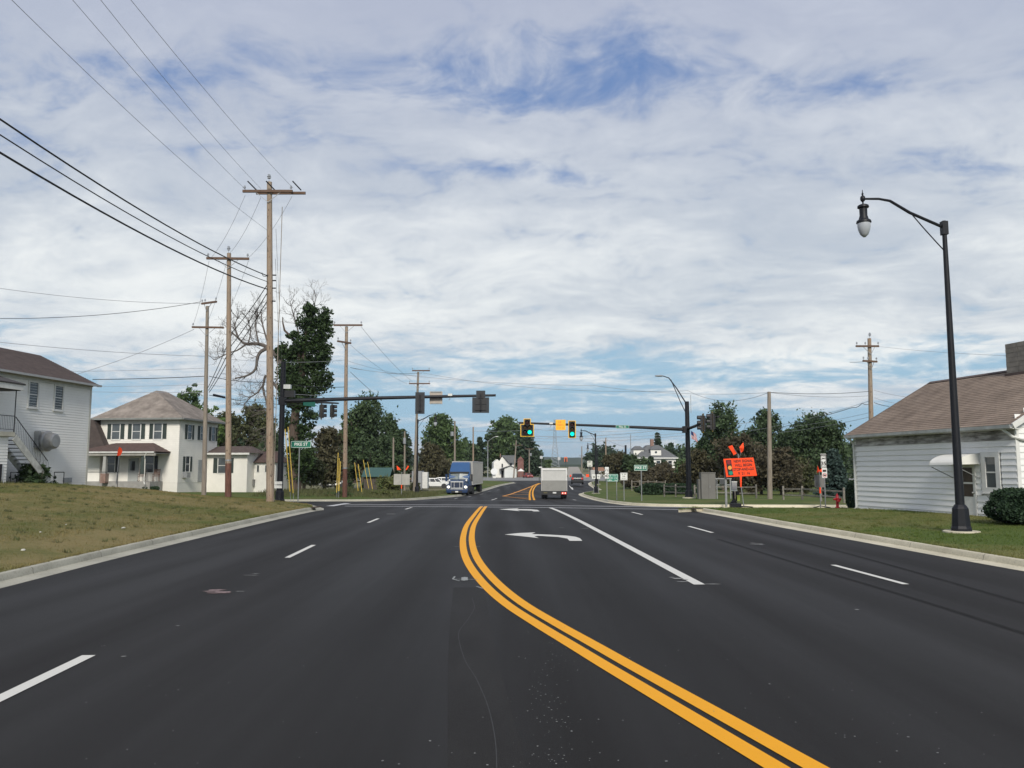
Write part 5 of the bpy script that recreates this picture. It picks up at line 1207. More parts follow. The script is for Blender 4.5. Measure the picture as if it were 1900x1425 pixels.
for zz, w_ in ((.62, 8), (.78, 7), (.94, 5)): b = MB(); b.beam((-w_, 0, hT*zz), (w_, 0, hT*zz), .4); b.build('crossarm', LG, t)
# ---- street lamps ---------------------------------------------------------
GLOBE = mat('lamp_globe', (.40, .42, .45), .25, .04, 2, spec=.6)
def street_lamp(px, Y, py_top, px_head, py_head, label, r=.105, lean=0.0):
    f = foot(px, Y); h = at(px, py_top, Y).z-f.z; hx = (px_head-px)/1500*Y*.99; hz = at(px, py_head, Y).z-f.z; sg = 1 if hx > 0 else -1
    t = thing('street_lamp', label, 'street lamp', f, 0, 'black arm street lamps')
    b = MB(); b.lathe([(.30, 0), (.30, .12), (.27, .2), (.235, .72), (.20, .78), (.16, .84)], 8); b.build('lamp_base', MW, t)
    b = MB(); b.lathe([(.52, -.25), (.52, .035), (.50, .05)], 20); b.build('footing', conc.m, t)
    b = MB(); b.tube([(0, 0, .8), (0, 0, h)], [r*1.25, r*.62], 12); b.build('pole', MW, t, smooth=True)
    b = MB(); ha = h-.22; top = hz; b.tube([(0, 0, ha), (hx*.42, 0, ha+(top-ha)*.52), (hx*.66, 0, ha+(top-ha)*.93), (hx*.80, 0, top), (hx, 0, top)], [.05, .05, .045, .04, .035], 8); b.box(-.09, .09, -.09, .09, h-.45, h-.02); b.build('arm', MW, t)
    b = MB(); b.tube([(sg*.05, 0, h-.95), (hx*.13, 0, h-.62), (hx*.26, 0, h-.22), (hx*.40, 0, ha+(top-ha)*.48)], .018, 6); b.build('arm_brace', MW, t)
    M = Matrix.Translation((hx, 0, top)) @ Matrix.Scale(.80, 4)
    b = MB(); b.lathe([(.0, .38), (.012, .36), (.02, .24), (.05, .2), (.02, .16), (.09, .08), (.10, 0), (.08, -.08), (.03, -.13), (.03, -.22), (.14, -.24), (.21, -.28), (.22, -.36), (.15, -.40), (.145, -.68), (.19, -.84), (.27, -.90), (.285, -.98), (.25, -1.0)], 16, M); lt = b.build('lantern', MW, t, smooth=True)
    b = MB(); b.lathe([(.245, -1.0), (.25, -1.1), (.225, -1.27), (.15, -1.46), (.05, -1.56), (.0, -1.57)], 16, M); b.build('globe', GLOBE, lt, smooth=True)
    return t
street_lamp(1778, 25, 410, 1624, 369, 'big black street lamp with teardrop lantern in front of the low white building')
street_lamp(774, 88, 778, 807, 770, 'black street lamp leaning its lantern to the right behind the left signals', .1)
street_lamp(1105.5, 96, 804, 1079, 799, 'nearer of the two black street lamps right of the dark car', .1)
street_lamp(1108.5, 137, 829, 1091, 824, 'farther black street lamp, just behind a taller one', .1)
# ---- signals ----------------------------------------------------------------
SBLACK = mat('signal_black', (.012, .012, .014), .5, .1); SBACK = mat('signal_back_dark', (.014, .018, .024), .5, .15, 3)
SYB = mat('signal_yellow_border', (.80, .46, .03), .5, .08)
LENS_G = mat('lens_green_lit', (.0, .6, .4), .3, .02, emit=(.0, .95, .60), est=1.25); LENS_R = mat('lens_red_dark', (.04, .012, .012), .25, .1); LENS_Y = mat('lens_amber_dark', (.05, .03, .008), .25, .1)
def hood(b, x, z, y0, r=.17, L=.22):
    n = 12; pts = [(x+r*math.cos(a_), z+r*math.sin(a_)) for a_ in np.linspace(-.6, PI+.6, n)]
    b.add([(q[0], y0, q[1]) for q in pts]+[(q[0], y0-L, q[1]) for q in pts], [(i, i+1, n+i+1, n+i) for i in range(n-1)])
def signal(name, label, p, rz, kind='three', lit=True, border=True, group=None, plate=True):
    """front faces local -y; origin is the centre of the whole head"""
    t = thing(name, label, 'traffic light', p, rz, group)
    if kind == 'three': cells = [(0, .36, 'r'), (0, 0, 'y'), (0, -.36, 'g')]; out = [(-.29, .67), (.29, .67), (.29, -.67), (-.29, -.67)]
    else:
        cells = [(0, .42, 'r'), (-.18, .04, 'y'), (.18, .04, 'y'), (-.18, -.33, 'g0'), (.18, -.33, 'g')]
        out = [(-.28, .72), (.28, .72), (.28, .30), (.52, .30), (.52, -.66), (-.52, -.66), (-.52, .30), (-.28, .30)]
    if plate:
        b = MB(); b.prism(out, .06, .085, 'y'); b.build('backplate', SBACK, t)
        if border:
            cxn = 0; k = len(out); b = MB()
            inn = [(x-(.055 if x > 0 else -.055), z-(.055 if z > 0 and abs(z-.30) > .01 else -.055 if z < 0 else .055)) for x, z in out]
            b.add([(x, .052, z) for x, z in out]+[(x, .052, z) for x, z in inn], [(i, (i+1) % k, (i+1) % k+k, i+k) for i in range(k)]); b.build('reflective_border', SYB, t)
    b = MB()
    for x, z, _ in cells: b.box(x-.165, x+.165, -.12, .14, z-.172, z+.172)
    b.build('housing', SBLACK, t)
    for x, z, c in cells:
        b = MB(); b.lathe([(.0, -.155), (.10, -.145), (.15, -.122)], 16, Matrix.Translation((x, 0, z)) @ Matrix.Rotation(-PI/2, 4, 'X') @ Matrix.Scale(1, 4)); b.v = [(v[0], -abs(v[1]), v[2]) for v in b.v]
        b.build('lens', LENS_G if c == 'g' and lit else LENS_R if c == 'r' else LENS_Y if c == 'y' else LENS_R, t, smooth=True)
        b = MB(); hood(b, x, z, -.12); b.build('visor', SBLACK, t, fix=False)
    b = MB(); b.box(-.05, .05, .13, .24, -.5, .5); b.build('bracket', MW, t)
    return t
def mast(name, label, px, Y, pytop, arm_pts, r0, zbase=None, second=None, r_arm=(.14, .07)):
    f = foot(px, Y); h = at(px, pytop, Y).z-f.z; t = thing(name, label, 'signal pole', f)
    b = MB(); b.lathe([(r0*1.7, -.1), (r0*1.7, .05), (r0*1.45, .1), (r0*1.35, .55), (r0*1.08, .62)], 12); b.build('pole_base', MW, t)
    b = MB(); b.tube([(0, 0, .5), (0, 0, h)], [r0, r0*.78], 14); b.build('pole', MW, t, smooth=True)
    for nm, pts in (('mast_arm', arm_pts), ('mast_arm', second)):
        if not pts: continue
        P = [Vector(p)-f for p in pts]; n = len(P); b = MB(); b.tube(P, [r_arm[0]+(r_arm[1]-r_arm[0])*i/(n-1) for i in range(n)], 10); b.cbox(P[0], (r0*2.1, r0*2.1, .5)); b.build(nm, MW, t, smooth=False)
    return t, f, h
YL = 50
tL, fL, hL = mast('signal_pole', 'black signal pole on the left corner with a long arm over the street', 520, YL, 671, [at(524, 744, YL), at(700, 738.5, YL), at(830, 735.5, YL), at(920, 733.5, YL)], .19, second=None, r_arm=(.13, .075))
zA = at(524, 745, YL).z
sec = [Vector((fL.x, YL, zA)), Vector((fL.x-.45, 60, zA+.80)), Vector((fL.x-.95, 70.5, zA+1.55))]
b = MB(); b.tube([Vector(q)-fL for q in sec], [.12, .1, .07], 8); b.build('mast_arm', MW, tL)
b = MB(); b.cbox((.32, -.1, at(540, 718, YL).z-fL.z), (.42, .3, .26)); b.tube([(0, 0, at(540, 718, YL).z-fL.z), (.3, 0, at(540, 718, YL).z-fL.z)], .03, 6); b.build('detector', mat('detector_white', (.62, .63, .60), .5, .1), tL)
b = MB(); b.cbox((.45, .0, at(540, 731, YL).z-fL.z), (.6, .3, .42)); b.build('control_box', SBLACK, tL)
for py in (905, 912): b = MB(); z = at(520, py-9, YL).z-fL.z; b.box(-.24, .2, -.27, -.2, z-.09, z+.09); b.build('pole_label', mat('label_white', (.6, .6, .58), .6, .3, 20), tL)
signal('traffic_signal', 'back of the three light signal on the left mast arm', at(779.5, 748, YL-.25), PI, 'three', False, False, 'signal heads on the left mast arm')
signal('traffic_signal', 'stepped back of the five light signal at the end of the left mast arm', at(892, 746.5, YL-.25), PI, 'five', False, False, 'signal heads on the left mast arm')
p = at(809, 738, YL+.2); t = thing('arm_sign', 'square sign on the left mast arm seen from its pale back', 'sign', p)
b = MB(); b.prism(rrect(.80, .80, .05), 0, .01, 'y'); b.build('sign_panel', mat('sign_back_tan', (.40, .35, .30), .6, .12, 3), t)
for z in (.36, -.36): b = MB(); b.box(-.33, .33, -.03, -.0, z-.03, z+.03); b.build('sign_brace', STEEL, t)
def detector(px, py, Y, label):
    p = at(px, py, Y); t = thing('vehicle_detector', label, 'detector', p); b = MB(); b.cbox((0, -.02, .02), (.26, .3, .14)); b.build('housing', mat('detector_white', (.62, .63, .6), .5, .1), t)
    b = MB(); b.tube([(0, 0, -.05), (-.02, 0, -.2), (-.1, 0, -.3)], .02, 5); b.build('cable', WIREG, t)
detector(835.5, 733.5, YL-.15, 'small white detector box on the left mast arm'); detector(1022.5, 786, 61.8, 'small white detector box between the green lights')
# signals on the arm that crosses the side street (seen edge-on)
for px, Y, lab in ((598, 64.4, 'nearer dark signal head hanging left of the orange stained pole'), (617.5, 68.5, 'farther dark signal head hanging just left of the orange stained pole')):
    signal('traffic_signal', lab, at(px, 763, Y), PI/2+.1, 'three', False, True, 'signal heads over the side street', plate=True)
p = at(574, 749, 56); t = thing('street_name_sign', 'small green street name blade seen edge on under the left arm', 'sign', p, 1.25); b = MB(); b.prism(rrect(1.5, .35, .03), 0, .01, 'y'); b.build('sign_panel', SGREEN, t)
YR = 62
tR, fR, hR = mast('signal_pole', 'black signal pole on the right corner with lamp arm and long mast arm', 1277.5, YR, 745, [at(1272, 797, YR), at(1200, 793.5, YR), at(1100, 789.5, YR), at(962, 784.5, YR)], .21, r_arm=(.135, .075))
zA = at(1277, 796, YR).z
b = MB(); b.tube([Vector(q)-fR for q in ((fR.x, YR, zA), (fR.x+.25, 57.5, zA+.25), (fR.x+.4, 54.2, zA+.45))], [.12, .1, .08], 8); b.build('mast_arm', MW, tR)
lz = hR; q = at(1222, 697, YR)-fR
b = MB(); b.tube([(0, 0, lz-.25), (-.75, 0, lz+1.0), (-1.35, 0, q.z-.18), (q.x+.25, 0, q.z)], [.05, .045, .04, .035], 7); b.tube([(0, 0, lz-1.1), (-.55, 0, lz+.1), (-1.2, 0, q.z-.3)], .03, 6); b.build('lamp_arm', MW, tR)
b = MB(); b.lathe([(0, -.34), (.09, -.30), (.13, -.1), (.12, .2), (.06, .3), (0, .32)], 10, Matrix.Translation((q.x+.05, 0, q.z-.02)) @ Matrix.Rotation(PI/2, 4, 'Y') @ Matrix.Diagonal((.55, 1, 1, 1))); b.build('lamp_head', GREY, tR, smooth=True)
b = MB(); b.tube([(.3, 0, lz-.9), (.3, 0, lz+.5)], .018, 5); b.build('antenna', GREY, tR)
b = MB(); b.lathe([(.5, -.3), (.5, .09), (.48, .1)], 16); b.build('footing', conc.m, tR)
signal('traffic_signal', 'five light signal showing green at the end of the right mast arm', at(978.3, 794, YR-.3), 0, 'five', True, True, 'signal heads on the right mast arm')
signal('traffic_signal', 'three light signal with yellow edged plate, showing green, beside the yellow sign', at(1061.5, 796.5, YR-.3), 0, 'three', True, True, 'signal heads on the right mast arm')
signal('traffic_signal', 'dark signal head nearer the right corner pole, seen from the side', at(1303, 785, 56.8), -PI/2-.05, 'three', False, True, 'signal heads right of the corner pole')
signal('traffic_signal', 'outer signal head with a yellow plate edge, right of the corner pole', at(1320.5, 782.5, 54.6), -PI/2-.12, 'three', False, True, 'signal heads right of the corner pole')
# signs on the right arm
def glyphs(b, x0, x1, z, h, n, y):
    w = (x1-x0)/n
    for i in range(n):
        if random.random() < .12: continue
        b.box(x0+i*w, x0+i*w+w*.25, y-.003, y, z-h/2, z+h/2); b.box(x0+i*w+w*.25, x0+i*w+w*.75, y-.003, y, z+random.choice((-.5, 0, .25))*h, z+random.choice((-.5, 0, .25))*h+h*.2)
p = at(1040.3, 788.5, YR-.2); t = thing('arm_sign', 'square yellow sign with three lines of orange lettering on the right mast arm', 'sign', p)
b = MB(); b.prism(rrect(.76, .80, .05), 0, .012, 'y'); b.build('sign_panel', SYEL, t)
for z, hw in ((.22, .17), (0, .26), (-.23, .24)):
    b = MB(); glyphs(b, -hw, hw, z, .12, int(hw*22), -.002); q = b.build('lettering', mat('print_orange', (.85, .20, .02), .6, .05), t); q['kind'] = 'stuff'
p = at(1155, 792, YR-.25); t = thing('street_name_sign', 'green overhead street name sign reading Pike St on the right mast arm', 'sign', p)
b = MB(); b.prism(rrect(1.02, .26, .03), 0, .012, 'y'); b.build('sign_panel', SGREEN, t); b = MB(); o_ = rrect(1.0, .24, .03); i_ = rrect(.97, .21, .03); k = len(o_); b.add([(x, -.003, z) for x, z in o_]+[(x, -.003, z) for x, z in i_], [(i, (i+1) % k, (i+1) % k+k, i+k) for i in range(k)]); b.build('sign_border', SWHITE, t)
lettering('Pike St', .2, SWHITE, t, (0, -.006, .0), .01)
def name_sign(px, Y, pyt, pyb, wpx, label, postpx=None):
    f = foot(postpx or px, Y); zt = at(px, pyt, Y).z-f.z; zb = at(px, pyb, Y).z-f.z; w = wpx/1500*Y; h = zt-zb; cx = (px-(postpx or px))/1500*Y
    t = thing('street_name_sign', label, 'sign', f)
    b = MB(); b.tube([(0, .03, -.2), (0, .03, zb+.02)], .038, 8); b.build('post', STEEL, t)
    b = MB(); b.prism([(x+cx, z+(zt+zb)/2) for x, z in rrect(w, h, .03)], 0, .012, 'y'); b.build('sign_panel', SGREEN, t)
    b = MB(); e = .035; x0, x1 = cx-w/2+.02, cx+w/2-.02; z0, z1 = zb+.02, zt-.02
    for q in ((x0, x1, z1-.022, z1), (x0, x1, z0, z0+.022), (x0, x0+.022, z0+.022, z1-.022), (x1-.022, x1, z0+.022, z1-.022)): b.box(q[0], q[1], -.004, -.001, q[2], q[3])
    b.build('sign_border', SWHITE, t)
    lettering('PIKE ST', h*.62, SWHITE, t, (cx, -.006, (zt+zb)/2), .02, .95)
    b = MB(); b.cbox((0, .03, zb+.02), (.07, .05, .10)); b.build('bracket', STEEL, t)
name_sign(557, 52, 818, 831, 38, 'green PIKE ST street name sign on a thin post at the left corner', 554)
name_sign(1189, 58, 862.5, 873.5, 24.5, 'green PIKE ST street name sign on a thin post at the right corner', 1190)
# ---- temporary orange sign ---------------------------------------------------
def orange_sign():
    Y = 47.5; c = at(1372.5, 867, Y); g = foot(1378, Y); t = thing('roadwork_sign', 'tilted orange temporary sign with a traffic light picture and two flags', 'sign', g)
    cx, cz = c.x-g.x, c.z-g.z; tilt = Matrix.Translation((cx, 0, cz)) @ Matrix.Rotation(-R(2.5), 4, 'Y') @ Matrix.Shear('XZ', 4, (-.14, 0)) if False else Matrix.Translation((cx, 0, cz)) @ Matrix.Rotation(R(-2.5), 4, 'Y')
    w, h = 58/1500*Y, 33.5/1500*Y
    poly = [(-w/2, h/2), (w/2-.08, h/2), (w/2+.06, -h/2), (-w/2+.1, -h/2)]
    b = MB(); b.prism(poly, 0, .015, 'y'); b.v = [tuple(tilt @ Vector(v)) for v in b.v]; b.build('sign_panel', ORANGE, t)
    b = MB(); e = .04
    b.prism([(-w/2+.06, h/2-.05), (-w/2+.30, h/2-.05), (-w/2+.37, -h/2+.05), (-w/2+.13, -h/2+.05)][::1], -.004, -.001, 'y'); b.prism([(-w/2+.15, h/2-.08), (-w/2+.46, h/2-.08), (-w/2+.53, -h/2+.08), (-w/2+.22, -h/2+.08)], -.006, -.003, 'y')
    b2 = MB(); b2.prism([(-w/2+.13, h/2-.08), (-w/2+.44, h/2-.08), (-w/2+.52, -h/2+.08), (-w/2+.21, -h/2+.08)], -.008, -.004, 'y'); b2.v = [tuple(tilt @ Vector(v)) for v in b2.v]; b2.build('signal_picture', BLACKP, t)
    for i, (c_, nm) in enumerate((((.25, .012, .02), 'print_red'), ((.80, .33, .06), 'print_amber'), ((.0, .26, .17), 'print_green'))):
        b = MB(); b.lathe([(.115, 0), (.115, .003)], 20, tilt @ Matrix.Translation((-w/2+.285+.035*i+.02, -.012, h*.29-i*h*.29)) @ Matrix.Rotation(PI/2, 4, 'X')); b.build('signal_picture_light', mat(nm, c_, .6, .05), t)
    for i, s_ in enumerate(('NEW SIGNAL', 'WILL BEGIN', 'STOP-AND-GO', '9  21  16')):
        me = text_mesh(s_, .225, .022, .84 if i != 2 else .80, .002); me.transform(Matrix.Rotation(PI/2, 4, 'X')); me.transform(tilt @ Matrix.Translation((.23, -.008, h*.33-i*h*.225))); me.materials.clear(); me.materials.append(BLACKP)
        o = bpy.data.objects.new('lettering', me); COL.objects.link(o); o.parent = t
    # mast leaning a little, base, flags
    b = MB(); b.tube([(0.03, .05, .05), (cx+.0, .05, cz-h/2), (cx-.05, .05, cz+h/2+.25)], .03, 6); b.build('mast', STEEL, t)
    b = MB(); b.prism([(-.055, 0), (.055, 0), (.02, -.62), (-.05, -.62)], .0, .045, 'y'); b.v = [(v[0]+cx+.05-.0, v[1]-.02, v[2]+cz-h/2) for v in b.v]; b.build('mast_sleeve', ORANGE, t)
    for sx in (-1, 1):
        b = MB(); b.beam((.03, 0, .08), (.03+sx*.45, -.2, .04), .06); b.build('leg', MW, t)
    b = MB(); b.cbox((-.45, .1, .12), (.6, .4, .24)); b.build('ballast', MW, t)
    zt = cz+h/2
    for nm, pts in (('a', [(-.13, .28), (-.42, .76), (-.62, .68), (-.34, .16)]), ('b', [(.10, .30), (.0, .64), (.28, .92), (.24, .40)])):
        b = MB(); n = 5; A_, B_, C_, D_ = [Vector((x+cx, 0, z+zt)) for x, z in pts]; g_ = []
        for i in range(n+1):
            for j in range(n+1):
                u_, v_ = i/n, j/n; q = A_.lerp(B_, u_).lerp(D_.lerp(C_, u_), v_); q.y = .07*math.sin(u_*5+v_*3); g_.append(q)
        for off in (0, .006): b.add([q+Vector((0, off, 0)) for q in g_], [(i*(n+1)+j, i*(n+1)+j+1, (i+1)*(n+1)+j+1, (i+1)*(n+1)+j) for i in range(n) for j in range(n)])
        b.build('flag', ORANGE, t, smooth=True, fix=False)
        b = MB(); e_ = B_ if nm == 'a' else Vector((.0+cx, 0, .64+zt)); b.tube([(cx-.03, .04, zt+.02), A_, e_], .012, 5); b.build('flag_staff', STEEL, t)
orange_sign()
def steel_post(px, Y, ptop, label, w=.09):
    f = foot(px, Y); h = at(px, ptop, Y).z-f.z; t = thing('steel_post', label, 'post', f); b = MB(); b.box(-w/2, w/2, -w/2, w/2, -.2, h); b.build('post', STEEL, t); b = MB(); b.box(-.25, .25, -.15, .15, -.1, .03); b.build('footing', conc.m, t)
steel_post(1346, 47.8, 866, 'square grey steel post partly hidden by the left edge of the orange sign', .11)
f = foot(1360, 50); t = thing('pedestrian_button_post', 'black pedestal with a pale box and yellow green tag below the orange sign', 'post', f)
b = MB(); b.lathe([(.2, 0), (.2, .1), (.12, .16), (.07, .3), (.07, 2.5)], 10); b.build('post', MW, t); b = MB(); b.cbox((.02, -.1, at(1360, 902, 50).z-f.z), (.3, .2, .42)); b.build('box', mat('pale_box', (.42, .42, .43), .5, .1), t)
for dz in (.26, -.26): b = MB(); b.cbox((.02, -.12, at(1360, 902, 50).z-f.z+dz), (.32, .22, .07)); b.build('box_band', SWHITE, t)
b = MB(); b.prism([(x+.24, z+at(1366, 924, 50).z-f.z) for x, z in ((-.09, .18), (.11, .18), (.08, -.18), (-.05, -.18))], -.14, -.12, 'y'); b.build('tag', mat('tag_lime', (.45, .55, .10), .6, .1), t)
b = MB(); b.cbox((.22, -.05, .45), (.2, .16, .6)); b.build('lower_box', SBLACK, t)
# control cabinets
t = thing('control_cabinet', 'tall grey metal signal control cabinet at the right corner', 'cabinet', foot(1312, 60)); w = .52; CAB = mat('cabinet_grey', (.145, .14, .13), .55, .1, 1.5)
b = MB(); b.box(-w, w, -.35, .35, -.05, 1.88); b.box(-w-.03, w+.03, -.38, .38, 1.88, 1.95); b.build('body', CAB, t)
b = MB(); b.box(-.004, .004, -.355, -.35, .05, 1.85); b.build('door_seam', SBLACK, t); b = MB(); b.box(.08, .12, -.38, -.35, .8, 1.0); b.build('handle', STEEL, t)
t = thing('control_cabinet', 'lower narrow grey cabinet left of the tall control cabinet', 'cabinet', foot(1299, 60.2)); b = MB(); b.box(-.2, .2, -.28, .28, -.05, 1.45); b.build('body', CAB, t)
b = MB(); b.lathe([(.06, 0), (.06, .1), (.1, .14), (.02, .3)], 8); b.build('vent', CAB, t, loc=(.0, 0, 1.45))
f = foot(1342, 60); t = thing('meter_frame', 'grey metal frame with meter boxes between the cabinets and the steel post', 'frame', f)
for x in (-1.0, -.5, .5): b = MB(); b.box(x-.04, x+.04, -.04, .04, -.1, 1.5); b.build('leg', STEEL, t)
for z in (1.48, 1.02): b = MB(); b.box(-1.1, .6, -.05, .05, z-.04, z+.04); b.build('rail', STEEL, t)
for x in (-.75, -.1): b = MB(); b.box(x-.22, x+.22, -.2, -.05, 1.08, 1.42); b.build('meter_box', mat('meter_dark', (.06, .065, .07), .4, .2), t)
# ---- posted signs on the right far lawn --------------------------------------
def posted(label, px, Y, pt, pb, wpx, panel, posts=(0,), base_py=None, prints=(), name='road_sign', postm=None, r=.035, edge=None, group=None):
    f = foot(px, Y); zt = at(px, pt, Y).z-f.z; zb = at(px, pb, Y).z-f.z; w = wpx/1500*Y; cz = (zt+zb)/2; h = zt-zb
    t = thing(name, label, 'sign', f, 0, group)
    for x in posts: b = MB(); b.tube([(x*w, .03, -.2), (x*w, .03, zb+.05)], r, 6); b.build('post', postm or STEEL, t)
    b = MB(); b.prism([(x, z+cz) for x, z in rrect(w, h, min(w, h)*.08)], 0, .012, 'y'); b.build('sign_panel', panel, t)
    if edge:
        b = MB(); o_ = rrect(w*.95, h*.93, .03); i_ = rrect(w*.95-.05, h*.93-.05, .03); k = len(o_); b.add([(x, -.003, z+cz) for x, z in o_]+[(x, -.003, z+cz) for x, z in i_], [(i, (i+1) % k, (i+1) % k+k, i+k) for i in range(k)]); b.build('sign_border', edge, t)
    for pr in prints:
        if pr[0] == 't': lettering(pr[1], pr[2]*h, pr[5] if len(pr) > 5 else BLACKP, t, (pr[3]*w, -.006, cz+pr[4]*h), .02, pr[6] if len(pr) > 6 else 1)
        else: b = MB(); glyphs(b, -pr[3]*w, pr[3]*w, cz+pr[1]*h, pr[2]*h, pr[4], -.003); b.build('lettering', pr[5], t)
    return t
PG = mat('print_pale', (.60, .66, .62), .6, .05)
posted('upper white route marker plates above the green guide sign', 1126, 62, 866.5, 878, 7.2, SWHITE, (0,), prints=(('g', 0, .45, .36, 4, BLACKP),))
posted('white route shield reading 42 right above the green guide sign', 1126, 61.8, 878.6, 888, 7.4, SWHITE, (0,), prints=(('t', '42', .75, 0, 0),))
posted('wide green guide sign with lines of white lettering on two posts', 1135, 62.5, 879.5, 893.5, 23.5, mat('guide_green', (.02, .22, .15), .5, .05), (-.38, .38), prints=(('g', .27, .18, .38, 10, PG), ('g', -.02, .18, .40, 11, PG), ('g', -.32, .16, .40, 9, PG)), edge=PG)
posted('square white sign with small grey print right of the green guide sign', 1157.5, 60, 877, 891, 13.5, SWHITE, (0,), prints=(('g', .3, .12, .3, 7, BLACKP), ('g', .02, .16, .2, 4, BLACKP), ('g', -.25, .1, .3, 7, BLACKP)), edge=mat('print_grey', (.3, .3, .3), .6, .05))
posted('small white arrow sign left of the nearer far street lamp', 1101.5, 92, 880, 888.5, 6.5, SWHITE, (0,), prints=(('t', '\u2198', .8, 0, 0),))
posted('small white sign just right of the nearer far street lamp', 1110.5, 93, 880, 888.5, 6, SWHITE, (0,), prints=(('g', 0, .4, .3, 3, mat('print_grey', (.3, .3, .3))),))
posted('pale cream sign on two posts beside the far road', 1094.5, 215, 855, 866, 9.5, mat('sign_cream', (.56, .57, .50), .5, .05), (-.25, .25), prints=(('g', .3, .2, .36, 5, BLACKP), ('g', -.36, .14, .3, 5, BLACKP)))
posted('small bright orange sign low beside the far road', 1090, 190, 880, 885, 5.5, ORANGE, (0,))
posted('small orange diamond sign near the dark car', 1058.5, 230, 881, 885, 2.5, ORANGE, (0,))
posted('far white square sign over the box truck roof, left one', 1004.5, 230, 846, 851, 5.0, mat('sign_pale_grey', (.45, .47, .48), .5, .05), (0,))
posted('far white square sign over the box truck roof, right one', 1037.5, 250, 848, 853.5, 5.0, mat('sign_pale_grey', (.45, .47, .48), .5, .05), (0,))
t = posted('far orange red backed traffic light above the box truck', 1050, 250, 848, 857, 5.5, mat('far_orange', (.75, .16, .06), .6, .1), (0,), name='far_signal', postm=MW)
b = MB(); b.box(-.25, .25, -.08, -.02, at(1050, 857, 250).z-base(250), at(1050, 850, 250).z-base(250)); b.build('signal_box', SBLACK, t)
posted('pale street name blade at the far street left of the road', 1003, 245, 866, 868, 6, SWHITE, (0,))
t = posted('SPEED LIMIT 35 sign with a no trucks sign on the post below it', 1529, 46, 842, 867.5, 10.3, SWHITE, (.08,), prints=(('t', 'SPEED', .17, 0, .36), ('t', 'LIMIT', .17, 0, .15), ('t', '35', .38, 0, -.22)), edge=BLACKP)
fz = t.location.z; cz = at(1530, 877.5, 46).z-fz
b = MB(); b.prism([(x+.03, z+cz) for x, z in rrect(.29, .56, .03)], -.002, .01, 'y'); b.build('lower_panel', SWHITE, t)
b = MB(); M = Matrix.Translation((.03, -.005, cz-.13)) @ Matrix.Rotation(PI/2, 4, 'X'); o_ = [(.12*math.cos(a_), .12*math.sin(a_)) for a_ in np.linspace(0, 2*PI, 25)[:-1]]; k = 24; b.add([M @ Vector((x, y, 0)) for x, y in o_]+[M @ Vector((x*.78, y*.78, 0)) for x, y in o_], [(i, (i+1) % k, (i+1) % k+k, i+k) for i in range(k)]); b.beam((.03-.08, -.006, cz-.05), (.03+.08, -.006, cz-.21), .02, .004)
b.build('no_symbol', mat('print_red_sign', (.55, .03, .03), .6, .05), t)
b = MB(); b.box(-.04, .10, -.008, -.004, cz-.17, cz-.09); b.build('truck_symbol', BLACKP, t); 
b = MB(); b.box(-.07, .13, -.008, -.004, cz+.06, cz+.18); b.build('symbol', BLACKP, t)
# back of a second temporary sign with flags
def sign_back(px, Y, pt, pb, wpx, flags, label, m, mastm=STEEL):
    f = foot(px, Y); zt = at(px, pt, Y).z-f.z; zb = at(px, pb, Y).z-f.z; w = wpx/1500*Y; t = thing('sign_back', label, 'sign', f)
    b = MB(); b.prism([(x, z+(zt+zb)/2) for x, z in rrect(w, zt-zb, .05)], 0, .02, 'y'); b.build('sign_panel', m, t)
    b = MB(); b.tube([(0, -.03, 0), (0, -.03, zt+.2)], .028, 6); b.build('mast', mastm, t)
    b = MB(); b.box(-.04, .04, -.06, -.02, zb-.35, zb); b.build('mast_sleeve', ORANGE, t)
    for sx in (-1, 1): b = MB(); b.beam((0, 0, .12), (sx*.5, -.25, .02), .05); b.build('leg', MW, t)
    for pts in flags:
        P = [at(x, y, Y)-f for x, y in pts]; b = MB(); n = len(P)
        for off in (0, .008): b.add([Vector((q.x, .04*math.sin(q.x*6)+off, q.z)) for q in P], [tuple(range(n))])
        b.build('flag', ORANGE, t, fix=False)
        b = MB(); b.tube([(0, -.02, zt+.1), (P[0].x, -.02, P[0].z)], .01, 4); b.build('flag_staff', STEEL, t)
sign_back(1520, 47, 881, 904, 18, [[(1522, 876), (1517, 864), (1515, 877)], [(1520, 874), (1526, 868), (1529, 875), (1524, 876)]], 'small grey sign back with orange flags left of the speed limit post', mat('sign_back_grey', (.17, .165, .155), .6, .1))
sign_back(745.5, 74, 879.5, 899.5, 29.5, [[(737, 872), (736, 863.5), (742, 869), (744, 872)], [(752, 872), (757, 863.5), (759, 866), (754, 872)]], 'grey sign back with two red flags left of the black lamp post', mat('sign_back_pale', (.36, .35, .32), .6, .15, 3))
# leaning orange flag in the left lawn
f = foot(205, 60); f.z = at(205, 895, 60).z-.2; t = thing('orange_flag', 'small orange flag on a leaning grey stake before the farmhouse porch', 'flag', f)
q0 = at(216, 893, 60)-f; q1 = at(221, 845, 60)-f; q2 = at(223, 829, 60)-f
b = MB(); b.tube([(q0.x, 0, q0.z-.2), q1, q2], .035, 6); b.build('stake', STEEL, t)
b = MB()
for off in (0, .01): b.add([Vector((at(x, y, 60)-f).x for _ in (0,)) if False else (at(x, y, 60)-f)+Vector((0, off-.04, 0)) for x, y in ((222, 829), (219, 836), (217.5, 846), (224, 845), (227.5, 838), (226, 832))], [tuple(range(6))])
b.build('flag', ORANGE, t, fix=False)
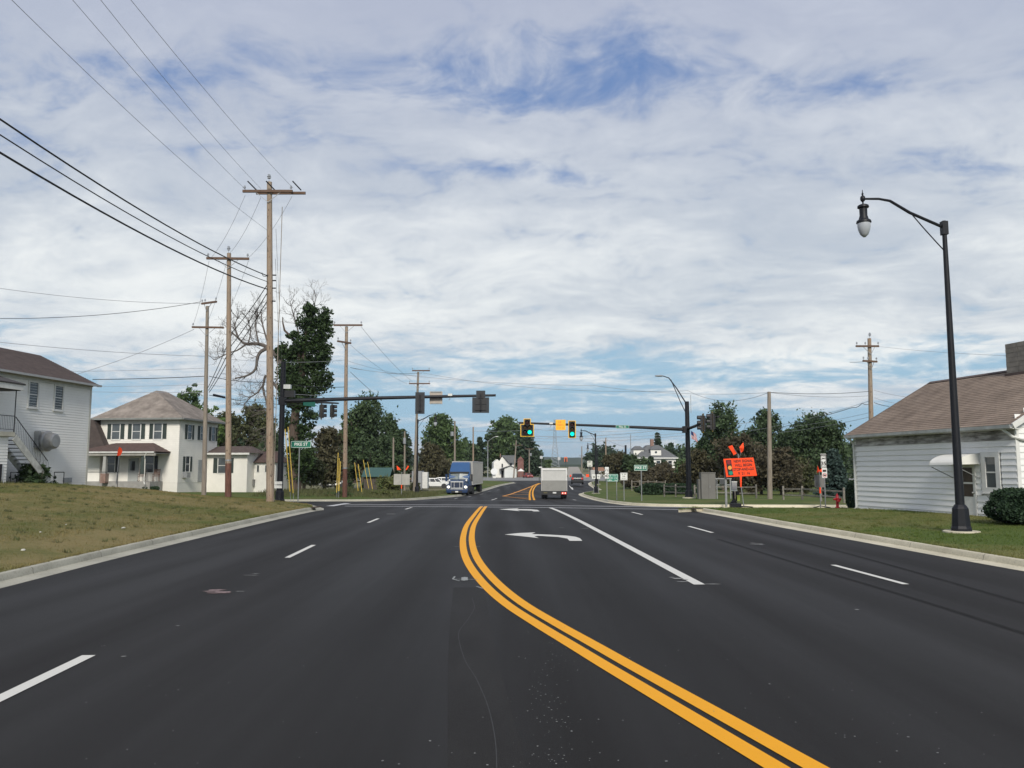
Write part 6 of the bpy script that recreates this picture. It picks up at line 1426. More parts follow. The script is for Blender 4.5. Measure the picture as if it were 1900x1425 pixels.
# fire hydrant
f = foot(1551.5, 46.5); t = thing('fire_hydrant', 'red fire hydrant near the corner of the low white building', 'hydrant', f); RED = mat('hydrant_red', (.42, .012, .02), .45, .12, 6); s_ = .80
b = MB(); b.lathe([(.16*s_, 0), (.16*s_, .06), (.10*s_, .08), (.10*s_, .5), (.14*s_, .52), (.14*s_, .57), (.11*s_, .6), (.10*s_, .72), (.03, .78), (.03, .84), (0, .845)], 14); b.build('barrel', RED, t, smooth=True)
for sx in (-1, 1): b = MB(); b.lathe([(.05, 0), (.05, .10), (.065, .1), (.065, .15), (.02, .16)], 10, Matrix.Translation((sx*.06, 0, .5)) @ Matrix.Rotation(sx*PI/2, 4, 'Y')); b.build('nozzle', RED, t)
b = MB(); b.lathe([(.065, 0), (.065, .1), (.08, .1), (.08, .16), (.02, .17)], 10, Matrix.Translation((0, -.06, .42)) @ Matrix.Rotation(PI/2, 4, 'X')); b.build('nozzle', RED, t)
# yellow guy wire guards
gi = 0
for px0, py0, px1, py1, Y, lab in ((529, 796, 538, 912, 54.5, 'left of the two yellow guy guards beside the left signal pole'), (534.5, 792, 544, 915, 55, 'right of the two yellow guy guards beside the left signal pole'),
    (627.5, 840, 624.5, 914, 67.5, 'tallest yellow guard left of the orange stained pole'), (629.5, 850, 627.5, 911, 67.8, 'middle yellow guard left of the orange stained pole'), (632, 856, 629, 911, 67, 'shortest yellow guard left of the orange stained pole'),
    (658, 858, 664.5, 911, 72, 'first leaning yellow guard right of the orange stained pole'), (664.5, 861, 671.5, 913, 72, 'second leaning yellow guard right of the orange stained pole'), (674, 853, 684, 906, 80, 'third leaning yellow guard before the shed'), (682, 857, 692, 912, 80, 'fourth leaning yellow guard before the shed')):
    a_ = at(px0, py0, Y); c_ = at(px1, py1, Y); t = thing('guy_guard', lab, 'guy guard', c_, 0, 'yellow plastic guy wire guards')
    g_ = a_-c_; dn = -g_.normalized()*max(.1, (c_.z-gz(c_.x, Y))+.1)
    b = MB(); b.tube([g_*.0+dn*.0, g_], .032, 6); b.build('guard', YGUARD, t); b = MB(); b.tube([dn, g_*1.0], .012, 4); b.build('anchor_wire', WIREG, t)
# flag on a far staff behind the right signal pole
f = foot(1281, 92); t = thing('national_flag', 'red and white striped flag with blue corner hanging behind the right signal pole', 'flag', f)
b = MB(); b.tube([(0, 0, 0), (0, 0, at(1281, 797, 92).z-f.z)], .05, 6); b.build('flagpole', GREY, t)
def flq(u_, v_):
    x = 1281.5+11*u_+2.5*v_; y = 798+16*v_+9*u_*(1-.3*v_); q = at(x, y, 92)-f; q.y = .15*math.sin(u_*7+v_*2); return q
for nm, test, m in (('flag_red_stripes', lambda i, j: j % 2 == 0 and not (i < 4 and j < 7), mat('flag_red', (.50, .035, .04), .8, .08)), ('flag_white_stripes', lambda i, j: j % 2 == 1 and not (i < 4 and j < 7), mat('flag_white', (.66, .66, .66), .8, .05)), ('flag_blue_corner', lambda i, j: i < 4 and j < 7, mat('flag_blue', (.025, .035, .13), .8, .08))):
    b = MB()
    for i in range(10):
        for j in range(13):
            if test(i, j): b.add([flq(i/10, j/13), flq((i+1)/10, j/13), flq((i+1)/10, (j+1)/13), flq(i/10, (j+1)/13)], [(0, 1, 2, 3)])
    b.build(nm, m, t, smooth=True, fix=False)
# ---- split-rail fences --------------------------------------------------------
FW = mat('fence_grey_wood', (.18, .16, .135), .9, .25, 5, col2=(.29, .27, .235))
def rail_fence(pts, label, h=1.0, rails=2):
    P = [Vector((x, y, gz(x, y))) for x, y in pts]; o = P[0]; t = thing('rail_fence', label, 'fence', o, 0, None)
    for p in P: q = p-o; b = MB(); b.box(q.x-.055, q.x+.055, q.y-.055, q.y+.055, q.z-.2, q.z+h+.08); b.build('post', FW, t)
    for p, q in zip(P, P[1:]):
        for k in range(rails):
            z = h*(k+1)/rails-.12+random.uniform(-.03, .03); b = MB(); b.beam(p-o+Vector((0, 0, z+random.uniform(-.04, .04))), q-o+Vector((0, 0, z)), .05, .085); b.build('rail', FW, t)
def fpts(l): return [(P_(x, Y), Y) for x, Y in l]
rail_fence(fpts([(1232, 69), (1253, 66.5), (1274, 64.2)]), 'grey split rail fence left of the right signal pole', .95)
rail_fence(fpts([(1288, 63), (1294, 63), (1298, 63)]), 'short piece of rail fence between the signal pole and the cabinets', .9)
rail_fence(fpts([(1322, 63), (1362, 62.3), (1402, 61)]), 'grey split rail fence behind the orange sign', .95)
rail_fence(fpts([(1452, 56), (1487, 54.5), (1522, 52), (1564, 50)]), 'grey split rail fence from the bare pole to the red hydrant', .85)
rail_fence(fpts([(1172, 104), (1187, 103), (1202, 102), (1218, 101), (1234, 100)]), 'pale rail fence under the reddish trees', 1.3)
# ---- birdbath dish on the far lawn -----------------------------------------------
f = Vector((P_(917, 226), 226, base(226))); t = thing('satellite_dish', 'round grey dish on a pale stand before the small white house', 'dish', f)
b = MB(); b.lathe([(0, .05), (.5, .1), (.85, .28), (.95, .42)], 14, Matrix.Translation((0, 0, at(917, 875.5, 226).z-f.z)) @ Matrix.Rotation(PI/2.4, 4, 'X')); b.build('dish', GREY, t); b = MB(); b.box(-.4, .4, -.2, .2, 0, 1.0); b.build('stand', TRIM, t)
t = thing('patio_umbrella', 'open white parasol right of the small white house', 'parasol', Vector((P_(966.5, 228), 228, base(228)))); b = MB(); b.lathe([(1.0, 1.9), (.9, 2.0), (.1, 2.6), (0, 2.62)], 8); b.build('canopy', WHITE, t); b = MB(); b.tube([(0, 0, 0), (0, 0, 2.5)], .04, 5); b.build('pole', GREY, t)
# far street light arms
for px, pyt, Y, ax, ay, lab in ((905, 818, 205, 922, 810, 'far cobra head street light among the crossroads trees'),):
    f = foot(px, Y); t = thing('far_street_light', lab, 'street lamp', f); q = at(ax, ay, Y)-f; h = at(px, pyt, Y).z-f.z
    b = MB(); b.tube([(0, 0, 0), (0, 0, h)], [.14, .08], 6); b.build('pole', GREY, t); b = MB(); b.tube([(0, 0, h-.1), (q.x*.6, 0, q.z-.2), (q.x, 0, q.z)], .05, 5); b.build('arm', GREY, t); b = MB(); b.cbox((q.x, 0, q.z), (.7, .25, .14)); b.build('lamp_head', SWHITE, t)
# small pale litter on the left bank
for px, py, r, lab in ((229, 980, .06, 'largest pale stone lying on the left lawn'), (43, 1022, .05, 'flat pale stone low on the left lawn near the kerb'), (75, 987, .03, 'tiny pale stone high on the left lawn'), (123, 973, .03, 'small pale stone in the middle of the left lawn')):
    # meet the lawn along the sight line
    Y = 12.0
    while Y < 60:
        p = at(px, py, Y)
        if p.z < gz(p.x, p.y)+.03: break
        Y += .1
    b = MB(); b.lathe([(0, -.3*r), (.8*r, -.1*r), (r, .2*r), (.6*r, .6*r), (0, .7*r)], 7); tag(b.build('stone', mat('pale_stone', (.50, .49, .44), .9, .2), loc=(p.x, p.y, gz(p.x, p.y)+.02), rot=(.1, .2, px)), lab, 'stone')
# ============================================================ VEHICLES
CHROME = mat('chrome', (.66, .67, .68), .3, .06, 3, metal=.25); CARGL = mat('car_glass', (.025, .03, .035), .08, .2, 2, spec=.8)
TAIL = mat('tail_lamp_red', (.45, .01, .01), .3, .1, emit=(1, .03, .02), est=.25); HEADL = mat('headlamp_lit', (.9, .88, .75), .2, .02, emit=(1, .95, .75), est=1.4); BRK = mat('brake_lamp_lit', (1, .5, .4), .3, .02, emit=(1, .55, .42), est=1.3)
HUB = mat('hub_silver', (.42, .43, .44), .35, .15, 4, metal=.6); DPL = mat('dark_plastic', (.02, .021, .023), .6, .15)
def wheel(parent, x, y, r, w=.22, dual=False, hub=True):
    """axle along y"""
    M = Matrix.Translation((x, y, r)) @ Matrix.Rotation(PI/2, 4, 'X')
    b = MB(); b.lathe([(r*.62, -w/2), (r*.93, -w/2), (r, -w/2+.03), (r, w/2-.03), (r*.93, w/2), (r*.62, w/2)], 20, M); wl = b.build('wheel', TYRE, parent, smooth=True)
    b = MB(); b.lathe([(0, -w/2+.02), (r*.2, -w/2+.0), (r*.25, -w/2+.03), (r*.6, -w/2+.015), (r*.62, 0), (r*.6, w/2-.015), (r*.25, w/2-.03), (r*.2, w/2), (0, w/2-.02)], 16, M); b.build('rim', HUB, wl, smooth=True)
    return wl
def car(name, label, loc, rz, paintm, L=4.5, Wd=1.8, H=1.6, style='suv', cat='car', group=None):
    """front towards local +x"""
    t = thing(name, label, cat, loc, rz, group); hw = Wd/2
    if style == 'suv': low = [(-.5, .28), (-.5, .52), (-.485, .62), (-.3, .62), (.22, .60), (.40, .55), (.48, .46), (.5, .3), (.49, .2), (-.49, .2)]; top = [(-.47, .60), (-.40, .95), (-.30, 1.0), (.02, .99), (.12, .93), (.27, .60)]
    elif style == 'pickup': low = [(-.5, .30), (-.5, .60), (.10, .60), (.28, .60), (.45, .55), (.5, .45), (.5, .22), (-.49, .22)]; top = [(-.12, .59), (-.10, .97), (-.04, 1.0), (.12, .99), (.24, .60)]
    else: low = [(-.5, .3), (-.49, .58), (-.35, .64), (.22, .62), (.42, .54), (.5, .42), (.5, .2), (-.5, .2)]; top = [(-.38, .62), (-.26, .96), (-.16, 1.0), (.04, .99), (.26, .61)]
    b = MB(); pl = [(x*L, z*H) for x, z in low]; n = len(pl)
    rings = [(-hw+.0, .93), (-hw, 1.0), (hw, 1.0), (hw, .93)]
    vs = []
    for y, s in ((-hw*.98, .96), (-hw, 1.0), (hw, 1.0), (hw*.98, .96)): vs += [(x*(s if abs(x) > L*.4 else 1), y*(1 if s == 1 else 1.0), .2*H+(z-.2*H)*(1 if s == 1 else .97)) for x, z in pl]
    vs = [(x, (hw*(1-.06*max(0, (z/H-.35)/.3)) if y > 0 else -hw*(1-.06*max(0, (z/H-.35)/.3))), z) for x, y, z in vs[n:3*n]]
    b.add(vs, [tuple(range(n)), tuple(range(2*n-1, n-1, -1))]+[(i, i+n, (i+1) % n+n, (i+1) % n) for i in range(n)])
    body = b.build('body', paintm, t)
    bv = body.modifiers.new('edge', 'BEVEL'); bv.width = .05; bv.segments = 2; bv.limit_method = 'ANGLE'; bv.angle_limit = R(35)
    tp = [(x*L, z*H) for x, z in top]; k = len(tp); iw = hw*.76; b = MB()
    def wy(z): return hw*.93-(hw*.93-iw)*((z-.6*H)/(.4*H))
    b.add([(x, -wy(z), z) for x, z in tp]+[(x, wy(z), z) for x, z in tp], [tuple(range(k)), tuple(range(2*k-1, k-1, -1))]+[(i, i+k, (i+1) % k+k, (i+1) % k) for i in range(k)]); cb = b.build('cabin', paintm, t)
    bv = cb.modifiers.new('edge', 'BEVEL'); bv.width = .04; bv.segments = 2; bv.limit_method = 'ANGLE'; bv.angle_limit = R(25)
    # glass: sides, windscreen, rear
    xs0, xs1 = tp[0][0], tp[-1][0]; zlo, zhi = .635*H, .93*H
    def xr(z, side): # left/right edge of the glasshouse at height z
        pts = tp[:3] if side == 0 else tp[-1:-4:-1]; zs = [q[1] for q in pts]; return float(np.interp(z, zs, [q[0] for q in pts]))
    cuts = [0, .36, .70, 1] if style != 'pickup' else [0, .5, 1]
    for s in (-1, 1):
        for a_, c_ in zip(cuts, cuts[1:]):
            def X(z, f): l, r_ = xr(z, 0)+.10, xr(z, 1)-.10; return l+(r_-l)*f
            g_ = .012; b = MB(); b.add([(X(zlo, a_)+g_*3, s*(wy(zlo)+.012), zlo), (X(zlo, c_)-g_*3, s*(wy(zlo)+.012), zlo), (X(zhi, c_)-g_*3, s*(wy(zhi)+.012), zhi), (X(zhi, a_)+g_*3, s*(wy(zhi)+.012), zhi)], [(0, 1, 2, 3)]); b.build('side_window', CARGL, t, fix=False)
    for nm, side, e in (('windscreen', 1, .02), ('rear_window', 0, -.02)):
        b = MB(); za, zb = zlo, .95*H; b.add([(xr(za, side)+e, -wy(za)+.1, za), (xr(za, side)+e, wy(za)-.1, za), (xr(zb, side)+e, wy(zb)-.08, zb), (xr(zb, side)+e, -wy(zb)+.08, zb)], [(0, 1, 2, 3)]); b.build(nm, CARGL, t, fix=False)
    r = .21*H if style != 'suv' else .215*H
    for x in (-.31*L, .32*L):
        for s in (-1, 1): wheel(t, x, s*(hw-.1), r, .2)
    b = MB(); b.box(-.47*L, .47*L, -hw*.9, hw*.9, .14*H, .22*H); b.build('underbody', DPL, t)
    for x in (-.31*L, .32*L):
        for s in (-1, 1):
            b = MB(); b.lathe([(r*1.2, -.01), (r*1.2, .01)], 18, Matrix.Translation((x, s*(hw+.001), r*1.02)) @ Matrix.Rotation(PI/2, 4, 'X')); b.build('wheel_arch', DPL, t)
    for s in (-1, 1):
        b = MB(); b.box(.475*L, .497*L, s*hw*.6-.14, s*hw*.6+.14, .44*H, .52*H); b.build('headlight', GLASS if False else mat('headlamp_glass', (.5, .52, .54), .2, .1), t)
        b = MB(); b.box(-.505*L, -.48*L, s*hw*.78-.11, s*hw*.78+.11, .46*H, .60*H); b.build('tail_light', TAIL, t)
        b = MB(); b.cbox((.19*L, s*(hw+.08), .66*H), (.1, .18, .12)); b.build('mirror', paintm, t)
    b = MB(); b.box(.49*L, .507*L, -.5, .5, .3*H, .42*H); b.build('grille', DPL, t); b = MB(); b.box(-.512*L, -.5*L, -hw*.9, hw*.9, .24*H, .38*H); b.build('bumper', DPL, t)
    return t
def cp(name, col, **k): return mat(name, col, .28, .03, 1, spec=.6, **k)
WP = cp('car_paint_white', (.66, .67, .66)); SP = mat('car_paint_silver', (.42, .43, .43), .3, .04, 1, metal=.5); DKP = cp('car_paint_charcoal', (.025, .027, .032)); RP = cp('car_paint_red', (.33, .045, .035)); GP = mat('car_paint_grey', (.12, .13, .14), .3, .05, 1, metal=.4)
def seat(px, Y, z=None): 
    x = P_(px, Y); return (x, Y, gz(x, Y) if z is None else z)
def by(px, py, Y): v = at(px, py, Y); return (v.x, v.y, v.z)
car('parked_suv', 'white and silver car parked on the grass just left of the blue truck', by(808, 906, 132), 0.06, WP, 4.35, 1.8, 1.66, group='cars parked on the left lot')
car('parked_suv', 'white car half hidden behind the nearest silver one', by(828, 902, 146), 0.1, WP, 4.4, 1.8, 1.6, group='cars parked on the left lot')
car('parked_suv', 'farthest white car of the parked group, by the truck cab', by(833, 897, 158), 0.0, WP, 4.4, 1.8, 1.6, group='cars parked on the left lot')
car('pickup_truck', 'white pickup parked behind the yellow guards', by(621, 904.5, 140), PI, WP, 5.0, 1.9, 1.85, 'pickup', 'pickup', 'cars parked on the left lot')
car('parked_car', 'dark grey car with an open white tailgate left of the pickup', by(592, 900.5, 150), .6, GP, 4.3, 1.8, 1.9, group='cars parked on the left lot')
b = MB(); b.box(-1.2, 1.2, -.05, .05, 0, .12); q = at(603, 881, 147); hood_ = thing('parked_car', 'white car whose roof shows above the pickup', 'car', by(604, 899, 156), .3, 'cars parked on the left lot'); bpy.data.objects.remove(hood_)
car('parked_car', 'white car whose roof shows just above the pickup bonnet', by(606, 896.5, 158), .25, WP, 4.3, 1.8, 2.0, 'sedan', group='cars parked on the left lot')
car('dark_suv', 'dark sport utility vehicle driving away in the right lane', by(1071, 898.2, 133), PI/2-.06, DKP, 4.7, 1.95, 1.75)
car('red_car', 'small red car turning at the far crossroads', by(979.5, 887.2, 232), -PI/2+.3, RP, 4.3, 1.8, 1.5, 'sedan')
# ---- white box truck, rear view -------------------------------------------------
def box_truck():
    Y = 76; p = at(1028.5, 926, Y); z = base(Y); Hh = p
    t = thing('box_truck', 'white box truck with roll up rear door driving away in the centre lane', 'truck', (p.x, Y, z), -.03)
    WB = mat('box_white', (.58, .58, .56), .55, .06, 1.2); WB2 = mat('box_edge_dark', (.10, .10, .10), .5, .1); w = 1.2; zt = at(1028, 868.5, Y).z-z; zf = at(1028, 911, Y).z-z
    b = MB(); b.box(-w, w, 0, 5.6, zf, zt); b.build('cargo_box', WB, t)
    b = MB()
    for q in ((-w, -w+.12, zf, zt), (w-.12, w, zf, zt), (-w+.12, w-.12, zt-.22, zt)): b.box(q[0], q[1], -.05, -.001, q[2], q[3])
    b.build('door_frame', mat('frame_white', (.66, .66, .64), .5, .06), t)
    zm = at(1028, 891.5, Y).z-z
    b = MB(); n = 6
    for i in range(n): b.box(-w+.13, w-.13, -.03, -.002, zm+i*(zt-.22-zm)/n+.006, zm+(i+1)*(zt-.22-zm)/n)
    dr = b.build('roll_door', mat('door_pale', (.52, .52, .50), .5, .06), t)
    b = MB(); b.box(-w+.13, w-.13, -.035, -.02, zt-.26, zt-.22); b.build('door_shadow_gap', DPL, dr)
    b = MB(); b.box(-w+.03, w-.03, -.12, -.052, zf, zm); b.build('lift_gate', mat('lift_gate_grey', (.24, .24, .225), .55, .12, 2), t)
    b = MB(); b.box(-w, w, -.08, .3, zf-.35, zf-.01); b.build('rear_sill', DPL, t)
    zl = at(1028, 915, Y).z-z
    for x, m, lab in ((.78, BRK, 1), (1.02, BRK, 1)): b = MB(); b.cbox((x, -.1, zl), (.10, .04, .10)); b.build('tail_light', m, t)
    b = MB(); b.cbox((.9, -.085, zl), (.46, .02, .2)); b.build('light_panel', TAIL, t)
    b = MB(); b.cbox((-.82, -.09, zl+.04), (.34, .02, .1)); b.build('light_panel', mat('dull_lamp', (.10, .09, .04), .5, .1), t)
    b = MB(); b.cbox((.02, -.1, zl+.04), (.32, .02, .14)); b.build('number_plate', mat('plate_white', (.62, .63, .62), .5, .15, 30), t)
    for s in (-1, 1):
        for dx in (0, .28): wheel(t, 0, 0, .43, .24).matrix_local = Matrix.Translation((s*(w-.16)-s*dx, 1.2, 0)) @ Matrix.Rotation(PI/2, 4, 'Z')
        b = MB(); b.box(s*(w-.3)-.28, s*(w-.3)+.28, .55, .57, .12, .8); b.build('mud_flap', DPL, t)
        wheel(t, 0, 0, .43, .26).matrix_local = Matrix.Translation((s*(w-.2), 6.8, 0)) @ Matrix.Rotation(PI/2, 4, 'Z')
        b = MB(); b.tube([(s*1.05, 6.6, 1.9), (s*1.38, 6.5, 1.9)], .02, 5); b.cbox((s*1.38, 6.5, 1.75), (.06, .1, .4)); b.build('mirror', DPL, t)
    b = MB(); b.box(-.45, .45, .2, 7, .55, .85); b.build('chassis', DPL, t)
    b = MB(); b.box(-1.0, 1.0, 5.7, 7.6, .5, 2.2); b.build('cab', WB, t)
box_truck()
# ---- blue semi truck coming towards the camera ------------------------------------
def semi():
    Y = 93; p = at(847.5, 921, Y); z = base(Y); BL = cp('truck_paint_blue', (.014, .036, .10)); BL2 = mat('truck_paint_blue_fairing', (.028, .085, .21), .35, .06, 1.2)
    t = thing('semi_truck', 'blue semi truck with tall roof fairing and pale trailer coming towards the crossing', 'truck', (p.x, Y, z), -.065)
    # local frame: front face at y = 0, truck extends to +y, x to the right of the picture
    k = .0605
    def ZZ(py): return (921-py)*.0615
    b = MB()  # sleeper cab with raked fairing
    w = 1.22
    prof = [(1.9, 1.0), (1.9, 2.15), (2.35, 2.62), (2.45, 2.75), (3.2, 3.72), (3.7, 3.85), (4.6, 3.85), (4.6, 1.0)]
    n = len(prof)
    def nar(z): return w-.0 if z < 2.7 else w-.16*((z-2.7)/1.15)
    b.add([(-nar(z_), y_, z_) for y_, z_ in prof]+[(nar(z_), y_, z_) for y_, z_ in prof], [tuple(range(n)), tuple(range(2*n-1, n-1, -1))]+[(i, i+n, (i+1) % n+n, (i+1) % n) for i in range(n)])
    cb = b.build('cab', BL2, t); bv = cb.modifiers.new('edge', 'BEVEL'); bv.width = .12; bv.segments = 3; bv.limit_method = 'ANGLE'; bv.angle_limit = R(30)
    # visor and windscreen
    b = MB(); b.box(-1.13, 1.13, 1.93, 2.25, 2.58, 2.72); b.build('sun_visor', DPL, t)
    WS = mat('windscreen_reflecting', (.17, .20, .20), .35, .4, 1.6, spec=.4)
    for s in (-1, 1):
        b = MB(); b.add([(s*.03, 1.78, 1.85), (s*1.06, 1.86, 1.85), (s*1.02, 2.16, 2.58), (s*.03, 2.06, 2.58)], [(0, 1, 2, 3)]); b.build('windscreen', WS, t, fix=False)
    # hood: tapered
    b = MB(); b.add([(-.95, .12, .75), (.95, .12, .75), (.80, .16, 1.62), (-.80, .16, 1.62), (-1.18, 1.9, .75), (1.18, 1.9, .75), (1.14, 1.9, 1.85), (-1.14, 1.9, 1.85)], [(0, 1, 2, 3), (4, 7, 6, 5), (0, 4, 5, 1), (3, 2, 6, 7), (0, 3, 7, 4), (1, 5, 6, 2)])
    hd = b.build('hood', BL, t); bv = hd.modifiers.new('edge', 'BEVEL'); bv.width = .12; bv.segments = 3
    b = MB()
    for s in (-1, 1): b.prism([(.2, .5), (.25, .95), (.55, 1.25), (1.1, 1.3), (1.6, 1.15), (1.75, .6), (1.5, .55), (1.25, .95), (.8, 1.0), (.55, .6)], s*.86, s*1.24, 'x')
    b.build('fender', BL, t)
    # grille
    b = MB(); b.prism([(-.66, .88), (.66, .88), (.72, 1.30), (.66, 1.56), (-.66, 1.56), (-.72, 1.30)], .10, .14, 'y'); gr = b.build('grille', mat('grille_dark', (.03, .04, .075), .4, .1), t)
    b = MB()
    for q in ((-.72, .72, 1.52, 1.64), (-.66, .66, .84, .90)): b.box(q[0], q[1], .05, .11, q[2], q[3])
    for x in (-.70, .66, -.34, .30): b.box(x, x+.045, .06, .10, .9, 1.52)
    b.build('grille_surround', CHROME, gr)
    b = MB()
    for i in range(6): b.box(-.66, .66, .075, .10, .96+i*.09, .98+i*.09)
    b.build('grille_bar', mat('bar_blue_grey', (.10, .13, .22), .3, .1, metal=.6), gr)
    for s in (-1, 1):
        b = MB(); b.lathe([(0, -.04), (.11, -.03), (.16, .02), (.16, .08)], 14, Matrix.Translation((s*.98, .14, .98)) @ Matrix.Rotation(-PI/2, 4, 'X') @ Matrix.Diagonal((1.15, .9, 1, 1))); b.build('headlight', HEADL, t, smooth=True)
        b = MB(); b.tube([(s*1.2, 1.95, 1.6), (s*1.48, 1.85, 1.65)], .02, 5); b.tube([(s*1.2, 1.95, 2.4), (s*1.48, 1.85, 2.4)], .02, 5); b.box(s*1.48-.12, s*1.48+.12, 1.82, 1.92, 1.6, 2.42); b.build('mirror', BL if s < 0 else DPL, t)
        b = MB(); b.lathe([(0, 0), (.11, .02), (.13, .12), (.10, .2)], 10, Matrix.Translation((s*.98, .85, 1.62)) @ Matrix.Rotation(0, 4, 'X')); b.build('hood_mirror', CHROME, t, smooth=True)
        b = MB(); b.add([(s*1.235, 2.1, 1.85), (s*1.235, 2.9, 1.8), (s*1.235, 2.9, 2.5), (s*1.235, 2.3, 2.5)], [(0, 1, 2, 3)]); b.build('side_window', CARGL, t, fix=False)
    b = MB(); b.box(-1.2, 1.2, -.02, .45, .32, .72); bp = b.build('bumper', BL, t); bv = bp.modifiers.new('edge', 'BEVEL'); bv.width = .07; bv.segments = 2
    b = MB(); b.box(-.62, .62, -.035, -.0, .36, .56); b.build('bumper_opening', DPL, t)
    b = MB(); b.box(-.16, .16, -.06, -.037, .38, .54); b.build('number_plate', MATS['plate_white'], t)
    b = MB(); b.box(-.75, .75, -.03, .06, .74, .80); b.build('bumper_trim', CHROME, t)
    for y_, dual in ((1.15, 0), (5.2, 1), (6.5, 1), (14.6, 1), (15.9, 1)):
        for s in (-1, 1):
            for dx in ((0, .3) if dual else (0,)):
                wheel(t, 0, 0, .5, .27).matrix_local = Matrix.Translation((s*(1.08-dx), y_, 0)) @ Matrix.Rotation(PI/2, 4, 'Z')
    b = MB(); b.box(-.5, .5, .6, 16, .65, 1.0); b.box(-1.2, -1.0, 2.2, 4.6, .4, 1.0); b.box(1.0, 1.2, 2.2, 4.6, .4, 1.0); b.build('chassis', DPL, t)
    TRM = mat('trailer_pale_grey', (.36, .36, .34), .5, .12, 1.0, stretch=(1, 1, .4))
    b = MB(); b.box(-1.27, 1.27, 5.0, 17.0, 1.12, 3.98); tr_ = b.build('trailer', TRM, t)
    for i in range(30): b = MB(); b.box(1.27, 1.282, 5.2+i*.39, 5.23+i*.39, 1.2, 3.9); b.build('trailer_rib', TRM, tr_)
    b = MB(); b.box(1.272, 1.285, 5, 17, 1.12, 1.2); b.box(1.272, 1.285, 5, 17, 3.9, 3.98); b.build('trailer_rail', MATS['frame_white'], tr_)
semi()
# ============================================================ WIRES
def wire(name, label, pts, r, m=WIRE, sag=.0, group=None):
    """pts: pixel, pixel, distance of each support; a sagging span between each pair"""
    P = [at(*p) if len(p) == 3 else Vector(p[:3]) for p in pts]; out = []
    for a_, c_ in zip(P, P[1:]):
        for i in range(14):
            f = i/14; q = a_.lerp(c_, f); q.z -= 4*sag*f*(1-f); out.append(q)
    out.append(P[-1]); o = P[0]; b = MB(); b.tube([q-o for q in out], r, 5, False); ob = b.build(name, m, loc=o, smooth=True, fix=False); return tag(ob, label, 'wire', group)
def ext(px, py, Y, qx, qy, QY, k):
    """continue the line from the second support past the first one"""
    a_, c_ = at(px, py, Y), at(qx, qy, QY); return a_+(a_-c_)*k
gA = 'thin power lines at the upper left'
for i, (tx, ty, qx, lab) in enumerate(((456, 352, 135, 'left thin power line of the three running to the crossarm of the nearest pole'), (484, 350, 187, 'middle thin power line of the three running to the crossarm of the nearest pole'), (544, 349, 243, 'right thin power line of the three running to the crossarm of the nearest pole'))):
    e = ext(qx, 0, 22, tx, ty, 45, 1.0); wire('power_line', lab, [(tx, ty, 45), (qx, 0, 22), tuple(e)+(0,)], .008, WIREG, .18, gA)
e = ext(22, 0, 19, 497, 428, 45, .9); wire('power_line', 'lowest thin power line meeting the nearest pole below its crossarm', [(497, 428, 45), (22, 0, 19), tuple(e)+(0,)], .008, WIREG, .3, gA)
gB = 'thick cables at the left'
for (ty, ly, r, lab) in ((512, 221, .028, 'top thick black cable from the left edge to the nearest pole'), (523, 250, .02, 'middle black cable from the left edge to the nearest pole'), (537, 283, .032, 'bottom thick black cable from the left edge to the nearest pole')):
    e = ext(0, ly, 20, 497, ty, 45, .8); wire('cable', lab, [(497, ty, 45), (0, ly, 20), tuple(e)+(0,)], r, WIRE, .35, gB)
b = MB()
wire('cable', 'small drip loop of cable at the left of the nearest pole', [(486, 506, 44.7), (488, 512, 44.6), (493, 513, 44.7), (497, 510, 44.8)], .02, WIRE, .0)
gC = 'cables running down from the nearest pole to the thinner poles'
for a_, m_, c_, lab in (((496, 528), (432, 615), (386, 719), 'upper black cable between the three left poles'), ((496, 543), (430, 640), (387, 724), 'middle black cable between the three left poles'), ((497, 556), (428, 660), (388, 728), 'lower black cable between the three left poles')):
    wire('cable', lab, [(*a_, 45), (*m_, 50), (*c_, 62)], .024, WIRE, .12, gC)
for i, (p0, p1) in enumerate((((455, 362, 45), (392, 478, 50)), ((484, 366, 45), (426, 470, 50)), ((542, 364, 45), (461, 478, 50)))):
    wire('power_line', ('left', 'middle', 'right')[i]+' faint line dropping from the nearest crossarm to the second pole', [p0, p1], .009, WIREG, .35, 'faint lines between the left poles')
for i, (p0, p1) in enumerate((((388, 484, 50), (358, 604, 62)), ((424, 472, 50), (384, 600, 62)), ((461, 484, 50), (408, 606, 62)))):
    wire('power_line', ('left', 'middle', 'right')[i]+' faint line dropping from the second pole to the thin farmhouse pole', [p0, p1], .009, WIREG, .4, 'faint lines between the left poles')
for i, (p0, p1) in enumerate((((512, 425, 45.2), (524, 690, 62)), ((511, 480, 45.2), (520, 700, 60)))):
    wire('power_line', ('outer', 'inner')[i]+' faint wire falling along the right side of the nearest pole', [p0, p1], .010, WIREG, .1, 'faint lines between the left poles')
gD = 'lines running off to the left edge'
LW = [((0, 535, 48), (372, 563, 62), .014, WIREG, .25, 'faint sagging line from the left edge to the top of the thin farmhouse pole'),
      ((0, 591, 55), (373, 560, 62), .02, WIRE, .35, 'dark sagging line from the left edge to the top of the thin farmhouse pole'),
      ((100, 706, 63), (360, 611, 62), .018, WIREG, .3, 'line rising from the white building roof to the lower crossarm'),
      ((0, 635, 52), (385, 661, 62), .017, WIREG, .15, 'line crossing over the roof of the left white building'),
      ((130, 689, 62), (380, 683, 62), .014, WIREG, .05, 'thin line just above the farmhouse roof, left of the thin pole'),
      ((172, 704, 62), (380, 698, 62), .028, WIRE, .05, 'thick dark cable just above the farmhouse, left of the thin pole'),
      ((170, 717, 62), (382, 713, 62), .012, WIREG, .05, 'faint line above the farmhouse roof peak'),
      ((170, 727, 62), (384, 728, 62), .014, WIREG, .03, 'lowest line grazing the farmhouse roof peak')]
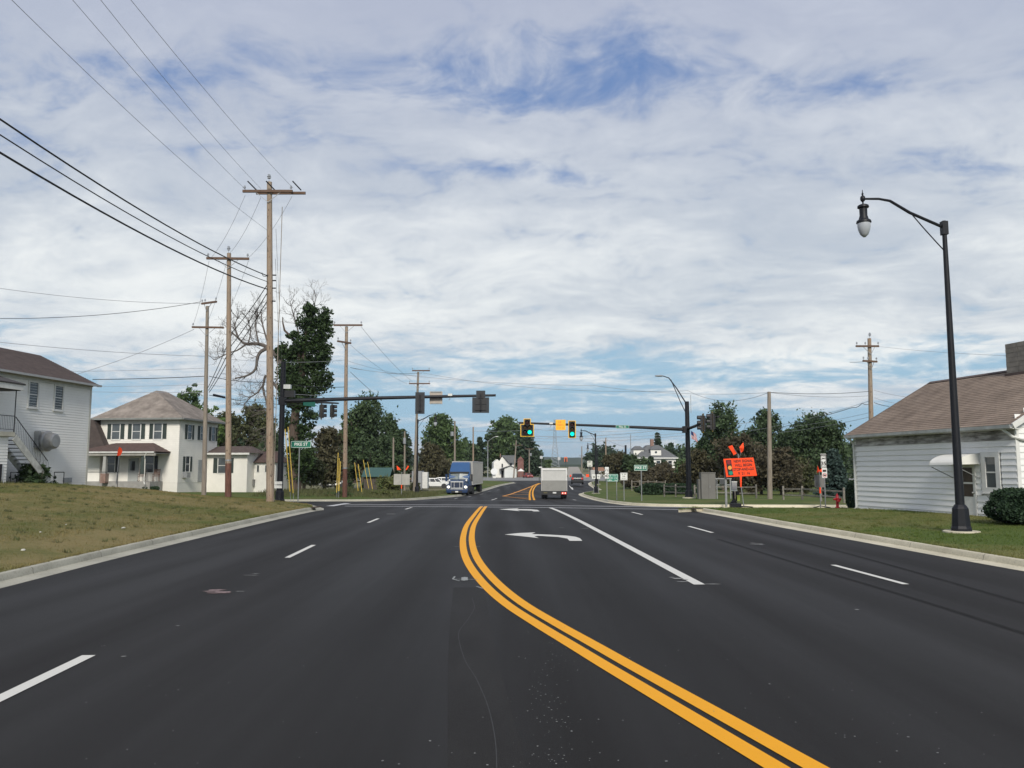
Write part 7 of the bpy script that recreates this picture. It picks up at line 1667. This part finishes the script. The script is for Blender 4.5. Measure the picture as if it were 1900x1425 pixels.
for p0, p1, r, m, sg, lab in LW: wire('overhead_line', lab, [p0, p1], r, m, sg, gD)
gE = 'lines crossing from the left poles to the right'
for p, r, m, sg, lab in (([(388, 662, 62), (640, 668, 68), (790, 698, 92)], .012, WIREG, .3, 'faint line passing behind the bare tree'),
      ([(388, 698, 62), (503, 709, 60), (640, 718, 68)], .024, WIRE, .15, 'thick cable from the thin pole behind the nearest pole'),
      ([(388, 714, 62), (640, 735, 68)], .013, WIREG, .2, 'thin cable under the thick one behind the nearest pole'),
      ([(388, 733, 62), (500, 748, 60), (560, 750, 62)], .02, WIRE, .1, 'low cable with a black splice case left of the nearest pole'),
      ([(650, 682, 68), (782, 692, 92)], .018, WIRE, .25, 'dark line from the orange stained pole to the slim middle pole'),
      ([(785, 692, 92), (1277, 725, 70), (1427, 728, 58)], .016, WIREG, .75, 'long line crossing the sky from the slim middle pole to the bare pole'),
      ([(655, 684, 68), (1100, 715, 66), (1427, 728.5, 58)], .013, WIREG, .35, 'second long line crossing the sky to the bare pole'),
      ([(670, 606, 68), (765, 708, 92)], .014, WIREG, .3, 'right line falling from the crossarm of the orange stained pole'),
      ([(650, 640, 68), (755, 712, 92)], .012, WIREG, .3, 'lower line falling from the orange stained pole to the slim middle pole'),
      ([(650, 690, 68), (700, 735, 80)], .02, WIREG, .05, 'guy wire slanting down right of the orange stained pole')):
    wire('overhead_line', lab, p, r, m, sg, gE)
t0 = at(396, 732.5, 61.8); t1 = at(417, 737.5, 61.5); b = MB(); b.tube([(0, 0, 0), t1-t0], .085, 8); tag(b.build('splice_case', MW, loc=t0), 'black cylindrical splice case hanging on the low cable by the thin pole', 'cable case')
gF = 'lines at the right'
for p, r, m, sg, lab in (([(1430, 728, 58), (1614, 726, 62)], .018, WIRE, .15, 'upper dark line from the bare pole to the right utility pole'),
      ([(1430, 728.5, 58), (1615, 734, 62)], .016, WIREG, .2, 'lower line from the bare pole to the right utility pole'),
      ([(1390, 800, 75), (1616, 743, 62)], .014, WIREG, .2, 'upper of the lines rising from the trees to the right utility pole'),
      ([(1390, 806, 75), (1582, 756, 63), (1600, 748, 62.5), (1616, 748, 62)], .022, WIRE, .12, 'thick wavy cable rising from the trees to the right utility pole'),
      ([(1440, 795, 75), (1616, 765, 62)], .012, WIREG, .15, 'third line rising from the trees to the right utility pole'),
      ([(1440, 803, 75), (1616, 773, 62)], .014, WIREG, .15, 'lowest line rising from the trees to the right utility pole'),
      ([(1622, 724, 62), (1700, 738, 58)], .012, WIREG, .1, 'upper short line right of the right utility pole'),
      ([(1622, 738, 62), (1690, 752, 58)], .012, WIREG, .1, 'lower short line right of the right utility pole'),
      ([(1622, 747, 62), (1650, 754, 60)], .02, WIRE, .05, 'short cable right of the right utility pole'),
      ([(1632, 643, 62), (1900, 661, 40)], .009, WIREG, .1, 'very faint line from the right utility pole over the brown roof'),
      ([(1577, 672, 60), (1603, 671, 62)], .016, WIRE, .02, 'short stubs of cable left of the right utility pole')):
    wire('overhead_line', lab, p, r, m, sg, gF)
gG = 'distant lines over the road'
for p, r, lab in (([(880, 800, 176), (1000, 797, 150), (1110, 801, 150), (1270, 793, 150)], .03, 'top distant line over the far road'), ([(985, 809, 150), (1110, 808, 150), (1230, 797, 150), (1400, 783, 150)], .045, 'darkest distant line over the far road'), ([(985, 813, 150), (1110, 813, 150), (1270, 803, 150)], .03, 'third distant line over the far road'), ([(985, 819, 150), (1100, 819, 150), (1270, 808, 150)], .03, 'lowest distant line over the far road'), ([(1126, 816, 170), (1160, 829, 160)], .03, 'short line from the reddish pole to the slim metal pole'), ([(1085, 812, 170), (1124, 817, 170)], .03, 'short line left of the reddish pole')):
    wire('overhead_line', lab, p, r, WIREG, .15, gG)
